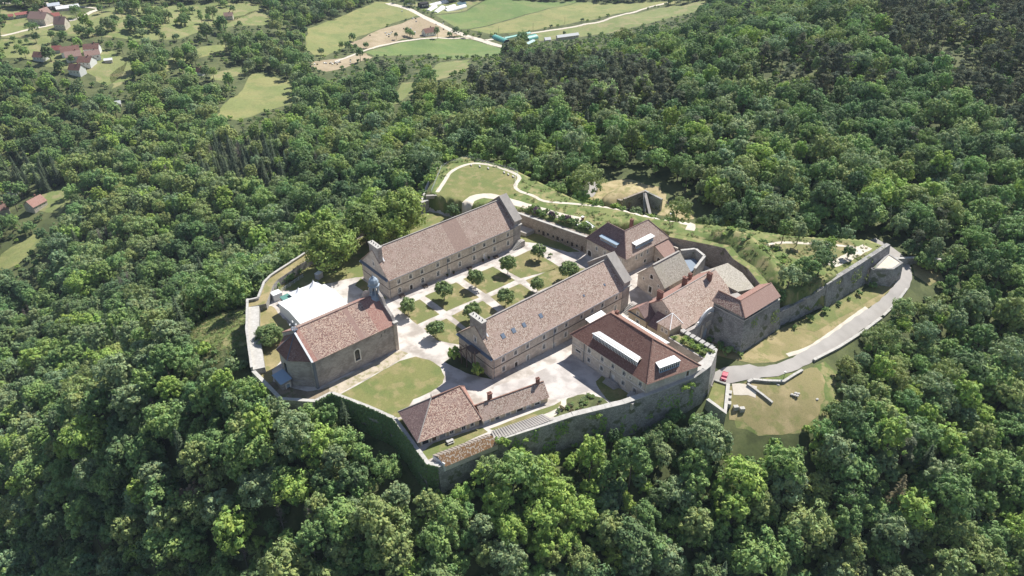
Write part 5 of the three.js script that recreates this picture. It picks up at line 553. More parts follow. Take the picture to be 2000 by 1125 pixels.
// ------------------------------------------------------------------ stone roofed chapel house, gatehouse
{
  const g = thing('stone_house', 'gabled stone house with grey lichen covered roof in the gate court', 'house'), x0 = 52.8, x1 = 67.2, z0 = 27.9, z1 = 39.8, zm = 33.85, L = z1 - z0;
  walls(g, [[x0, z1], [x1, z1], [x1, z0], [x0, z0]], -4, { 0: 4, 1: [[0, 4], [L / 2, 9.9], [L, 4]], 2: 4, 3: [[0, 4], [L / 2, 9.9], [L, 4]] }, M.wall, { 3: [{ u: 6, v: 4.4, w: 1.4, h: 1, arch: 1, door: 1, leaf: M.doorwayShade }, { u: 6, v: -1.4, w: 1.3, h: 2.5, door: 1, leaf: M.doorwayShade, trim: 0.4 }, { u: 2.6, v: 2.6, w: 0.6, h: 0.8, bare: 1 }, { u: 9.4, v: 2.6, w: 0.6, h: 0.8, bare: 1 }] });
  part('roof_slope', slab([[x0 - 0.3, 3.6, z1 + 0.5], [x1 + 0.3, 3.6, z1 + 0.5], [x1 + 0.3, 10.15, zm], [x0 - 0.3, 10.15, zm]], 0.28), M.roofStone, g); part('roof_slope', slab([[x1 + 0.3, 3.6, z0 - 0.5], [x0 - 0.3, 3.6, z0 - 0.5], [x0 - 0.3, 10.15, zm], [x1 + 0.3, 10.15, zm]], 0.28), M.roofStone, g);
  part('ridge_step', box(x1 - x0, 0.35, 0.7, (x0 + x1) / 2, 10, zm), M.slabTop, g);
  const ln = thing('lean_to', 'narrow dark tiled lean-to beside the stone house', 'shed'); walls(ln, [[46.5, 43.6], [56, 43.6], [56, 40.6], [46.5, 40.6]], -4, { 0: 2, 1: 2, 2: 2, 3: 2 }, M.wall, {}, 0.4); part('roof_slope', slab([[46, 2.1, 40.2], [56.4, 2.1, 40.2], [56.4, 2.6, 43.9], [46, 2.6, 43.9]].reverse(), 0.2), M.roofPurple, ln);
  const h = thing('gatehouse', 'long tiled gatehouse with three brick chimneys behind the portal', 'gatehouse'), a = 38.6, b = 66.6, n = 43.9, s = 59.2, m = 49.8, e = 3.9, t = 10;
  walls(h, [[a, s], [b, s], [b, n], [a, n]], -4.2, { 0: e, 1: [[0, e], [s - m, t], [s - n, 5.6]], 2: 5.6, 3: [[0, 5.6], [m - n, t], [s - n, e]] }, M.wall, { 3: [{ u: 8.2, v: 6.4, w: 0.7, h: 0.5, bare: 1 }] });
  part('roof_slope', slab([[a - 0.2, e - 0.35, s + 0.5], [57.4, e - 0.35, s + 0.5], [57.4, t + 0.25, m], [a - 0.2, t + 0.25, m]], 0.25), M.roofOld, h); part('roof_slope', slab([[57.4, e - 0.35, s + 0.5], [b + 0.2, e - 0.35, s + 0.5], [b + 0.2, t + 0.25, m], [57.4, t + 0.25, m]], 0.25), M.roofOld, h); part('roof_slope', slab([[b + 0.2, 5.3, n - 0.5], [a - 0.2, 5.3, n - 0.5], [a - 0.2, t + 0.25, m], [b + 0.2, t + 0.25, m]], 0.25), M.roofRed, h);
  ridgeCap(h, [a, t + 0.25, m], [b, t + 0.25, m], M.slabTop, 0.14); chimney(h, 61.4, 8.2, 51.4, 1.1, 1.6, 3.4, 3); chimney(h, 53, 8, 47.6, 1, 1.5, 3.6, 1); chimney(h, 40.4, 8, 47.4, 1, 1.9, 3.4, 4); chimney(h, 59.6, 6.6, 45, 1, 1, 2.4, 2);
  const tr = thing('terrace_roof', 'bare grey stone paved roof terrace behind the gatehouse', 'terrace'); part('roof_deck', prism([[66.9, 44], [79.6, 46.6], [78, 54], [73, 62.6], [66.9, 60]], 5.6, 6.1), M.roofStone, tr); part('base', prism([[66.9, 44.4], [79, 46.8], [77.4, 54], [72.6, 62], [66.9, 59.6]], -4.2, 5.6), M.rubbleWarm, tr);
  const w = thing('guard_house', 'small ochre guard house wing with gabled roof behind the white canopy', 'house'), q = [[33.7, 48.2], [38.4, 48.2], [38.4, 40.6], [33.7, 40.6]]; walls(w, q, -4.2, { 0: 3.2, 1: 3.2, 2: 3.2, 3: [[0, 3.2], [3.8, 6.6], [7.6, 3.2]] }, M.render, { 3: [{ u: 3.8, v: 3.6, w: 0.8, h: 1.2 }, { u: 4, v: 0, w: 1.3, h: 1.6 }] }); part('roof_slope', slab([[33.3, 3, 48.7], [38.5, 3, 48.7], [38.5, 6.8, 44.4], [33.3, 6.8, 44.4]], 0.22), M.roofPurple, w); part('roof_slope', slab([[38.5, 3, 40.1], [33.3, 3, 40.1], [33.3, 6.8, 44.4], [38.5, 6.8, 44.4]], 0.22), M.roofRed, w); part('ledge', box(0.6, 0.12, 8, 33.5, 3.1, 44.4), M.lead, w);
  const u = thing('link_building', 'low dark tiled link between guard house and tower house', 'house'); walls(u, [[33.9, 53.4], [38.4, 53.4], [38.4, 48.6], [33.9, 48.6]], -4.2, { 0: 2, 1: 2, 2: 2, 3: 2 }, M.render, {}, 0.4); part('roof_slope', slab([[33.5, 1.9, 53.3], [33.5, 1.9, 48.7], [38.5, 5.2, 48.7], [38.5, 5.2, 53.3]], 0.2), M.roofPurple, u);
  const v = thing('tower_house', 'square ochre tower house with pale hip ridges beside the arched curtain', 'house'), T = [[32.8, 58.4], [38.2, 58.8], [38.4, 53.8], [32.8, 53.5]], ap = [37.6, 8.3, 55.2]; walls(v, T, -4.2, { 0: 6, 1: 6, 2: 6, 3: 6 }, M.render, { 3: [{ u: 2, v: 3.6, w: 0.8, h: 1.3 }, { u: 3.6, v: 3.6, w: 0.8, h: 1.3 }, { u: 1.6, v: 0.2, w: 0.8, h: 1.3 }, { u: 3.2, v: 0.2, w: 0.7, h: 1.1, bare: 1 }] });
  const X = T.map(([x, z]) => [35.6 + (x - 35.6) * 1.12, 5.9, 56.1 + (z - 56.1) * 1.12]); for (let i = 0; i < 4; i++) part('roof_slope', slab([X[i], X[(i + 1) % 4], ap], 0.2), M.roofOld, v); for (let i = 0; i < 4; i++) part('hip_flashing', bar(X[i], ap, 0.22, 0.16), M.white, v);
  // gate portal
  const p = thing('gate_portal', 'stone gate portal with curved white pediment', 'gate'); part('portal_wall', wallPanel([44, 61.4], [54, 61.6], -4.6, [[0, 3.3], [1.2, 3.5], [2.6, 5.2], [4.4, 6.3], [6.4, 6.2], [8, 5.1], [9.2, 3.6], [10, 3.3]], 1.6, [{ u: 5, v: -4.4, w: 3, h: 3.2, arch: 1, hole: 1 }]), M.wallGrey, p);
  const cv = new THREE.CatmullRomCurve3([[44, 3.5, 60.9], [45.2, 3.7, 60.9], [46.6, 5.3, 60.9], [48.4, 6.45, 60.9], [50.4, 6.4, 60.9], [52, 5.3, 60.9], [53.2, 3.8, 60.9], [54.3, 3.5, 60.9]].map((k) => new THREE.Vector3(...k))), sq = new THREE.Shape([new THREE.Vector2(-0.2, -1.1), new THREE.Vector2(0.2, -1.1), new THREE.Vector2(0.2, 1.1), new THREE.Vector2(-0.2, 1.1)]);
  part('pediment', metric(new THREE.ExtrudeGeometry(sq, { steps: 24, extrudePath: cv, bevelEnabled: false })), M.white, p); part('gate_leaf', box(2.9, 4.6, 0.2, 49, -4.5, 60.6), flat(0.45, 0.5, 0.56), p); for (const x of [46, 52]) part('pilaster', box(0.7, 7.4, 0.3, x, -4.4, 61.75), M.wall, p); part('carved_panel', box(2.4, 1.6, 0.2, 49, 1.6, 61.7), M.wall, p); part('side_wall', wallPanel([38.6, 60.8], [44, 61.3], -4.6, 3.2, 1.2), M.wallGrey, p);
  const sg = thing('sign_board', 'white board on posts beside the gate portal', 'sign', undefined, [47, HY(47, 65.4), 65.4], -0.9); part('panel', box(1.5, 1, 0.08, 0, 0.9, 0), M.white, sg); for (const x of [-0.6, 0.6]) part('post', box(0.08, 1, 0.08, x, 0, -0.08), M.iron, sg);
}
// ------------------------------------------------------------------ gate bastion with its L shaped roof
{
  const g = thing('gate_bastion', 'massive rubble bastion beside the gate crowned by rose tiled roofs', 'bastion');
  part('scarp', loft([[52.4, 60.5], [52.6, 72], [71.4, 72.8], [74.2, 66]], () => [[2.5, -7], [0.1, 7.6], [-1.8, 7.6], [-1.8, -7]]), M.rubble, g); part('scarp_band', loft([[52.4, 60.5], [52.6, 72], [71.4, 72.8], [74, 66.4]], () => [[0.22, 7.2], [0.22, 7.6], [-1, 7.6], [-1, 7.2]]), M.coping, g);
  walls(g, [[52.8, 71.8], [71.2, 72.6], [71.8, 64.6], [57.8, 64.2], [57.8, 60.4], [52.6, 60.2]], -1, { 0: 9, 1: 9, 2: 9, 3: 9, 4: 9, 5: 9 }, M.rubblePale, { 0: [1.6, 5, 8.4, 11.8, 15.2].map((u) => ({ u, v: 8, w: 0.6, h: 0.5, bare: 1, trim: 0.08 })) });
  const a = [52.2, 8.8, 72.5], b = [71.6, 8.8, 73], c = [72.4, 8.8, 64.2], r0 = [55.5, 11.7, 67.9], r1 = [72.1, 11.7, 68.4], n0 = [52, 8.8, 59.6], nr = [55, 11.7, 59.6], k0 = [58.4, 8.8, 59.6], k1 = [58.5, 8.8, 63.8];
  part('roof_slope', slab([a, b, r1, r0], 0.22), M.roofPink, g); part('roof_slope', slab([n0, a, r0, nr], 0.22), M.roofSpeckle, g); part('roof_slope', slab([c, k1, r0, r1], 0.22), M.roofRed, g); part('roof_slope', slab([k1, k0, nr, r0], 0.22), M.roofRed, g); ridgeCap(g, r0, r1, M.roofRust, 0.12); ridgeCap(g, nr, r0, M.roofRust, 0.12); ridgeCap(g, a, r0, M.roofRust, 0.12);
  part('lead_valley', prism([[59, 60.6], [63, 62], [62.6, 64.6], [59, 63.8]], 8.2, 8.5), M.slabTop, g);
}
// ------------------------------------------------------------------ outworks by the road: low enclosure, walls, blocks, car
{
  const g = thing('low_enclosure', 'triangular low walled grass plot at the foot of the corner rampart', 'enclosure'), y = -5, P = [[35.4, 75.6], [36.9, 79.9], [25.4, 87], [26, 79.8]];
  part('wall', loft([P[0], P[1], P[2], P[3]].map((p) => p).reverse(), () => [[0.3, -14], [0.3, y], [-0.6, y], [-0.6, -14]]), M.rubblePale, g); part('grass', prism(P.map(([x, z]) => [31 + (x - 31) * 0.94, 80.4 + (z - 80.4) * 0.94]), -12, y - 0.5), M.lawnGreen, g);
  part('coping', loft([P[1], P[2], P[3]].reverse(), () => [[0.4, y], [0.4, y + 0.14], [-0.75, y + 0.14], [-0.75, y]]), M.coping, g);
  for (const [i, [x, z, r]] of [[34.8, 82, 0.5], [33.4, 82.9, 0.5], [31.8, 84.1, 0.55], [32.4, 86.2, -0.6], [33.4, 87.8, -0.6]].entries()) { const b = thing('stone_block', 'large squared pale stone block at the edge of the bleached lawn', 'block', 'stone blocks by the gate lawn', [x, HY(x, z) - 0.3, z], r); const q = new THREE.BoxGeometry(1.5, 1.5, 1.2, 3, 3, 3), p = q.attributes.position; for (let k = 0; k < p.count; k++) p.setXYZ(k, p.getX(k) * (1 - 0.03 * hash(k, i, 3)), p.getY(k) * (1 - 0.04 * hash(k, i, 4)), p.getZ(k) * (1 - 0.04 * hash(k, i, 5))); q.translate(0, 0.75, 0); part('block', metric(q), M.coping, b); }
  const low = (label, pts, h, w) => { const t = thing('low_wall', label, 'wall'); part('wall', loft(pts, (i) => [[0.05, HY(...pts[i]) - 0.8], [0, HY(...pts[i]) + h], [-w, HY(...pts[i]) + h], [-w - 0.05, HY(...pts[i]) - 0.8]]), M.rubblePale, t); const [Q] = densify(pts, pts.map(() => 0), 1.6); for (let i = 0; i < Q.length - 1; i++) { const y0 = HY(...Q[i]) + h, y1 = HY(...Q[i + 1]) + h; part('coping_stone', loft([Q[i], Q[i + 1].map((v, k) => Q[i][k] + (v - Q[i][k]) * 0.97)], (k) => [[0.08, (k ? y1 : y0) - 0.02], [0.08, (k ? y1 : y0) + 0.16], [-w - 0.08, (k ? y1 : y0) + 0.16], [-w - 0.08, (k ? y1 : y0) - 0.02]]), M.coping, t); } return t; };
  low('pale low wall curving along the road bend', [[42, 83.6], [43.8, 84], [46.6, 87.2], [50.6, 90.8], [59.6, 91.8]], 0.7, 0.7); low('straight low wall crossing the bleached lawn', [[41.2, 83.6], [41.8, 92.6]], 0.6, 0.6); low('crenellated roadside parapet along the wooded slope', [[66.6, 91.6], [80, 92.9], [95, 93.7], [108, 93.6]], 0.8, 0.8); low('roadside parapet at the upper road bend', [[110, 93.4], [122, 92.6], [131, 91.4]], 0.7, 0.7);
  for (const [x, z, l] of [[48.8, 90.8, 'flat stone slab in the grass behind the curved low wall'], [50, 95, 'small pile of pale rubble on the bleached lawn'], [53.4, 100.4, 'single pale stone at the lawn edge']]) { const r = thing('loose_stone', l, 'stone', undefined, [x, HY(x, z), z], x); for (let k = 0; k < (x === 50 ? 5 : 1); k++) { const q = new THREE.IcosahedronGeometry(0.55, 1); q.scale(1.1, 0.5, 0.8); q.translate(k * 0.5 - 1, 0.2, (k % 3) * 0.6); part('stone', metric(q), M.coping, r); } }
  // red hatchback
  const c = thing('parked_car', 'red hatchback parked against the corner rampart', 'car', undefined, [38.6, HY(38.6, 77) + 0.18, 77], 0.42), sh = new THREE.Shape(); [[-2, 0.35], [-2.02, 0.75], [-1.85, 0.95], [-1.2, 1], [-0.7, 1.42], [0.9, 1.46], [1.6, 1.02], [1.95, 0.9], [2.02, 0.6], [2, 0.35]].forEach(([x, y], i) => i ? sh.lineTo(x, y) : sh.moveTo(x, y));
  const bd = new THREE.ExtrudeGeometry(sh, { depth: 1.5, bevelEnabled: true, bevelSize: 0.1, bevelThickness: 0.12, bevelSegments: 3 }); bd.translate(0, -0.1, -0.75); const red = new THREE.MeshPhysicalMaterial({ color: col(0.42, 0.012, 0.05), roughness: 0.35, clearcoat: 1, clearcoatRoughness: 0.08 }); const body = part('body', metric(bd), red, c);
  part('windscreen', slab([[-1.26, 0.97, 0.68], [-1.26, 0.97, -0.68], [-0.74, 1.36, -0.6], [-0.74, 1.36, 0.6]], 0.03), M.glass, c); part('rear_window', slab([[1.68, 0.98, -0.66], [1.68, 0.98, 0.66], [1.06, 1.34, 0.6], [1.06, 1.34, -0.6]], 0.03), M.glass, c); for (const s of [-1, 1]) part('side_window', box(1.7, 0.3, 0.03, 0.1, 0.98, s * 0.885), M.glass, c);
  for (const x of [-1.3, 1.3]) for (const s of [-1, 1]) { const w = part('wheel', new THREE.CylinderGeometry(0.32, 0.32, 0.2, 16), M.dark, c); w.rotation.x = Math.PI / 2; w.position.set(x, 0.14, s * 0.78); part('rim', new THREE.CylinderGeometry(0.2, 0.2, 0.22, 12), M.zinc, w); } for (const s of [-0.6, 0.6]) { part('headlight', box(0.08, 0.16, 0.3, -2.1, 0.55, s), M.white, c); part('tail_light', box(0.08, 0.2, 0.22, 2.1, 0.6, s), flat(0.4, 0.01, 0.01), c); }
}
// ------------------------------------------------------------------ courtyard and terrace furniture
{
  const tb = (label, x, y, z, t, grp) => { const p = thing('picnic_table', label, 'table', grp, [x, y, z], t); part('table_top', box(1.9, 0.07, 0.8, 0, 0.72, 0), M.timber, p); for (const s of [-0.75, 0.75]) part('bench', box(1.9, 0.06, 0.3, 0, 0.42, s), M.timber, p); for (const s of [-0.7, 0.7]) part('leg', box(0.1, 0.7, 1.5, s, 0, 0), M.timber, p); };
  for (const x of [-16.6, -6.7, 13.5, 26.3]) tb('dark timber picnic table against the barrack facade', x, PY(x, -20.2), -20.2, 0, 'picnic tables along the barrack');
  for (const [x, z] of [[63.8, -81.2], [65.8, -77.4], [67.5, -73.4], [70, -65.2], [70.2, -62.6], [70.4, -59.6]]) { const b = thing('bench', 'pale bench beside the path on the upper bastion lawn', 'bench', 'benches on the upper lawn', [x - 1.2, PY(x - 1.2, z), z], 1.1); part('seat', box(1.8, 0.1, 0.6, 0, 0.42, 0), M.coping, b); for (const s of [-0.6, 0.6]) part('leg', box(0.2, 0.42, 0.5, s, 0, 0), M.coping, b); }
  for (const [x, z] of [[3.7, -20.9], [6.6, -20.9], [20.6, -20.9], [23.4, -20.9]]) { const p = thing('potted_shrub', 'dark clipped potted shrub beside a barrack door', 'plant', 'potted shrubs at the barrack doors', [x, PY(x, z), z]); part('pot', cyl(0.28, 0.36, 0.5, 0, 0, 0, 12), M.brick, p); const q = new THREE.IcosahedronGeometry(0.45, 2), a = q.attributes.position; for (let k = 0; k < a.count; k++) { const s = 0.8 + 0.4 * hash(Math.round(a.getX(k) * 50), Math.round(a.getZ(k) * 50 + a.getY(k) * 31), 3); a.setXYZ(k, a.getX(k) * s, a.getY(k) * s, a.getZ(k) * s); } q.translate(0, 0.85, 0); q.computeVertexNormals(); part('foliage', q, flat(0.04, 0.06, 0.025), p); }
  const lp = (label, x, z, h, y) => { const l = thing('lamp_post', label, 'lamp', undefined, [x, y, z]); part('post', cyl(0.09, 0.06, h, 0, 0, 0, 8), M.iron, l); part('lantern', cyl(0.2, 0.28, 0.5, 0, h, 0, 8), M.white, l); };
  lp('slim lamp post at the end of the terrace path', 86, 14.5, 4.5, PY(86, 14.5)); lp('slim lamp post beside the road bend', 52, 89.6, 2.4, HY(52, 89.6));
  // wire fence along the bastion edge
  const f = thing('wire_fence', 'grey wire fence along the edge of the upper bastion', 'fence'), [Q] = densify([[33, -71], [50.5, -87.6], [56, -89.6], [66, -88.6], [73, -66], [73.3, -61], [67.5, -56.5], [64.5, -52.5]], [0, 0, 0, 0, 0, 0, 0, 0], 3);
  for (const p of Q) part('post', cyl(0.05, 0.05, 1.5, p[0], PY(...p) - 0.1, p[1], 6), M.zinc, f); for (let i = 0; i < Q.length - 1; i++) for (const h of [0.5, 0.95, 1.35]) part('wire', bar([Q[i][0], PY(...Q[i]) + h, Q[i][1]], [Q[i + 1][0], PY(...Q[i + 1]) + h, Q[i + 1][1]], 0.035), M.zinc, f);
  const pl = thing('viewing_slab', 'grey concrete beam at the corner of the upper bastion', 'wall'); part('beam', bar([29.6, 4.3, -70.2], [33.4, 4.3, -67.6], 1.2, 1.4), M.slabTop, pl);
}
// ------------------------------------------------------------------ ruined casemate in the ditch
{
  const g = thing('ruined_casemate', 'roofless angled stone casemate in bleached grass beyond the bank', 'ruin'), y0 = -9, t = 0.4;
  part('wall', wallPanel([97.6, -18.8], [110.2, -18], y0, t, 1, [{ u: 2.8, v: -5.4, w: 3.6, h: 1.6, arch: 1, hole: 1 }]), M.rubbleWarm, g); part('wall', wallPanel([110.3, -18.9], [109.4, -8.2], y0, t, 1), M.rubble, g); part('vault_back', wallPanel([98, -20.2], [104, -19.8], y0, -2.4, 0.3), M.rubbleWarm, g);
  part('sloping_slab', bar([109.6, -0.2, -17.4], [101.6, -5.6, -6.4], 1.2, 0.5), M.slabTop, g); part('buttress', bar([109, 0, -17.6], [104.6, -6, -12.6], 0.9, 0.9), M.rubble, g);
  const m = thing('earth_mound', 'dry grass mound with a small dark entrance behind the casemate', 'mound'); const q = new THREE.SphereGeometry(1, 36, 14, 0, Math.PI * 2, 0, Math.PI / 2), p = q.attributes.position; for (let k = 0; k < p.count; k++) { const s = 1 + 0.18 * (fbm(p.getX(k) * 0.4 + 1, p.getZ(k) * 0.4 + 1, 8, 3, 8) - 0.5); p.setXYZ(k, p.getX(k) * s, p.getY(k) * s, p.getZ(k) * s); } q.scale(12, 4.4, 7); q.rotateY(-0.1); q.translate(107, -5.4, -26.6); q.computeVertexNormals(); part('mound', metric(q), M.straw, m); part('entrance', prism([[99.4, -22.4], [101.6, -21.4], [101.6, -24.6], [99.4, -24.6]], -6, -2.4), M.rubbleWarm, m);
}
{ // spur outwork and rocks
  const g = thing('spur_wall', 'fragment of pale wall on the wooded spur below the west rampart', 'wall'), P = [[-92, -60], [-91, -66], [-86, -71]]; part('wall', loft(P.map((p) => p).reverse(), (i) => [[0.3, -26], [0, -11.6], [-0.9, -11.6], [-0.9, -26]]), M.rubblePale, g);
  for (const [x, z, r, y, l] of [[-82, -50, 3.4, -17, 'pale limestone outcrop in the shade of the spur'], [-92, -54, 2.6, -18, 'sunlit limestone ledge at the tip of the spur']]) { const o = thing('rock_outcrop', l, 'rock', undefined, [x, y, z]), q = new THREE.IcosahedronGeometry(r, 3), p = q.attributes.position; for (let k = 0; k < p.count; k++) { const s = 0.75 + 0.5 * fbm(p.getX(k) / 9 + 2, (p.getZ(k) + p.getY(k) * 0.7) / 9 + 2, 8, 3, 14); p.setXYZ(k, p.getX(k) * s, p.getY(k) * s * 1.2, p.getZ(k) * s); } q.computeVertexNormals(); part('rock', metric(q), M.rockPale, o); }
}
// ------------------------------------------------------------------ trees
const leafMat = (r, g, b) => new THREE.MeshPhysicalMaterial({ color: col(r, g, b), roughness: 0.95, vertexColors: true, side: THREE.DoubleSide, transmission: 0.28, thickness: 0 });
const up3 = new THREE.Vector3(0, 1, 0);
function leafCloud() { const pos = [], colr = []; return {
  leaf(c, n, len, wid, tint) { const t = new THREE.Vector3(rnd() - 0.5, rnd() - 0.5, rnd() - 0.5).cross(n).normalize(), b = t.clone().cross(n), P = [c.clone().addScaledVector(t, len), c.clone().addScaledVector(b, wid).addScaledVector(n, -len * 0.16), c.clone().addScaledVector(t, -len), c.clone().addScaledVector(b, -wid).addScaledVector(n, -len * 0.16)]; for (const i of [0, 1, 2, 0, 2, 3]) { pos.push(P[i].x, P[i].y, P[i].z); colr.push(...tint); } },
  geo() { const g = new THREE.BufferGeometry(); g.setAttribute('position', new THREE.Float32BufferAttribute(pos, 3)); g.setAttribute('color', new THREE.Float32BufferAttribute(colr, 3)); g.computeVertexNormals(); return g; } }; }
const rdir = () => { const z = rr(-1, 1), a = rr(0, 6.2832), s = Math.sqrt(1 - z * z); return new THREE.Vector3(s * Math.cos(a), z, s * Math.sin(a)); };
const tintR = (v, yel = 0.12) => { const k = 1 + rr(-v, v), y = rr(-yel, yel); return [k * (1 + y), k, k * (1 - y)]; };
function broadCrown(o) { // clumps of leaves spread through the crown
  const { H, R, y0, n, per, size, seed, gap = 0, skew = 0, tidy = 0, lo = 0.12, hi = 0.33 } = o; rs = seed; const L = leafCloud(), cy = (H + y0) / 2, Rv = (H - y0) / 2;
  for (let i = 0; i < n; i++) {
    let d = rdir(); if (d.y < -0.55) d.y *= -0.6; const f = i < n * 0.2 ? rr(0.1, 0.5) : rr(0.58, 0.92), lob = tidy ? 0.95 + 0.1 * vn(d.x * 2 + 9, d.z * 2 + 9, 64, seed) : 0.82 + 0.36 * vn(d.x * 1.6 + 9, d.z * 1.6 + d.y + 9, 64, seed), c = new THREE.Vector3(d.x * R * f * lob + skew * R * 0.2, cy + d.y * Rv * f * lob, d.z * R * f * lob), cr = R * rr(lo, hi), ct = tintR(0.12, 0.06), sq = new THREE.Vector3(rr(0.7, 1.35), rr(0.55, 1.1), rr(0.7, 1.35)).lerp(new THREE.Vector3(1, 1, 1), tidy);
    for (let k = 0; k < per; k++) { const e = rdir().addScaledVector(d, 0.55).addScaledVector(up3, 0.35).normalize(), p = c.clone().add(e.clone().multiply(sq).multiplyScalar(cr * rr(0.4, 1.22))); p.y -= (1 - e.y) * cr * 0.1; if (gap && rnd() < gap) continue; const nrm = e.clone().addScaledVector(rdir(), 0.5).normalize(), t = tintR(0.22, 0.1), s = size * rr(0.7, 1.35); L.leaf(p, nrm, s, s * rr(0.5, 0.75), [t[0] * ct[0], t[1] * ct[1], t[2] * ct[2]]); }
  }
  return L.geo();
}
function trunkGeo(h, r, limbs, spread, seed, top = 0.3) { rs = seed; const parts = [new THREE.CylinderGeometry(r * top, r, h, 7).translate(0, h / 2 - 0.4, 0)]; for (let i = 0; i < limbs; i++) { const a = i * 2.4 + rr(0, 0.8), y = h * rr(0.45, 0.9), l = spread * rr(0.6, 1), g = new THREE.CylinderGeometry(r * 0.1, r * 0.35, l, 5).translate(0, l / 2, 0); g.rotateZ(-rr(0.6, 1.1)); g.rotateY(a); g.translate(0, y, 0); parts.push(g); } return merge(parts); }
function spruceCrown(H, R, seed, size = 0.5) { rs = seed; const L = leafCloud(); for (let i = 0; i < 26; i++) { const t = i / 25, y = 1.2 + (H - 1.2) * t, r = R * Math.pow(1 - t, 0.85) + 0.12, nb = Math.max(4, Math.round(9 * (1 - t) + 3)); for (let b = 0; b < nb; b++) { const a = b / nb * 6.283 + i * 1.7 + rr(-0.2, 0.2), rl = r * rr(0.75, 1.1), m = Math.max(2, Math.round(rl / 0.42)); for (let k = 1; k <= m; k++) { const q = k / m, p = new THREE.Vector3(Math.cos(a) * rl * q, y - rl * q * 0.42 + rr(-0.12, 0.12), Math.sin(a) * rl * q), n = new THREE.Vector3(Math.cos(a) * 0.5, 1, Math.sin(a) * 0.5).addScaledVector(rdir(), 0.45).normalize(); L.leaf(p, n, size * rr(0.7, 1.2), size * rr(0.35, 0.5), tintR(0.22, 0.08)); } } } return L.geo(); }
function pineCrown(H, R, seed) { rs = seed; const L = leafCloud(); for (let i = 0; i < 30; i++) { const t = rnd(), y = H * (0.5 + 0.5 * t), r = R * (1 - 0.55 * t) * Math.sqrt(rnd()), a = rr(0, 6.283), c = new THREE.Vector3(Math.cos(a) * r, y, Math.sin(a) * r), cr = R * rr(0.2, 0.36), ct = tintR(0.15, 0.05); for (let k = 0; k < 44; k++) { const e = rdir(), p = c.clone().add(new THREE.Vector3(e.x * cr * rr(0.4, 1.1), Math.abs(e.y) * cr * 0.5, e.z * cr * rr(0.4, 1.1))), n = e.clone().addScaledVector(up3, 0.8).addScaledVector(rdir(), 0.6).normalize(), w = tintR(0.25, 0.08); L.leaf(p, n, rr(0.28, 0.56), rr(0.14, 0.26), [w[0] * ct[0], w[1] * ct[1], w[2] * ct[2]]); } } return L.geo(); }
function bareCrown(H, R, seed) { rs = seed; const G = []; for (let i = 0; i < 60; i++) { const t = rr(0.25, 1), y = H * t, l = R * (1.15 - t * 0.8) * rr(0.6, 1.1), a = rr(0, 6.283), e = rr(0.5, 1.2); const g = new THREE.CylinderGeometry(0.02, 0.07, l, 4).translate(0, l / 2, 0); g.rotateZ(-e); g.rotateY(a); g.translate(0, y, 0); G.push(g); for (let k = 0; k < 4; k++) { const s = l * rr(0.3, 0.6), q = l * rr(0.3, 0.9), h = new THREE.CylinderGeometry(0.012, 0.045, s, 3).translate(0, s / 2, 0); h.rotateZ(-e + rr(-0.9, 0.9)); h.rotateY(a + rr(-0.9, 0.9)); h.translate(Math.cos(a) * Math.sin(e) * q, y + Math.cos(e) * q, -Math.sin(a) * Math.sin(e) * q); G.push(h); } } const g = merge(G), c = new Float32Array(g.attributes.position.count * 3).fill(1); g.setAttribute('color', new THREE.BufferAttribute(c, 3)); return g; }
const bark = flat(0.12, 0.1, 0.08), barkGrey = flat(0.22, 0.2, 0.18), barkPine = flat(0.2, 0.12, 0.09);
const KIND = {
  broad: [0, 1, 2, 3, 4, 5, 6].map((i) => { const H = [13, 15, 12, 16.5, 10.5, 14.5, 13][i], R = [5.2, 4.4, 6, 3.9, 4.6, 6.6, 4.1][i]; return { crown: broadCrown({ H, R, y0: H * 0.2, n: i % 2 ? 96 : 62, per: i % 2 ? 34 : 52, size: i % 2 ? 0.38 : 0.42, lo: i % 2 ? 0.09 : 0.12, hi: i % 2 ? 0.22 : 0.32, seed: 100 + i * 7, gap: [0, 0.1, 0.25, 0, 0, 0.15, 0.4][i], skew: (i % 3) - 1 }), trunk: trunkGeo(H * 0.72, 0.3, 6, R * 0.8, 200 + i), bark }; }),
  spruce: [0, 1].map((i) => ({ crown: spruceCrown([16, 13][i], [3.1, 2.6][i], 300 + i), trunk: trunkGeo([15, 12][i], 0.28, 0, 1, 310 + i, 0.1), bark })),
  pine: [0, 1].map((i) => ({ crown: pineCrown([15, 13.5][i], [3.8, 3.4][i], 320 + i), trunk: trunkGeo([14, 12.6][i], 0.24, 4, 2, 330 + i, 0.25), bark: barkPine })),
  dead: [0, 1].map((i) => ({ crown: bareCrown([13, 11][i], [3.4, 2.8][i], 340 + i), trunk: trunkGeo([12.5, 10.5][i], 0.22, 0, 1, 345 + i, 0.12), bark: barkGrey })),
  bush: [0, 1].map((i) => ({ crown: broadCrown({ H: 3.6, R: 2.3, y0: 0.1, n: 22, per: 34, size: 0.36, seed: 350 + i }), trunk: trunkGeo(1.6, 0.1, 3, 1, 355 + i), bark })),
  court: [0, 1].map((i) => ({ crown: broadCrown({ H: 6.6 - i * 0.3, R: 2.85, y0: 1.8, n: 78, per: 44, size: 0.33, tidy: 0.7, seed: 360 + i }), trunk: trunkGeo(4, 0.16, 4, 1.4, 365 + i), bark: barkGrey })),
  lime: [0, 1].map((i) => ({ crown: broadCrown({ H: 19 - i, R: 9.6 - i * 0.4, y0: 2.4, n: 130, per: 70, size: 0.55, tidy: 0.5, seed: 370 + i }), trunk: trunkGeo(12, 0.5, 8, 6, 375 + i), bark })),
};
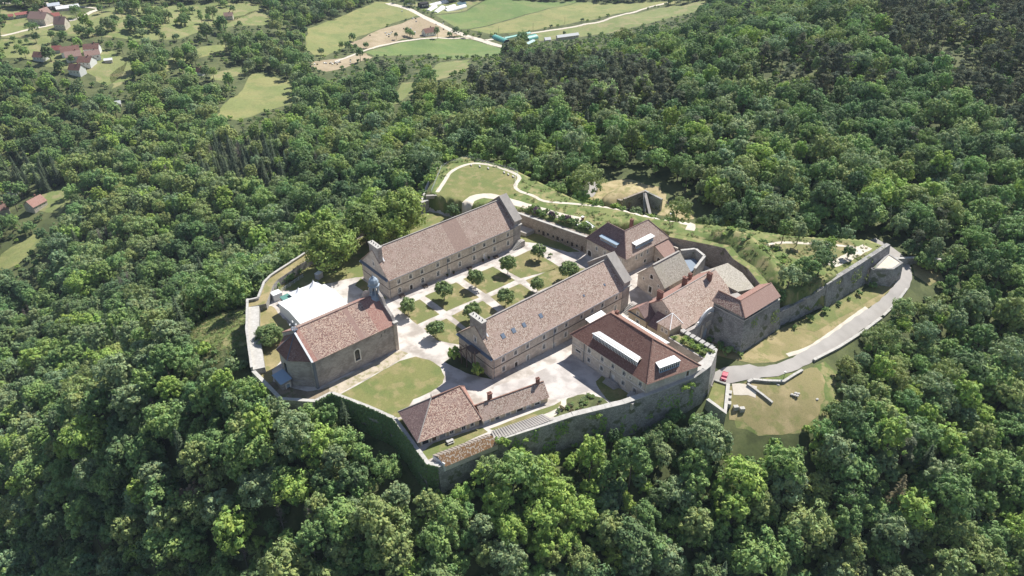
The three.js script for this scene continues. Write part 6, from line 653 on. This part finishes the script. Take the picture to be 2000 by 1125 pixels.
const TONE = [[0.265, 0.395, 0.11], [0.2, 0.325, 0.098], [0.345, 0.485, 0.1], [0.28, 0.37, 0.165], [0.15, 0.24, 0.084], [0.31, 0.385, 0.125]], toneMat = TONE.map((t) => leafMat(...t)), toneWord = ['mid green', 'deep green', 'bright yellow green', 'grey green', 'dark green', 'olive green'];
const spec = { pine: leafMat(0.165, 0.19, 0.1), spruce: leafMat(0.08, 0.12, 0.055), dead: leafMat(0.24, 0.2, 0.175), larch: leafMat(0.2, 0.17, 0.08), court: leafMat(0.19, 0.275, 0.085), lime: leafMat(0.27, 0.37, 0.075), limeB: leafMat(0.2, 0.29, 0.07), brown: leafMat(0.27, 0.2, 0.12) };
function plant(kind, v, mat, name, label, cat, group, x, y, z, s, rot, sy = 1) { const k = KIND[kind][v], g = thing(name, label, cat, group, [x, y, z], rot); g.scale.set(s, s * sy, s); part(kind === 'dead' ? 'branches' : kind === 'bush' ? 'foliage' : 'crown', k.crown, mat, g); part(kind === 'bush' ? 'stem' : 'trunk', k.trunk, k.bark, g); return g; }
// courtyard trees
for (const [i, [x, z, s]] of [[37.8, -8.4, 1], [22.5, -8.7, 1.02], [7.2, -8.5, 1.05], [-6.3, -9.2, 1.06], [-21.3, -9.4, 1], [36.4, 9.2, 1.22], [22.5, 7.4, 0.9], [7.7, 7.5, 1.02], [-6.9, 7.2, 1.05], [-21.4, 6.6, 0.98]].entries()) plant('court', i % 2, spec.court, 'courtyard_tree', i === 5 ? 'largest clipped round tree at the corner of the courtyard lawns' : 'small clipped round tree on a square courtyard lawn', 'tree', i === 5 ? undefined : 'clipped trees of the courtyard', x, PY(x, z), z, s, i * 1.3, 0.92 + 0.16 * hash(i, 2, 9));
plant('bush', 0, spec.court, 'shrub', 'tiny round shrub on the courtyard lawn', 'shrub', undefined, 42.6, PY(42.6, -7.2), -7.2, 0.42, 0);
for (const [i, [x, z, s, m, l]] of [[7, -57, 1.08, 'lime', 'huge bright yellow green lime behind the far barrack'], [-7, -59, 0.95, 'limeB', 'huge darker lime beside the brighter one behind the far barrack'], [-26, -51, 0.95, 'lime', 'big round lime beside the north west rampart'], [-1, -51, 0.75, 'lime', 'lime tree close behind the barrack roof'], [-16, -62, 0.7, 'limeB', 'lime tree squeezed against the north wall']].entries()) plant('lime', i % 2, spec[m], 'lime_tree', l, 'tree', 'limes behind the barrack', x, PY(x, z), z, s, i * 1.1);
plant('broad', 4, toneMat[4], 'garden_tree', 'dark garden tree at the foot of the upper bastion', 'tree', undefined, 33, PY(33, -56), -56, 0.62, 1); plant('lime', 1, spec.court, 'spreading_shrub', 'broad dark round shrub beside the chapel apse', 'shrub', undefined, -63.4, PY(-63.4, -26) - 1, -26, 0.5, 2, 0.8);
for (const [i, [x, z, s, k, m, l]] of [[108.5, 50.5, 0.66, 3, 0, 'slender garden tree at the start of the bastion path'], [111.5, 55, 0.64, 3, 3, 'slender garden tree beside the stone ring'], [107, 67, 0.72, 2, 3, 'loose grey green tree leaning over the bastion garden'], [112, 67, 0.62, 1, 2, 'bright green young tree in the bastion garden'], [117.5, 72.4, 0.5, 4, 4, 'dark oval evergreen casting its shadow on the bastion path'], [90, 72, 0.75, 0, 1, 'dark tree on the edge of the grass mound'], [96, 72.6, 0.7, 5, 4, 'broad dark tree above the curtain wall'], [81, 70, 0.72, 2, 3, 'grey green tree beside the gate bastion'], [77, 69, 0.6, 6, 1, 'tree pressed against the end of the gate bastion'], [100, 71, 0.66, 1, 1, 'tree at the shoulder of the long rampart'], [86, 72.4, 0.6, 4, 3, 'small tree growing out of the curtain wall']].entries()) plant('broad', k, toneMat[m], 'garden_tree', l, 'tree', 'trees of the far bastion', x, PY(x, z), z, s, i);
{ const b = (x, z, s, m, l, y, sy = 1) => plant('bush', Math.floor(hash(x * 9, z * 9, 1) * 2), m, 'shrub', l, 'shrub', 'shrubs ' + l.replace(/^.*shrub /, ''), x, y ?? PY(x, z), z, s, x * 2 + z, sy);
  for (let k = 0; k < 30; k++) { const t = rr(0, 1), x = 51 + 5.6 * t + rr(1, 4.2), z = -33 + 30 * t; b(x, z, rr(0.4, 0.75), pick([toneMat[0], toneMat[1], toneMat[0], spec.court]), 'leafy shrub on top of the casemate wall'); }
  for (let k = 0; k < 3; k++) b(53.6 + k * 1.9, -27.5 + k * 7, 0.62, flatLilac(k), 'purple leaved shrub on top of the casemate wall', undefined, 1.5);
  for (let k = 0; k < 44; k++) { const x = rr(-17, -2), z = rr(57.6, 64.6); if (sd([[-18, 57.4], [-13, 56.6], [-9, 55.2], [-4, 56.6], [-0.6, 61.5], [-1.6, 66.8], [-10, 63.6], [-17.5, 60.8]], x, z) > 0.3) b(x, z, rr(0.2, 0.42), pick([toneMat[0], toneMat[3], spec.court, spec.larch]), 'small herb garden shrub behind the front rampart', undefined, 0.8); }
  for (let k = 0; k < 26; k++) { const t = rnd(), x = 34 + rr(-1.4, 1.6), z = 60.5 + 13 * t; b(x, z, rr(0.18, 0.5), pick([toneMat[0], toneMat[2], toneMat[5]]), 'weedy shrub on the curtain terrace beside the gate', 3.6); }
  for (let k = 0; k < 60; k++) { const a = D.plat[27 + Math.floor(rr(0, 6))], c = D.plat[D.plat.indexOf(a) + 1], t = rnd(), d = Math.hypot(c[0] - a[0], c[1] - a[1]), o = rr(0.5, 7.5), x = a[0] + (c[0] - a[0]) * t - (c[1] - a[1]) / d * o, z = a[1] + (c[1] - a[1]) * t + (c[0] - a[0]) / d * o; if (z > 18 || (z > -32 && o > 3)) continue; b(x, z, rr(0.5, 1.1), pick([toneMat[0], toneMat[2], toneMat[1]]), 'shrub on the outer bank of the upper bastion', 5 - 12 * ss(0, 10, o) - 0.3); }
  for (let k = 0; k < 22; k++) { const x = rr(-50, -36), z = -55.4 + (x + 50) * -0.33 + rr(-0.5, 3); b(x, z, rr(0.35, 0.7), pick([toneMat[0], toneMat[1]]), 'leafy shrub along the north west rampart behind the marquee'); }
  for (let k = 0; k < 34; k++) { const x = rr(84, 103), z = rr(30, 74); if (sd(D.mound, x, z) > -3 && sd(D.terr, x, z) > 3 && x > 86) b(x, z, rr(0.3, 0.75), pick([toneMat[0], toneMat[2], toneMat[1]]), 'leafy shrub on the grass mound above the gate court', PY(x, z) - 0.15, 0.7); }
  for (const [x, z, s] of [[-24.5, 20.5, 0.9], [-23.4, 29.8, 0.85], [-23.2, 30.6, 0.7]]) b(x, z, s, toneMat[2], 'climbing bright shrub under the timber stair', undefined, 1.6);
  for (const [x, z, s] of [[76, 78.4, 0.5], [84, 79, 0.6], [92, 80, 0.7], [100, 81, 0.55], [112, 82.2, 0.6], [120, 83, 0.7], [106, 81.6, 0.4], [47.8, 71.6, 0.9], [48.6, 67.5, 0.8], [49, 63.5, 0.7], [50, 74.6, 0.5]]) b(x, z, s, pick([toneMat[0], toneMat[1]]), 'shrub growing at the foot of the roadside rampart', HY(x, z) - 0.1);
  for (const [x, z, s, y] of [[-36.6, 57.4, 0.9, -0.4], [-34.8, 58, 0.5, -0.6], [21, 77, 0.5, 0.9], [18.6, 76.2, 0.6, 0.2], [-8, 67, 0.4, -0.6], [-30, 60, 0.4, -1.2]]) b(x, z, s, toneMat[2], 'shrub rooted in the face of the front rampart', y); }
function flatLilac(k) { return flatLilac.m ??= leafMat(0.24, 0.15, 0.2); }
for (const [i, [x, z]] of D.species.dead.entries()) plant('dead', i % 2, spec.dead, 'dead_tree', 'bare grey dead tree in the valley forest', 'tree', 'dead trees', x, HY(x, z), z, rr(0.95, 1.25), i * 2.1);
for (const [i, [x, z]] of D.species.larch.entries()) plant('spruce', i, spec.larch, 'larch_tree', i ? 'brownish olive larch standing behind a taller one' : 'tall brownish olive larch on the foreground slope', 'tree', undefined, x, HY(x, z) - 2, z, 1.15, i, 1.05);
for (const [i, [x, z]] of D.species.brown.entries()) { plant('broad', 6, spec.brown, 'withered_tree', i ? 'withered brown tree beside another on the foreground slope' : 'thin withered brown tree with bare twigs on the foreground slope', 'tree', undefined, x, HY(x, z) - 1, z, 0.8, i); }
for (const [i, [x, z, s]] of D.lone.entries()) plant('broad', i % 7, toneMat[[1, 4, 0, 1][i % 4]], 'field_tree', 'round dark tree standing in the far meadows', 'tree', 'trees of the far meadows', x, HY(x, z) - 0.5, z, s * 0.85, i * 1.9);

// ivy on the south west walls
function ivy(label, pts, top, base, batter, dens, cover, mat) { const L = leafCloud(); rs = 4242 + Math.round(pts[0][0]); const N = offsetLine(pts); for (let i = 0; i < pts.length - 1; i++) { const a = pts[i], b = pts[i + 1], l = Math.hypot(b[0] - a[0], b[1] - a[1]), n = Math.round(l * (top - base) * dens), nx = -(b[1] - a[1]) / l, nz = (b[0] - a[0]) / l; for (let k = 0; k < n; k++) { const t = rnd(), h = rnd(), x = a[0] + (b[0] - a[0]) * t, z = a[1] + (b[1] - a[1]) * t; if (vn(t * l / 3 + 50 + i * 9, h * (top - base) / 3 + 50, 512, 7) < cover) continue; const o = batter * (1 - h) + rr(0.1, 0.4), p = new THREE.Vector3(x + nx * o, base + h * (top - base) + 0.2, z + nz * o), nn = new THREE.Vector3(nx, 0.35, nz).addScaledVector(rdir(), 0.6).normalize(); L.leaf(p, nn, rr(0.25, 0.45), rr(0.2, 0.34), tintR(0.25, 0.12)); } } const g = thing('ivy', label, 'ivy'); const m = part('ivy_leaves', L.geo(), mat, g); m.userData.kind = 'stuff'; return g; }
ivy('dense ivy curtain on the wall below the chapel lawn', [[-66.8, 9.4], [-61.3, 9.4], [-56.6, 21], [-53.5, 30]], 0.9, -18, 1.4, 14, 0.1, toneMat[4]);
ivy('dense ivy curtain on the wall beside the hipped house', [[-53.5, 30], [-56.3, 50.5], [-54.5, 53]], 0.9, -18, 1.4, 14, 0.12, toneMat[4]);
ivy('scattered creeper on the long front rampart', [[-37.2, 55.8], [-20, 61.2], [0, 69.4], [23, 76.2]], 0.4, -15, 1.6, 5, 0.68, toneMat[0]);
ivy('sparse weeds on the scarp of the gate bastion', [[52.6, 72.2], [71.4, 73]], 6, -5, 2.2, 3.4, 0.7, toneMat[5]);
ivy('sparse weeds on the long roadside rampart', [[97, 77.2], [134, 78.9]], 4, -5, 2.2, 4, 0.66, toneMat[5]);

// grass tufts on banks and mound
{ const L = leafCloud(); rs = 77; for (let k = 0; k < 14; k++) L.leaf(new THREE.Vector3(rr(-0.5, 0.5), rr(0.1, 0.4), rr(-0.5, 0.5)), new THREE.Vector3(rr(-1, 1), 0.5, rr(-1, 1)).normalize(), rr(0.3, 0.5), rr(0.05, 0.1), tintR(0.25, 0.15)); const geo = L.geo(), spots = [];
  for (let k = 0; k < 7000; k++) { const x = rr(38, 138), z = rr(-92, 79), s1 = sd(D.plat, x, z), s2 = sd(D.terr, x, z); if (s1 < 0.4 || s2 < 0.5) continue; if (sd(D.grounds.upper[0], x, z) > -0.5) continue; let bad = false; for (const q of [D.paths.terrace.p, D.paths.loop.p]) for (const p of q) if (Math.hypot(p[0] - x, p[1] - z) < 3.2) bad = true; if (bad || fbm(x / 60 + 3, z / 60 + 3, 16, 3, 19) < 0.48 || (x > 53 && x < 79 && z > 0 && z < 22)) continue; spots.push([x, PY(x, z), z]); }
  for (let k = 0; k < 0; k++) { const x = rr(25, 62), z = rr(80, 108); if (sd(F.dry, x, z) > -4 && sd(F.dry, x, z) < 0.6 && z > 84 && !(x > 40 && z < 94)) spots.push([x, HY(x, z), z]); } for (let k = 0; k < 900; k++) { const x = rr(-86, -60), z = rr(-74, -35); if (sd(D.plat, x, z) < -1) spots.push([x, HY(x, z), z]); }
  const im = new THREE.InstancedMesh(geo, leafMat(1, 1, 1), spots.length), m4 = new THREE.Matrix4(), q4 = new THREE.Quaternion(), v3 = new THREE.Vector3(); spots.forEach((p, i) => { const s = rr(0.6, 1.5); m4.compose(v3.set(...p), q4.setFromAxisAngle(up3, rr(0, 6.28)), new THREE.Vector3(s, s, s)); im.setMatrixAt(i, m4); im.setColorAt(i, col(...pick([[0.26, 0.33, 0.1], [0.3, 0.34, 0.12], [0.42, 0.38, 0.18], [0.22, 0.3, 0.09]]))); }); im.name = 'long_grass'; im.userData = { kind: 'stuff', label: 'long unmown grass on the banks', category: 'grass' }; add(im, scene); }

// ------------------------------------------------------------------ the forest
rs = 991;
const view = (x, y, z) => { const d = new THREE.Vector3(x, y, z).sub(camera.position), f = new THREE.Vector3(0.54294, -0.55763, -0.6279), r = new THREE.Vector3(0.75643, 0, 0.65408), u = new THREE.Vector3(0.36473, 0.83009, -0.42181), w = d.dot(f); return [1000 + 1470 * d.dot(r) / w, 562.5 - 1470 * d.dot(u) / w, w]; };
const noTree = Object.entries(F).filter(([k]) => !['glade'].includes(k)).map(([k, p]) => ({ p, hedged: ['mead1', 'mead0', 'vill', 'band', 'lowC'].includes(k), x0: Math.min(...p.map((q) => q[0])), x1: Math.max(...p.map((q) => q[0])), z0: Math.min(...p.map((q) => q[1])), z1: Math.max(...p.map((q) => q[1])) }));
const roadPts = [...Object.values(D.roads)].flatMap((r) => { const c = new THREE.CatmullRomCurve3(r.map(([x, z]) => new THREE.Vector3(x, 0, z))); return c.getSpacedPoints(Math.ceil(c.getLength() / 6)); }), spurPoly = [[-60, -50], [-67, -35], [-72, -38], [-80, -56], [-72, -70], [-60, -66]];
const behind = (x, z, m, y, h) => { // would this tree stand between the viewpoint and an open field or a house?
  for (const k of [0.4, 0.7, 1]) { const ty = y + h * k, dx = x + 130, dz = z - 170, d = Math.hypot(dx, dz), sl = (ty - 150) / d; if (sl > -0.02) continue;
    let t = d, hit = null; for (let n = 0; n < 90; n++) { t += 9; const qx = -130 + dx / d * t, qz = 170 + dz / d * t; if (150 + sl * t < HY(qx, qz)) { hit = [qx, qz]; break; } } if (!hit) continue; const [qx, qz] = hit;
    for (const f of noTree) if (qx > f.x0 && qx < f.x1 && qz > f.z0 && qz < f.z1 && sd(f.p, qx, qz) > m && !(f.hedged && fbm(x / 260 + 7, z / 260 + 7, 16, 3, 33) > 0.64)) return true; for (const o of houseSpots) if (Math.hypot(o[0] - qx, o[1] - qz) < o[2] * 0.7) return true; } return false; };
const houseSpots = D.houses.map((h) => [h[0], h[1], h[2] * 0.75 + 3]).concat(D.tunnels.map((t) => [(t[0] + t[2]) / 2, (t[1] + t[3]) / 2, 16])), open = (x, z, m) => {
  const s = sd(D.plat, x, z); if (s > -2.6) return true; if (s > -9.5 && x > 28 && z < 60) return true; if (x > 34 && x < (z < 80 ? 158 : 148) && z > 62 && z < 96.5) return true; if (x > 22 && x < 42 && z > 74 && z < 91) return true;
  for (const f of noTree) if (x > f.x0 - m && x < f.x1 + m && z > f.z0 - m && z < f.z1 + m && sd(f.p, x, z) > -m && !(f.hedged && fbm(x / 260 + 7, z / 260 + 7, 16, 3, 33) > 0.66)) return true;
  for (const p of roadPts) if (Math.abs(p.x - x) < 6 && Math.abs(p.z - z) < 6 && Math.hypot(p.x - x, p.z - z) < 5.2) return true;
  for (const h of houseSpots) if (Math.hypot(h[0] - x, h[1] - z) < h[2]) return true;
  return sd(spurPoly, x, z) > 0 || sd(D.fields.ruin, x, z) > (x > 108 ? -9 : -3);
};
const trees = [], scrub = [];
for (const [x0, x1, z0, z1, sp, small] of [[-330, 620, -420, 320, 7.2], [-170, 190, -110, 220, 6.2, 1], [-140, 1150, -1150, -420, 8.8], [620, 1150, -420, 260, 8.8]]) for (let z = z0; z < z1; z += sp) for (let x = x0; x < x1; x += sp) {
  const px = x + rr(-0.46, 0.46) * sp, pz = z + rr(-0.46, 0.46) * sp, a = rnd(), b = rnd(), c = rnd(), e = rnd(); const d0 = Math.hypot(px + 130, pz - 170); if (d0 > 1250 || (small && d0 > 300)) continue;
  const v0 = view(px, -30, pz); if (v0[2] < 40 || v0[0] < -700 || v0[0] > 2700 || v0[1] < -500 || v0[1] > 1900) continue;
  const y = HY(px, pz), v = view(px, y + 7, pz); if (v[2] < 60 || v[0] < -110 || v[0] > 2150 || v[1] < -80 || v[1] > 1260) continue;
  if (open(px, pz, 1.5)) continue; if (behind(px, pz, 1, y, d0 > 360 ? 20 : 13)) { if (a < 0.8) scrub.push([px, y - 0.2, pz, 0.5 + 0.7 * b, TONE[Math.floor(c * 5)]]); continue; } if (px > 175 && fbm(px / 420 + 2, pz / 420 + 2, 16, 3, 91) > 0.63 && a < 0.85) { scrub.push([px, y - 0.2, pz, 0.5 + 0.6 * b, TONE[Math.floor(c * 5)]]); continue; } let kind = 'broad', i = Math.floor(a * 7), tone, s = 0.7 + 0.58 * b * b + 0.14 * c, reg = fbm(px / 800 + 4, pz / 800 + 4, 16, 3, 61);
  const inS = (k) => D.species[k].some((p) => sd(p, px, pz) > -4 + e * 8);
  if (inS('pine') && c < 0.8) { kind = 'pine'; i = i % 2; s = 0.85 + 0.4 * b; } else if (inS('spruce') && c < 0.7) { kind = 'spruce'; i = i % 2; s = 0.75 + 0.45 * b; } else if (e < 0.035) { kind = 'spruce'; i = i % 2; s = 0.7 + 0.4 * b; } else if (e < 0.06 && px > 60) { kind = 'pine'; i = i % 2; } else if (e < 0.066) { kind = 'dead'; i = i % 2; s = 0.7 + 0.3 * b; }
  if (small) { kind = 'broad'; i = [0, 4, 6, 2][i % 4]; s = 0.42 + 0.3 * b; } const near = sd(D.plat, px, pz); if (kind === 'broad' && near > -7) { if (px > -66 && px < -50 && pz > 8 && pz < 54 && near > -5) continue; s *= small ? 0.85 : px < -64 ? 0.85 : px < -30 && pz > 50 ? 0.78 : 0.6; } else if (kind === 'broad' && near > -15) s *= px < -30 ? 0.92 : 0.8; if (px > 30 && pz > 92 && near > -40) s *= pz < 106 ? 0.6 : 0.8;
  tone = c + (reg - 0.5) * 1.6; tone = tone < 0.2 ? 4 : tone < 0.42 ? 1 : tone < 0.68 ? 0 : tone < 0.84 ? 3 : tone < 0.94 ? 2 : 5;
  if (px > -52 && px < -16 && pz > 56 && pz < 84 && kind === 'broad' && a < 0.75) tone = 2; trees.push({ x: px, y: y - 0.3, z: pz, s, kind, i, tone, r: a * 6.283 + b, big: v[0] > 0 && v[0] < 2000 && v[1] > 0 && v[1] < 1125 ? s / v[2] : 0 });
}
for (const [x, z, s] of [[-79, -9, 0.75], [-80, -1, 0.9], [-77, 7, 0.95], [-71, 12.5, 0.9], [-83, 9, 1.1], [-66.5, 14, 0.75], [-84, -14, 0.9], [-77, 15, 1.05], [-72, 20, 0.95]]) trees.push({ x, y: HY(x, z) - 0.4, z, s, kind: 'broad', i: Math.floor(hash(x, z, 3) * 7), tone: Math.floor(hash(z, x, 5) * 4), r: x, big: 1 });
const named = { broad: 300, pine: 60, spruce: 40, dead: 20 };
for (const kind of Object.keys(named)) trees.filter((t) => t.kind === kind && t.big).sort((p, q) => q.big - p.big).slice(0, named[kind]).forEach((t) => { t.own = true; });
for (const t of trees) if (t.own) {
  const w = { broad: ['broadleaf_tree', toneWord[t.tone] + ' leafy broadleaf tree in the forest round the fort', toneWord[t.tone] + ' forest trees'], pine: ['pine_tree', 'dark pine with bare trunk in the hilltop forest', 'pines of the hilltop forest'], spruce: ['spruce_tree', 'dark pointed spruce among the broadleaf forest', 'spruces of the forest'], dead: ['dead_tree', 'bare grey dead tree in the valley forest', 'dead trees'] }[t.kind];
  plant(t.kind, t.i, t.kind === 'broad' ? toneMat[t.tone] : spec[t.kind], w[0], w[1], 'tree', w[2], t.x, t.y, t.z, t.s, t.r, 0.86 + 0.34 * hash(t.x * 7, t.z * 7, 2));
}
{ const wood = new THREE.Group(); wood.name = 'woodland'; wood.userData = { kind: 'stuff', label: 'dense mixed forest covering the slopes and the valley', category: 'forest' }; scene.add(wood); const white = leafMat(1, 1, 1), m4 = new THREE.Matrix4(), q4 = new THREE.Quaternion(), v3 = new THREE.Vector3(), s3 = new THREE.Vector3();
  const SP = { pine: [0.165, 0.19, 0.1], spruce: [0.08, 0.12, 0.055], dead: [0.24, 0.2, 0.175] };
  for (const kind of Object.keys(named)) KIND[kind].forEach((k, i) => {
    const list = trees.filter((t) => !t.own && t.kind === kind && t.i === i); if (!list.length) return; const A = new THREE.InstancedMesh(k.crown, white, list.length), B = new THREE.InstancedMesh(k.trunk, k.bark, list.length);
    list.forEach((t, n) => { m4.compose(v3.set(t.x, t.y, t.z), q4.setFromAxisAngle(up3, t.r), s3.set(t.s * (0.88 + 0.24 * hash(n, 7, 2)), t.s * (0.85 + 0.35 * hash(n, 1, 2)), t.s)); A.setMatrixAt(n, m4); B.setMatrixAt(n, m4); const c = SP[kind] ?? TONE[t.tone], j = 0.85 + 0.3 * hash(n, 3, 4), y = (hash(n, 5, 6) - 0.5) * 0.2; A.setColorAt(n, col(c[0] * j * (1 + y), c[1] * j, c[2] * j * (1 - y))); });
    A.name = { broad: 'broadleaf_crowns', pine: 'pine_crowns', spruce: 'spruce_crowns', dead: 'bare_crowns' }[kind]; B.name = 'trunks'; A.userData.kind = B.userData.kind = 'stuff'; add(A, wood); add(B, wood);
  });
  // undergrowth between the trunks and along the edges
  rs = 555; const bl = [...scrub]; for (const t of trees) for (let q = 0; q < (t.x < 190 && t.x > -170 && t.z > -110 ? 2 : 1); q++) if (rnd() < 0.75) { const x = t.x + rr(-4, 4), z = t.z + rr(-4, 4); if (!open(x, z, 0)) bl.push([x, HY(x, z) - 0.2, z, rr(0.5, 1.15), pick(TONE)]); }
  const U = new THREE.InstancedMesh(KIND.bush[0].crown, white, bl.length); bl.forEach((b, n) => { m4.compose(v3.set(b[0], b[1], b[2]), q4.setFromAxisAngle(up3, n), s3.set(b[3], b[3], b[3])); U.setMatrixAt(n, m4); U.setColorAt(n, col(...b[4])); }); U.name = 'undergrowth'; U.userData.kind = 'stuff'; add(U, wood);
  console.log('trees', trees.length, 'bushes', bl.length); }

// ------------------------------------------------------------------ village, farm, greenhouses, bales
{
  const RM = { farm: [M.roofPink, M.wallPale], red: [flat(0.36, 0.13, 0.11), M.doorGrey], grey: [M.zinc, M.timber], white: [M.white, M.wallPale], brown: [M.roofBrown, M.white], rose: [M.roofPink, M.white], redtile: [M.roofRed, M.wallPale], black: [M.dark, M.dark] };
  for (const [x, z, L, rt, wh, rh, yaw, kind, label] of D.houses) {
    const W = Math.max(4, L * rt), [rm, wm] = RM[kind], g = thing(kind === 'black' || kind === 'white' || kind === 'grey' ? 'barn' : 'village_house', label, kind === 'white' || kind === 'black' || kind === 'grey' ? 'barn' : 'house', undefined, [x, HY(x, z), z], -yaw), a = L / 2, b = W / 2, o = 0.4;
    walls(g, [[-a, b], [a, b], [a, -b], [-a, -b]], -3, { 0: wh, 1: [[0, wh], [b, wh + rh], [W, wh]], 2: wh, 3: [[0, wh], [b, wh + rh], [W, wh]] }, wm, L > 8 ? { 0: [-0.3, 0, 0.3].map((t) => ({ u: a + t * L, v: wh * 0.45, w: 1.2, h: 1.3 })), 3: [{ u: b, v: wh * 0.45, w: 1.2, h: 1.3 }] } : {}, 0.35);
    part('roof_slope', slab([[-a - o, wh - 0.2, b + o], [a + o, wh - 0.2, b + o], [a + o, wh + rh + 0.2, 0], [-a - o, wh + rh + 0.2, 0]], 0.2), rm, g); part('roof_slope', slab([[a + o, wh - 0.2, -b - o], [-a - o, wh - 0.2, -b - o], [-a - o, wh + rh + 0.2, 0], [a + o, wh + rh + 0.2, 0]], 0.2), rm, g); if (['farm', 'brown', 'rose', 'redtile'].includes(kind)) chimney(g, a * 0.4, wh + rh * 0.6, -0.6, 0.8, 0.8, rh * 0.4 + 1.2, 1);
  }
  const TM = { green: flat(0.1, 0.36, 0.3, { roughness: 0.5 }), white: M.white, pale: flat(0.45, 0.6, 0.6) };
  for (const [x0, z0, x1, z1, w, kind, label] of D.tunnels) {
    const L = Math.hypot(x1 - x0, z1 - z0), g = thing('tunnel_' + (kind === 'white' ? 'greenhouse' : 'barn'), label, kind === 'white' ? 'greenhouse' : 'barn', undefined, [(x0 + x1) / 2, Math.min(HY(x0, z0), HY(x1, z1)) - 0.3, (z0 + z1) / 2], Math.atan2(-(z1 - z0), x1 - x0)), r = w / 2, q = new THREE.CylinderGeometry(r, r, L, 18, 1, true, 0, Math.PI); q.rotateZ(Math.PI / 2); q.scale(1, 0.85, 1); q.rotateX(kind ? 0 : 0); const p = q.attributes.position; let flip = false; for (let i = 0; i < p.count; i++) if (p.getY(i) < -0.01) flip = true; if (flip) q.rotateX(Math.PI); part('cover', metric(q), Object.assign(TM[kind], { side: THREE.DoubleSide }), g);
    for (const s of [-1, 1]) { const e = new THREE.CircleGeometry(r * 0.99, 18, 0, Math.PI); e.scale(1, 0.85, 1); e.rotateY(s * Math.PI / 2); e.translate(s * (L / 2 - 0.1), 0, 0); part('end_sheet_or_shade', e, kind === 'green' ? M.dark : TM[kind], g); } for (let k = 0; k <= 6; k++) { const t = new THREE.TorusGeometry(r, 0.08, 5, 18, Math.PI); t.scale(1, 0.85, 1); t.rotateY(Math.PI / 2); t.translate(-L / 2 + L * k / 6, 0, 0); part('hoop', t, M.zinc, g); }  // on green barns a dark sheet paints the shade of the open ends
  }
  struct('pond', HILL.sheet(D.pond, 0.1), new THREE.MeshPhysicalMaterial({ color: col(0.12, 0.18, 0.22), roughness: 0.08 }), 'small pond behind the greenhouses').userData.category = 'water';
  for (const [x, z] of D.poles) { const g = thing('power_pole', 'timber power pole beside the valley lanes', 'pole', 'power poles of the valley', [x, HY(x, z), z]); part('pole', cyl(0.16, 0.1, 9, 0, -0.5, 0, 6), M.timber, g); part('cross_arm', box(1.6, 0.12, 0.12, 0, 8, 0), M.timber, g); }
  for (const [i, [x, z]] of D.bales.entries()) { const g = thing('hay_bale', 'round pale hay bale on the cut hayfields', 'bale', 'hay bales on the cut fields', [x, HY(x, z) + 0.6, z], i * 1.7), q = new THREE.CylinderGeometry(0.75, 0.75, 1.3, 14); q.rotateZ(Math.PI / 2); part('bale', metric(q), i % 3 ? M.white : flat(0.2, 0.17, 0.12), g); part('end_wrap', new THREE.TorusGeometry(0.6, 0.12, 5, 14).rotateY(Math.PI / 2).translate(0.62, 0, 0), M.coping, g); }
}
renderer.render(scene, camera);
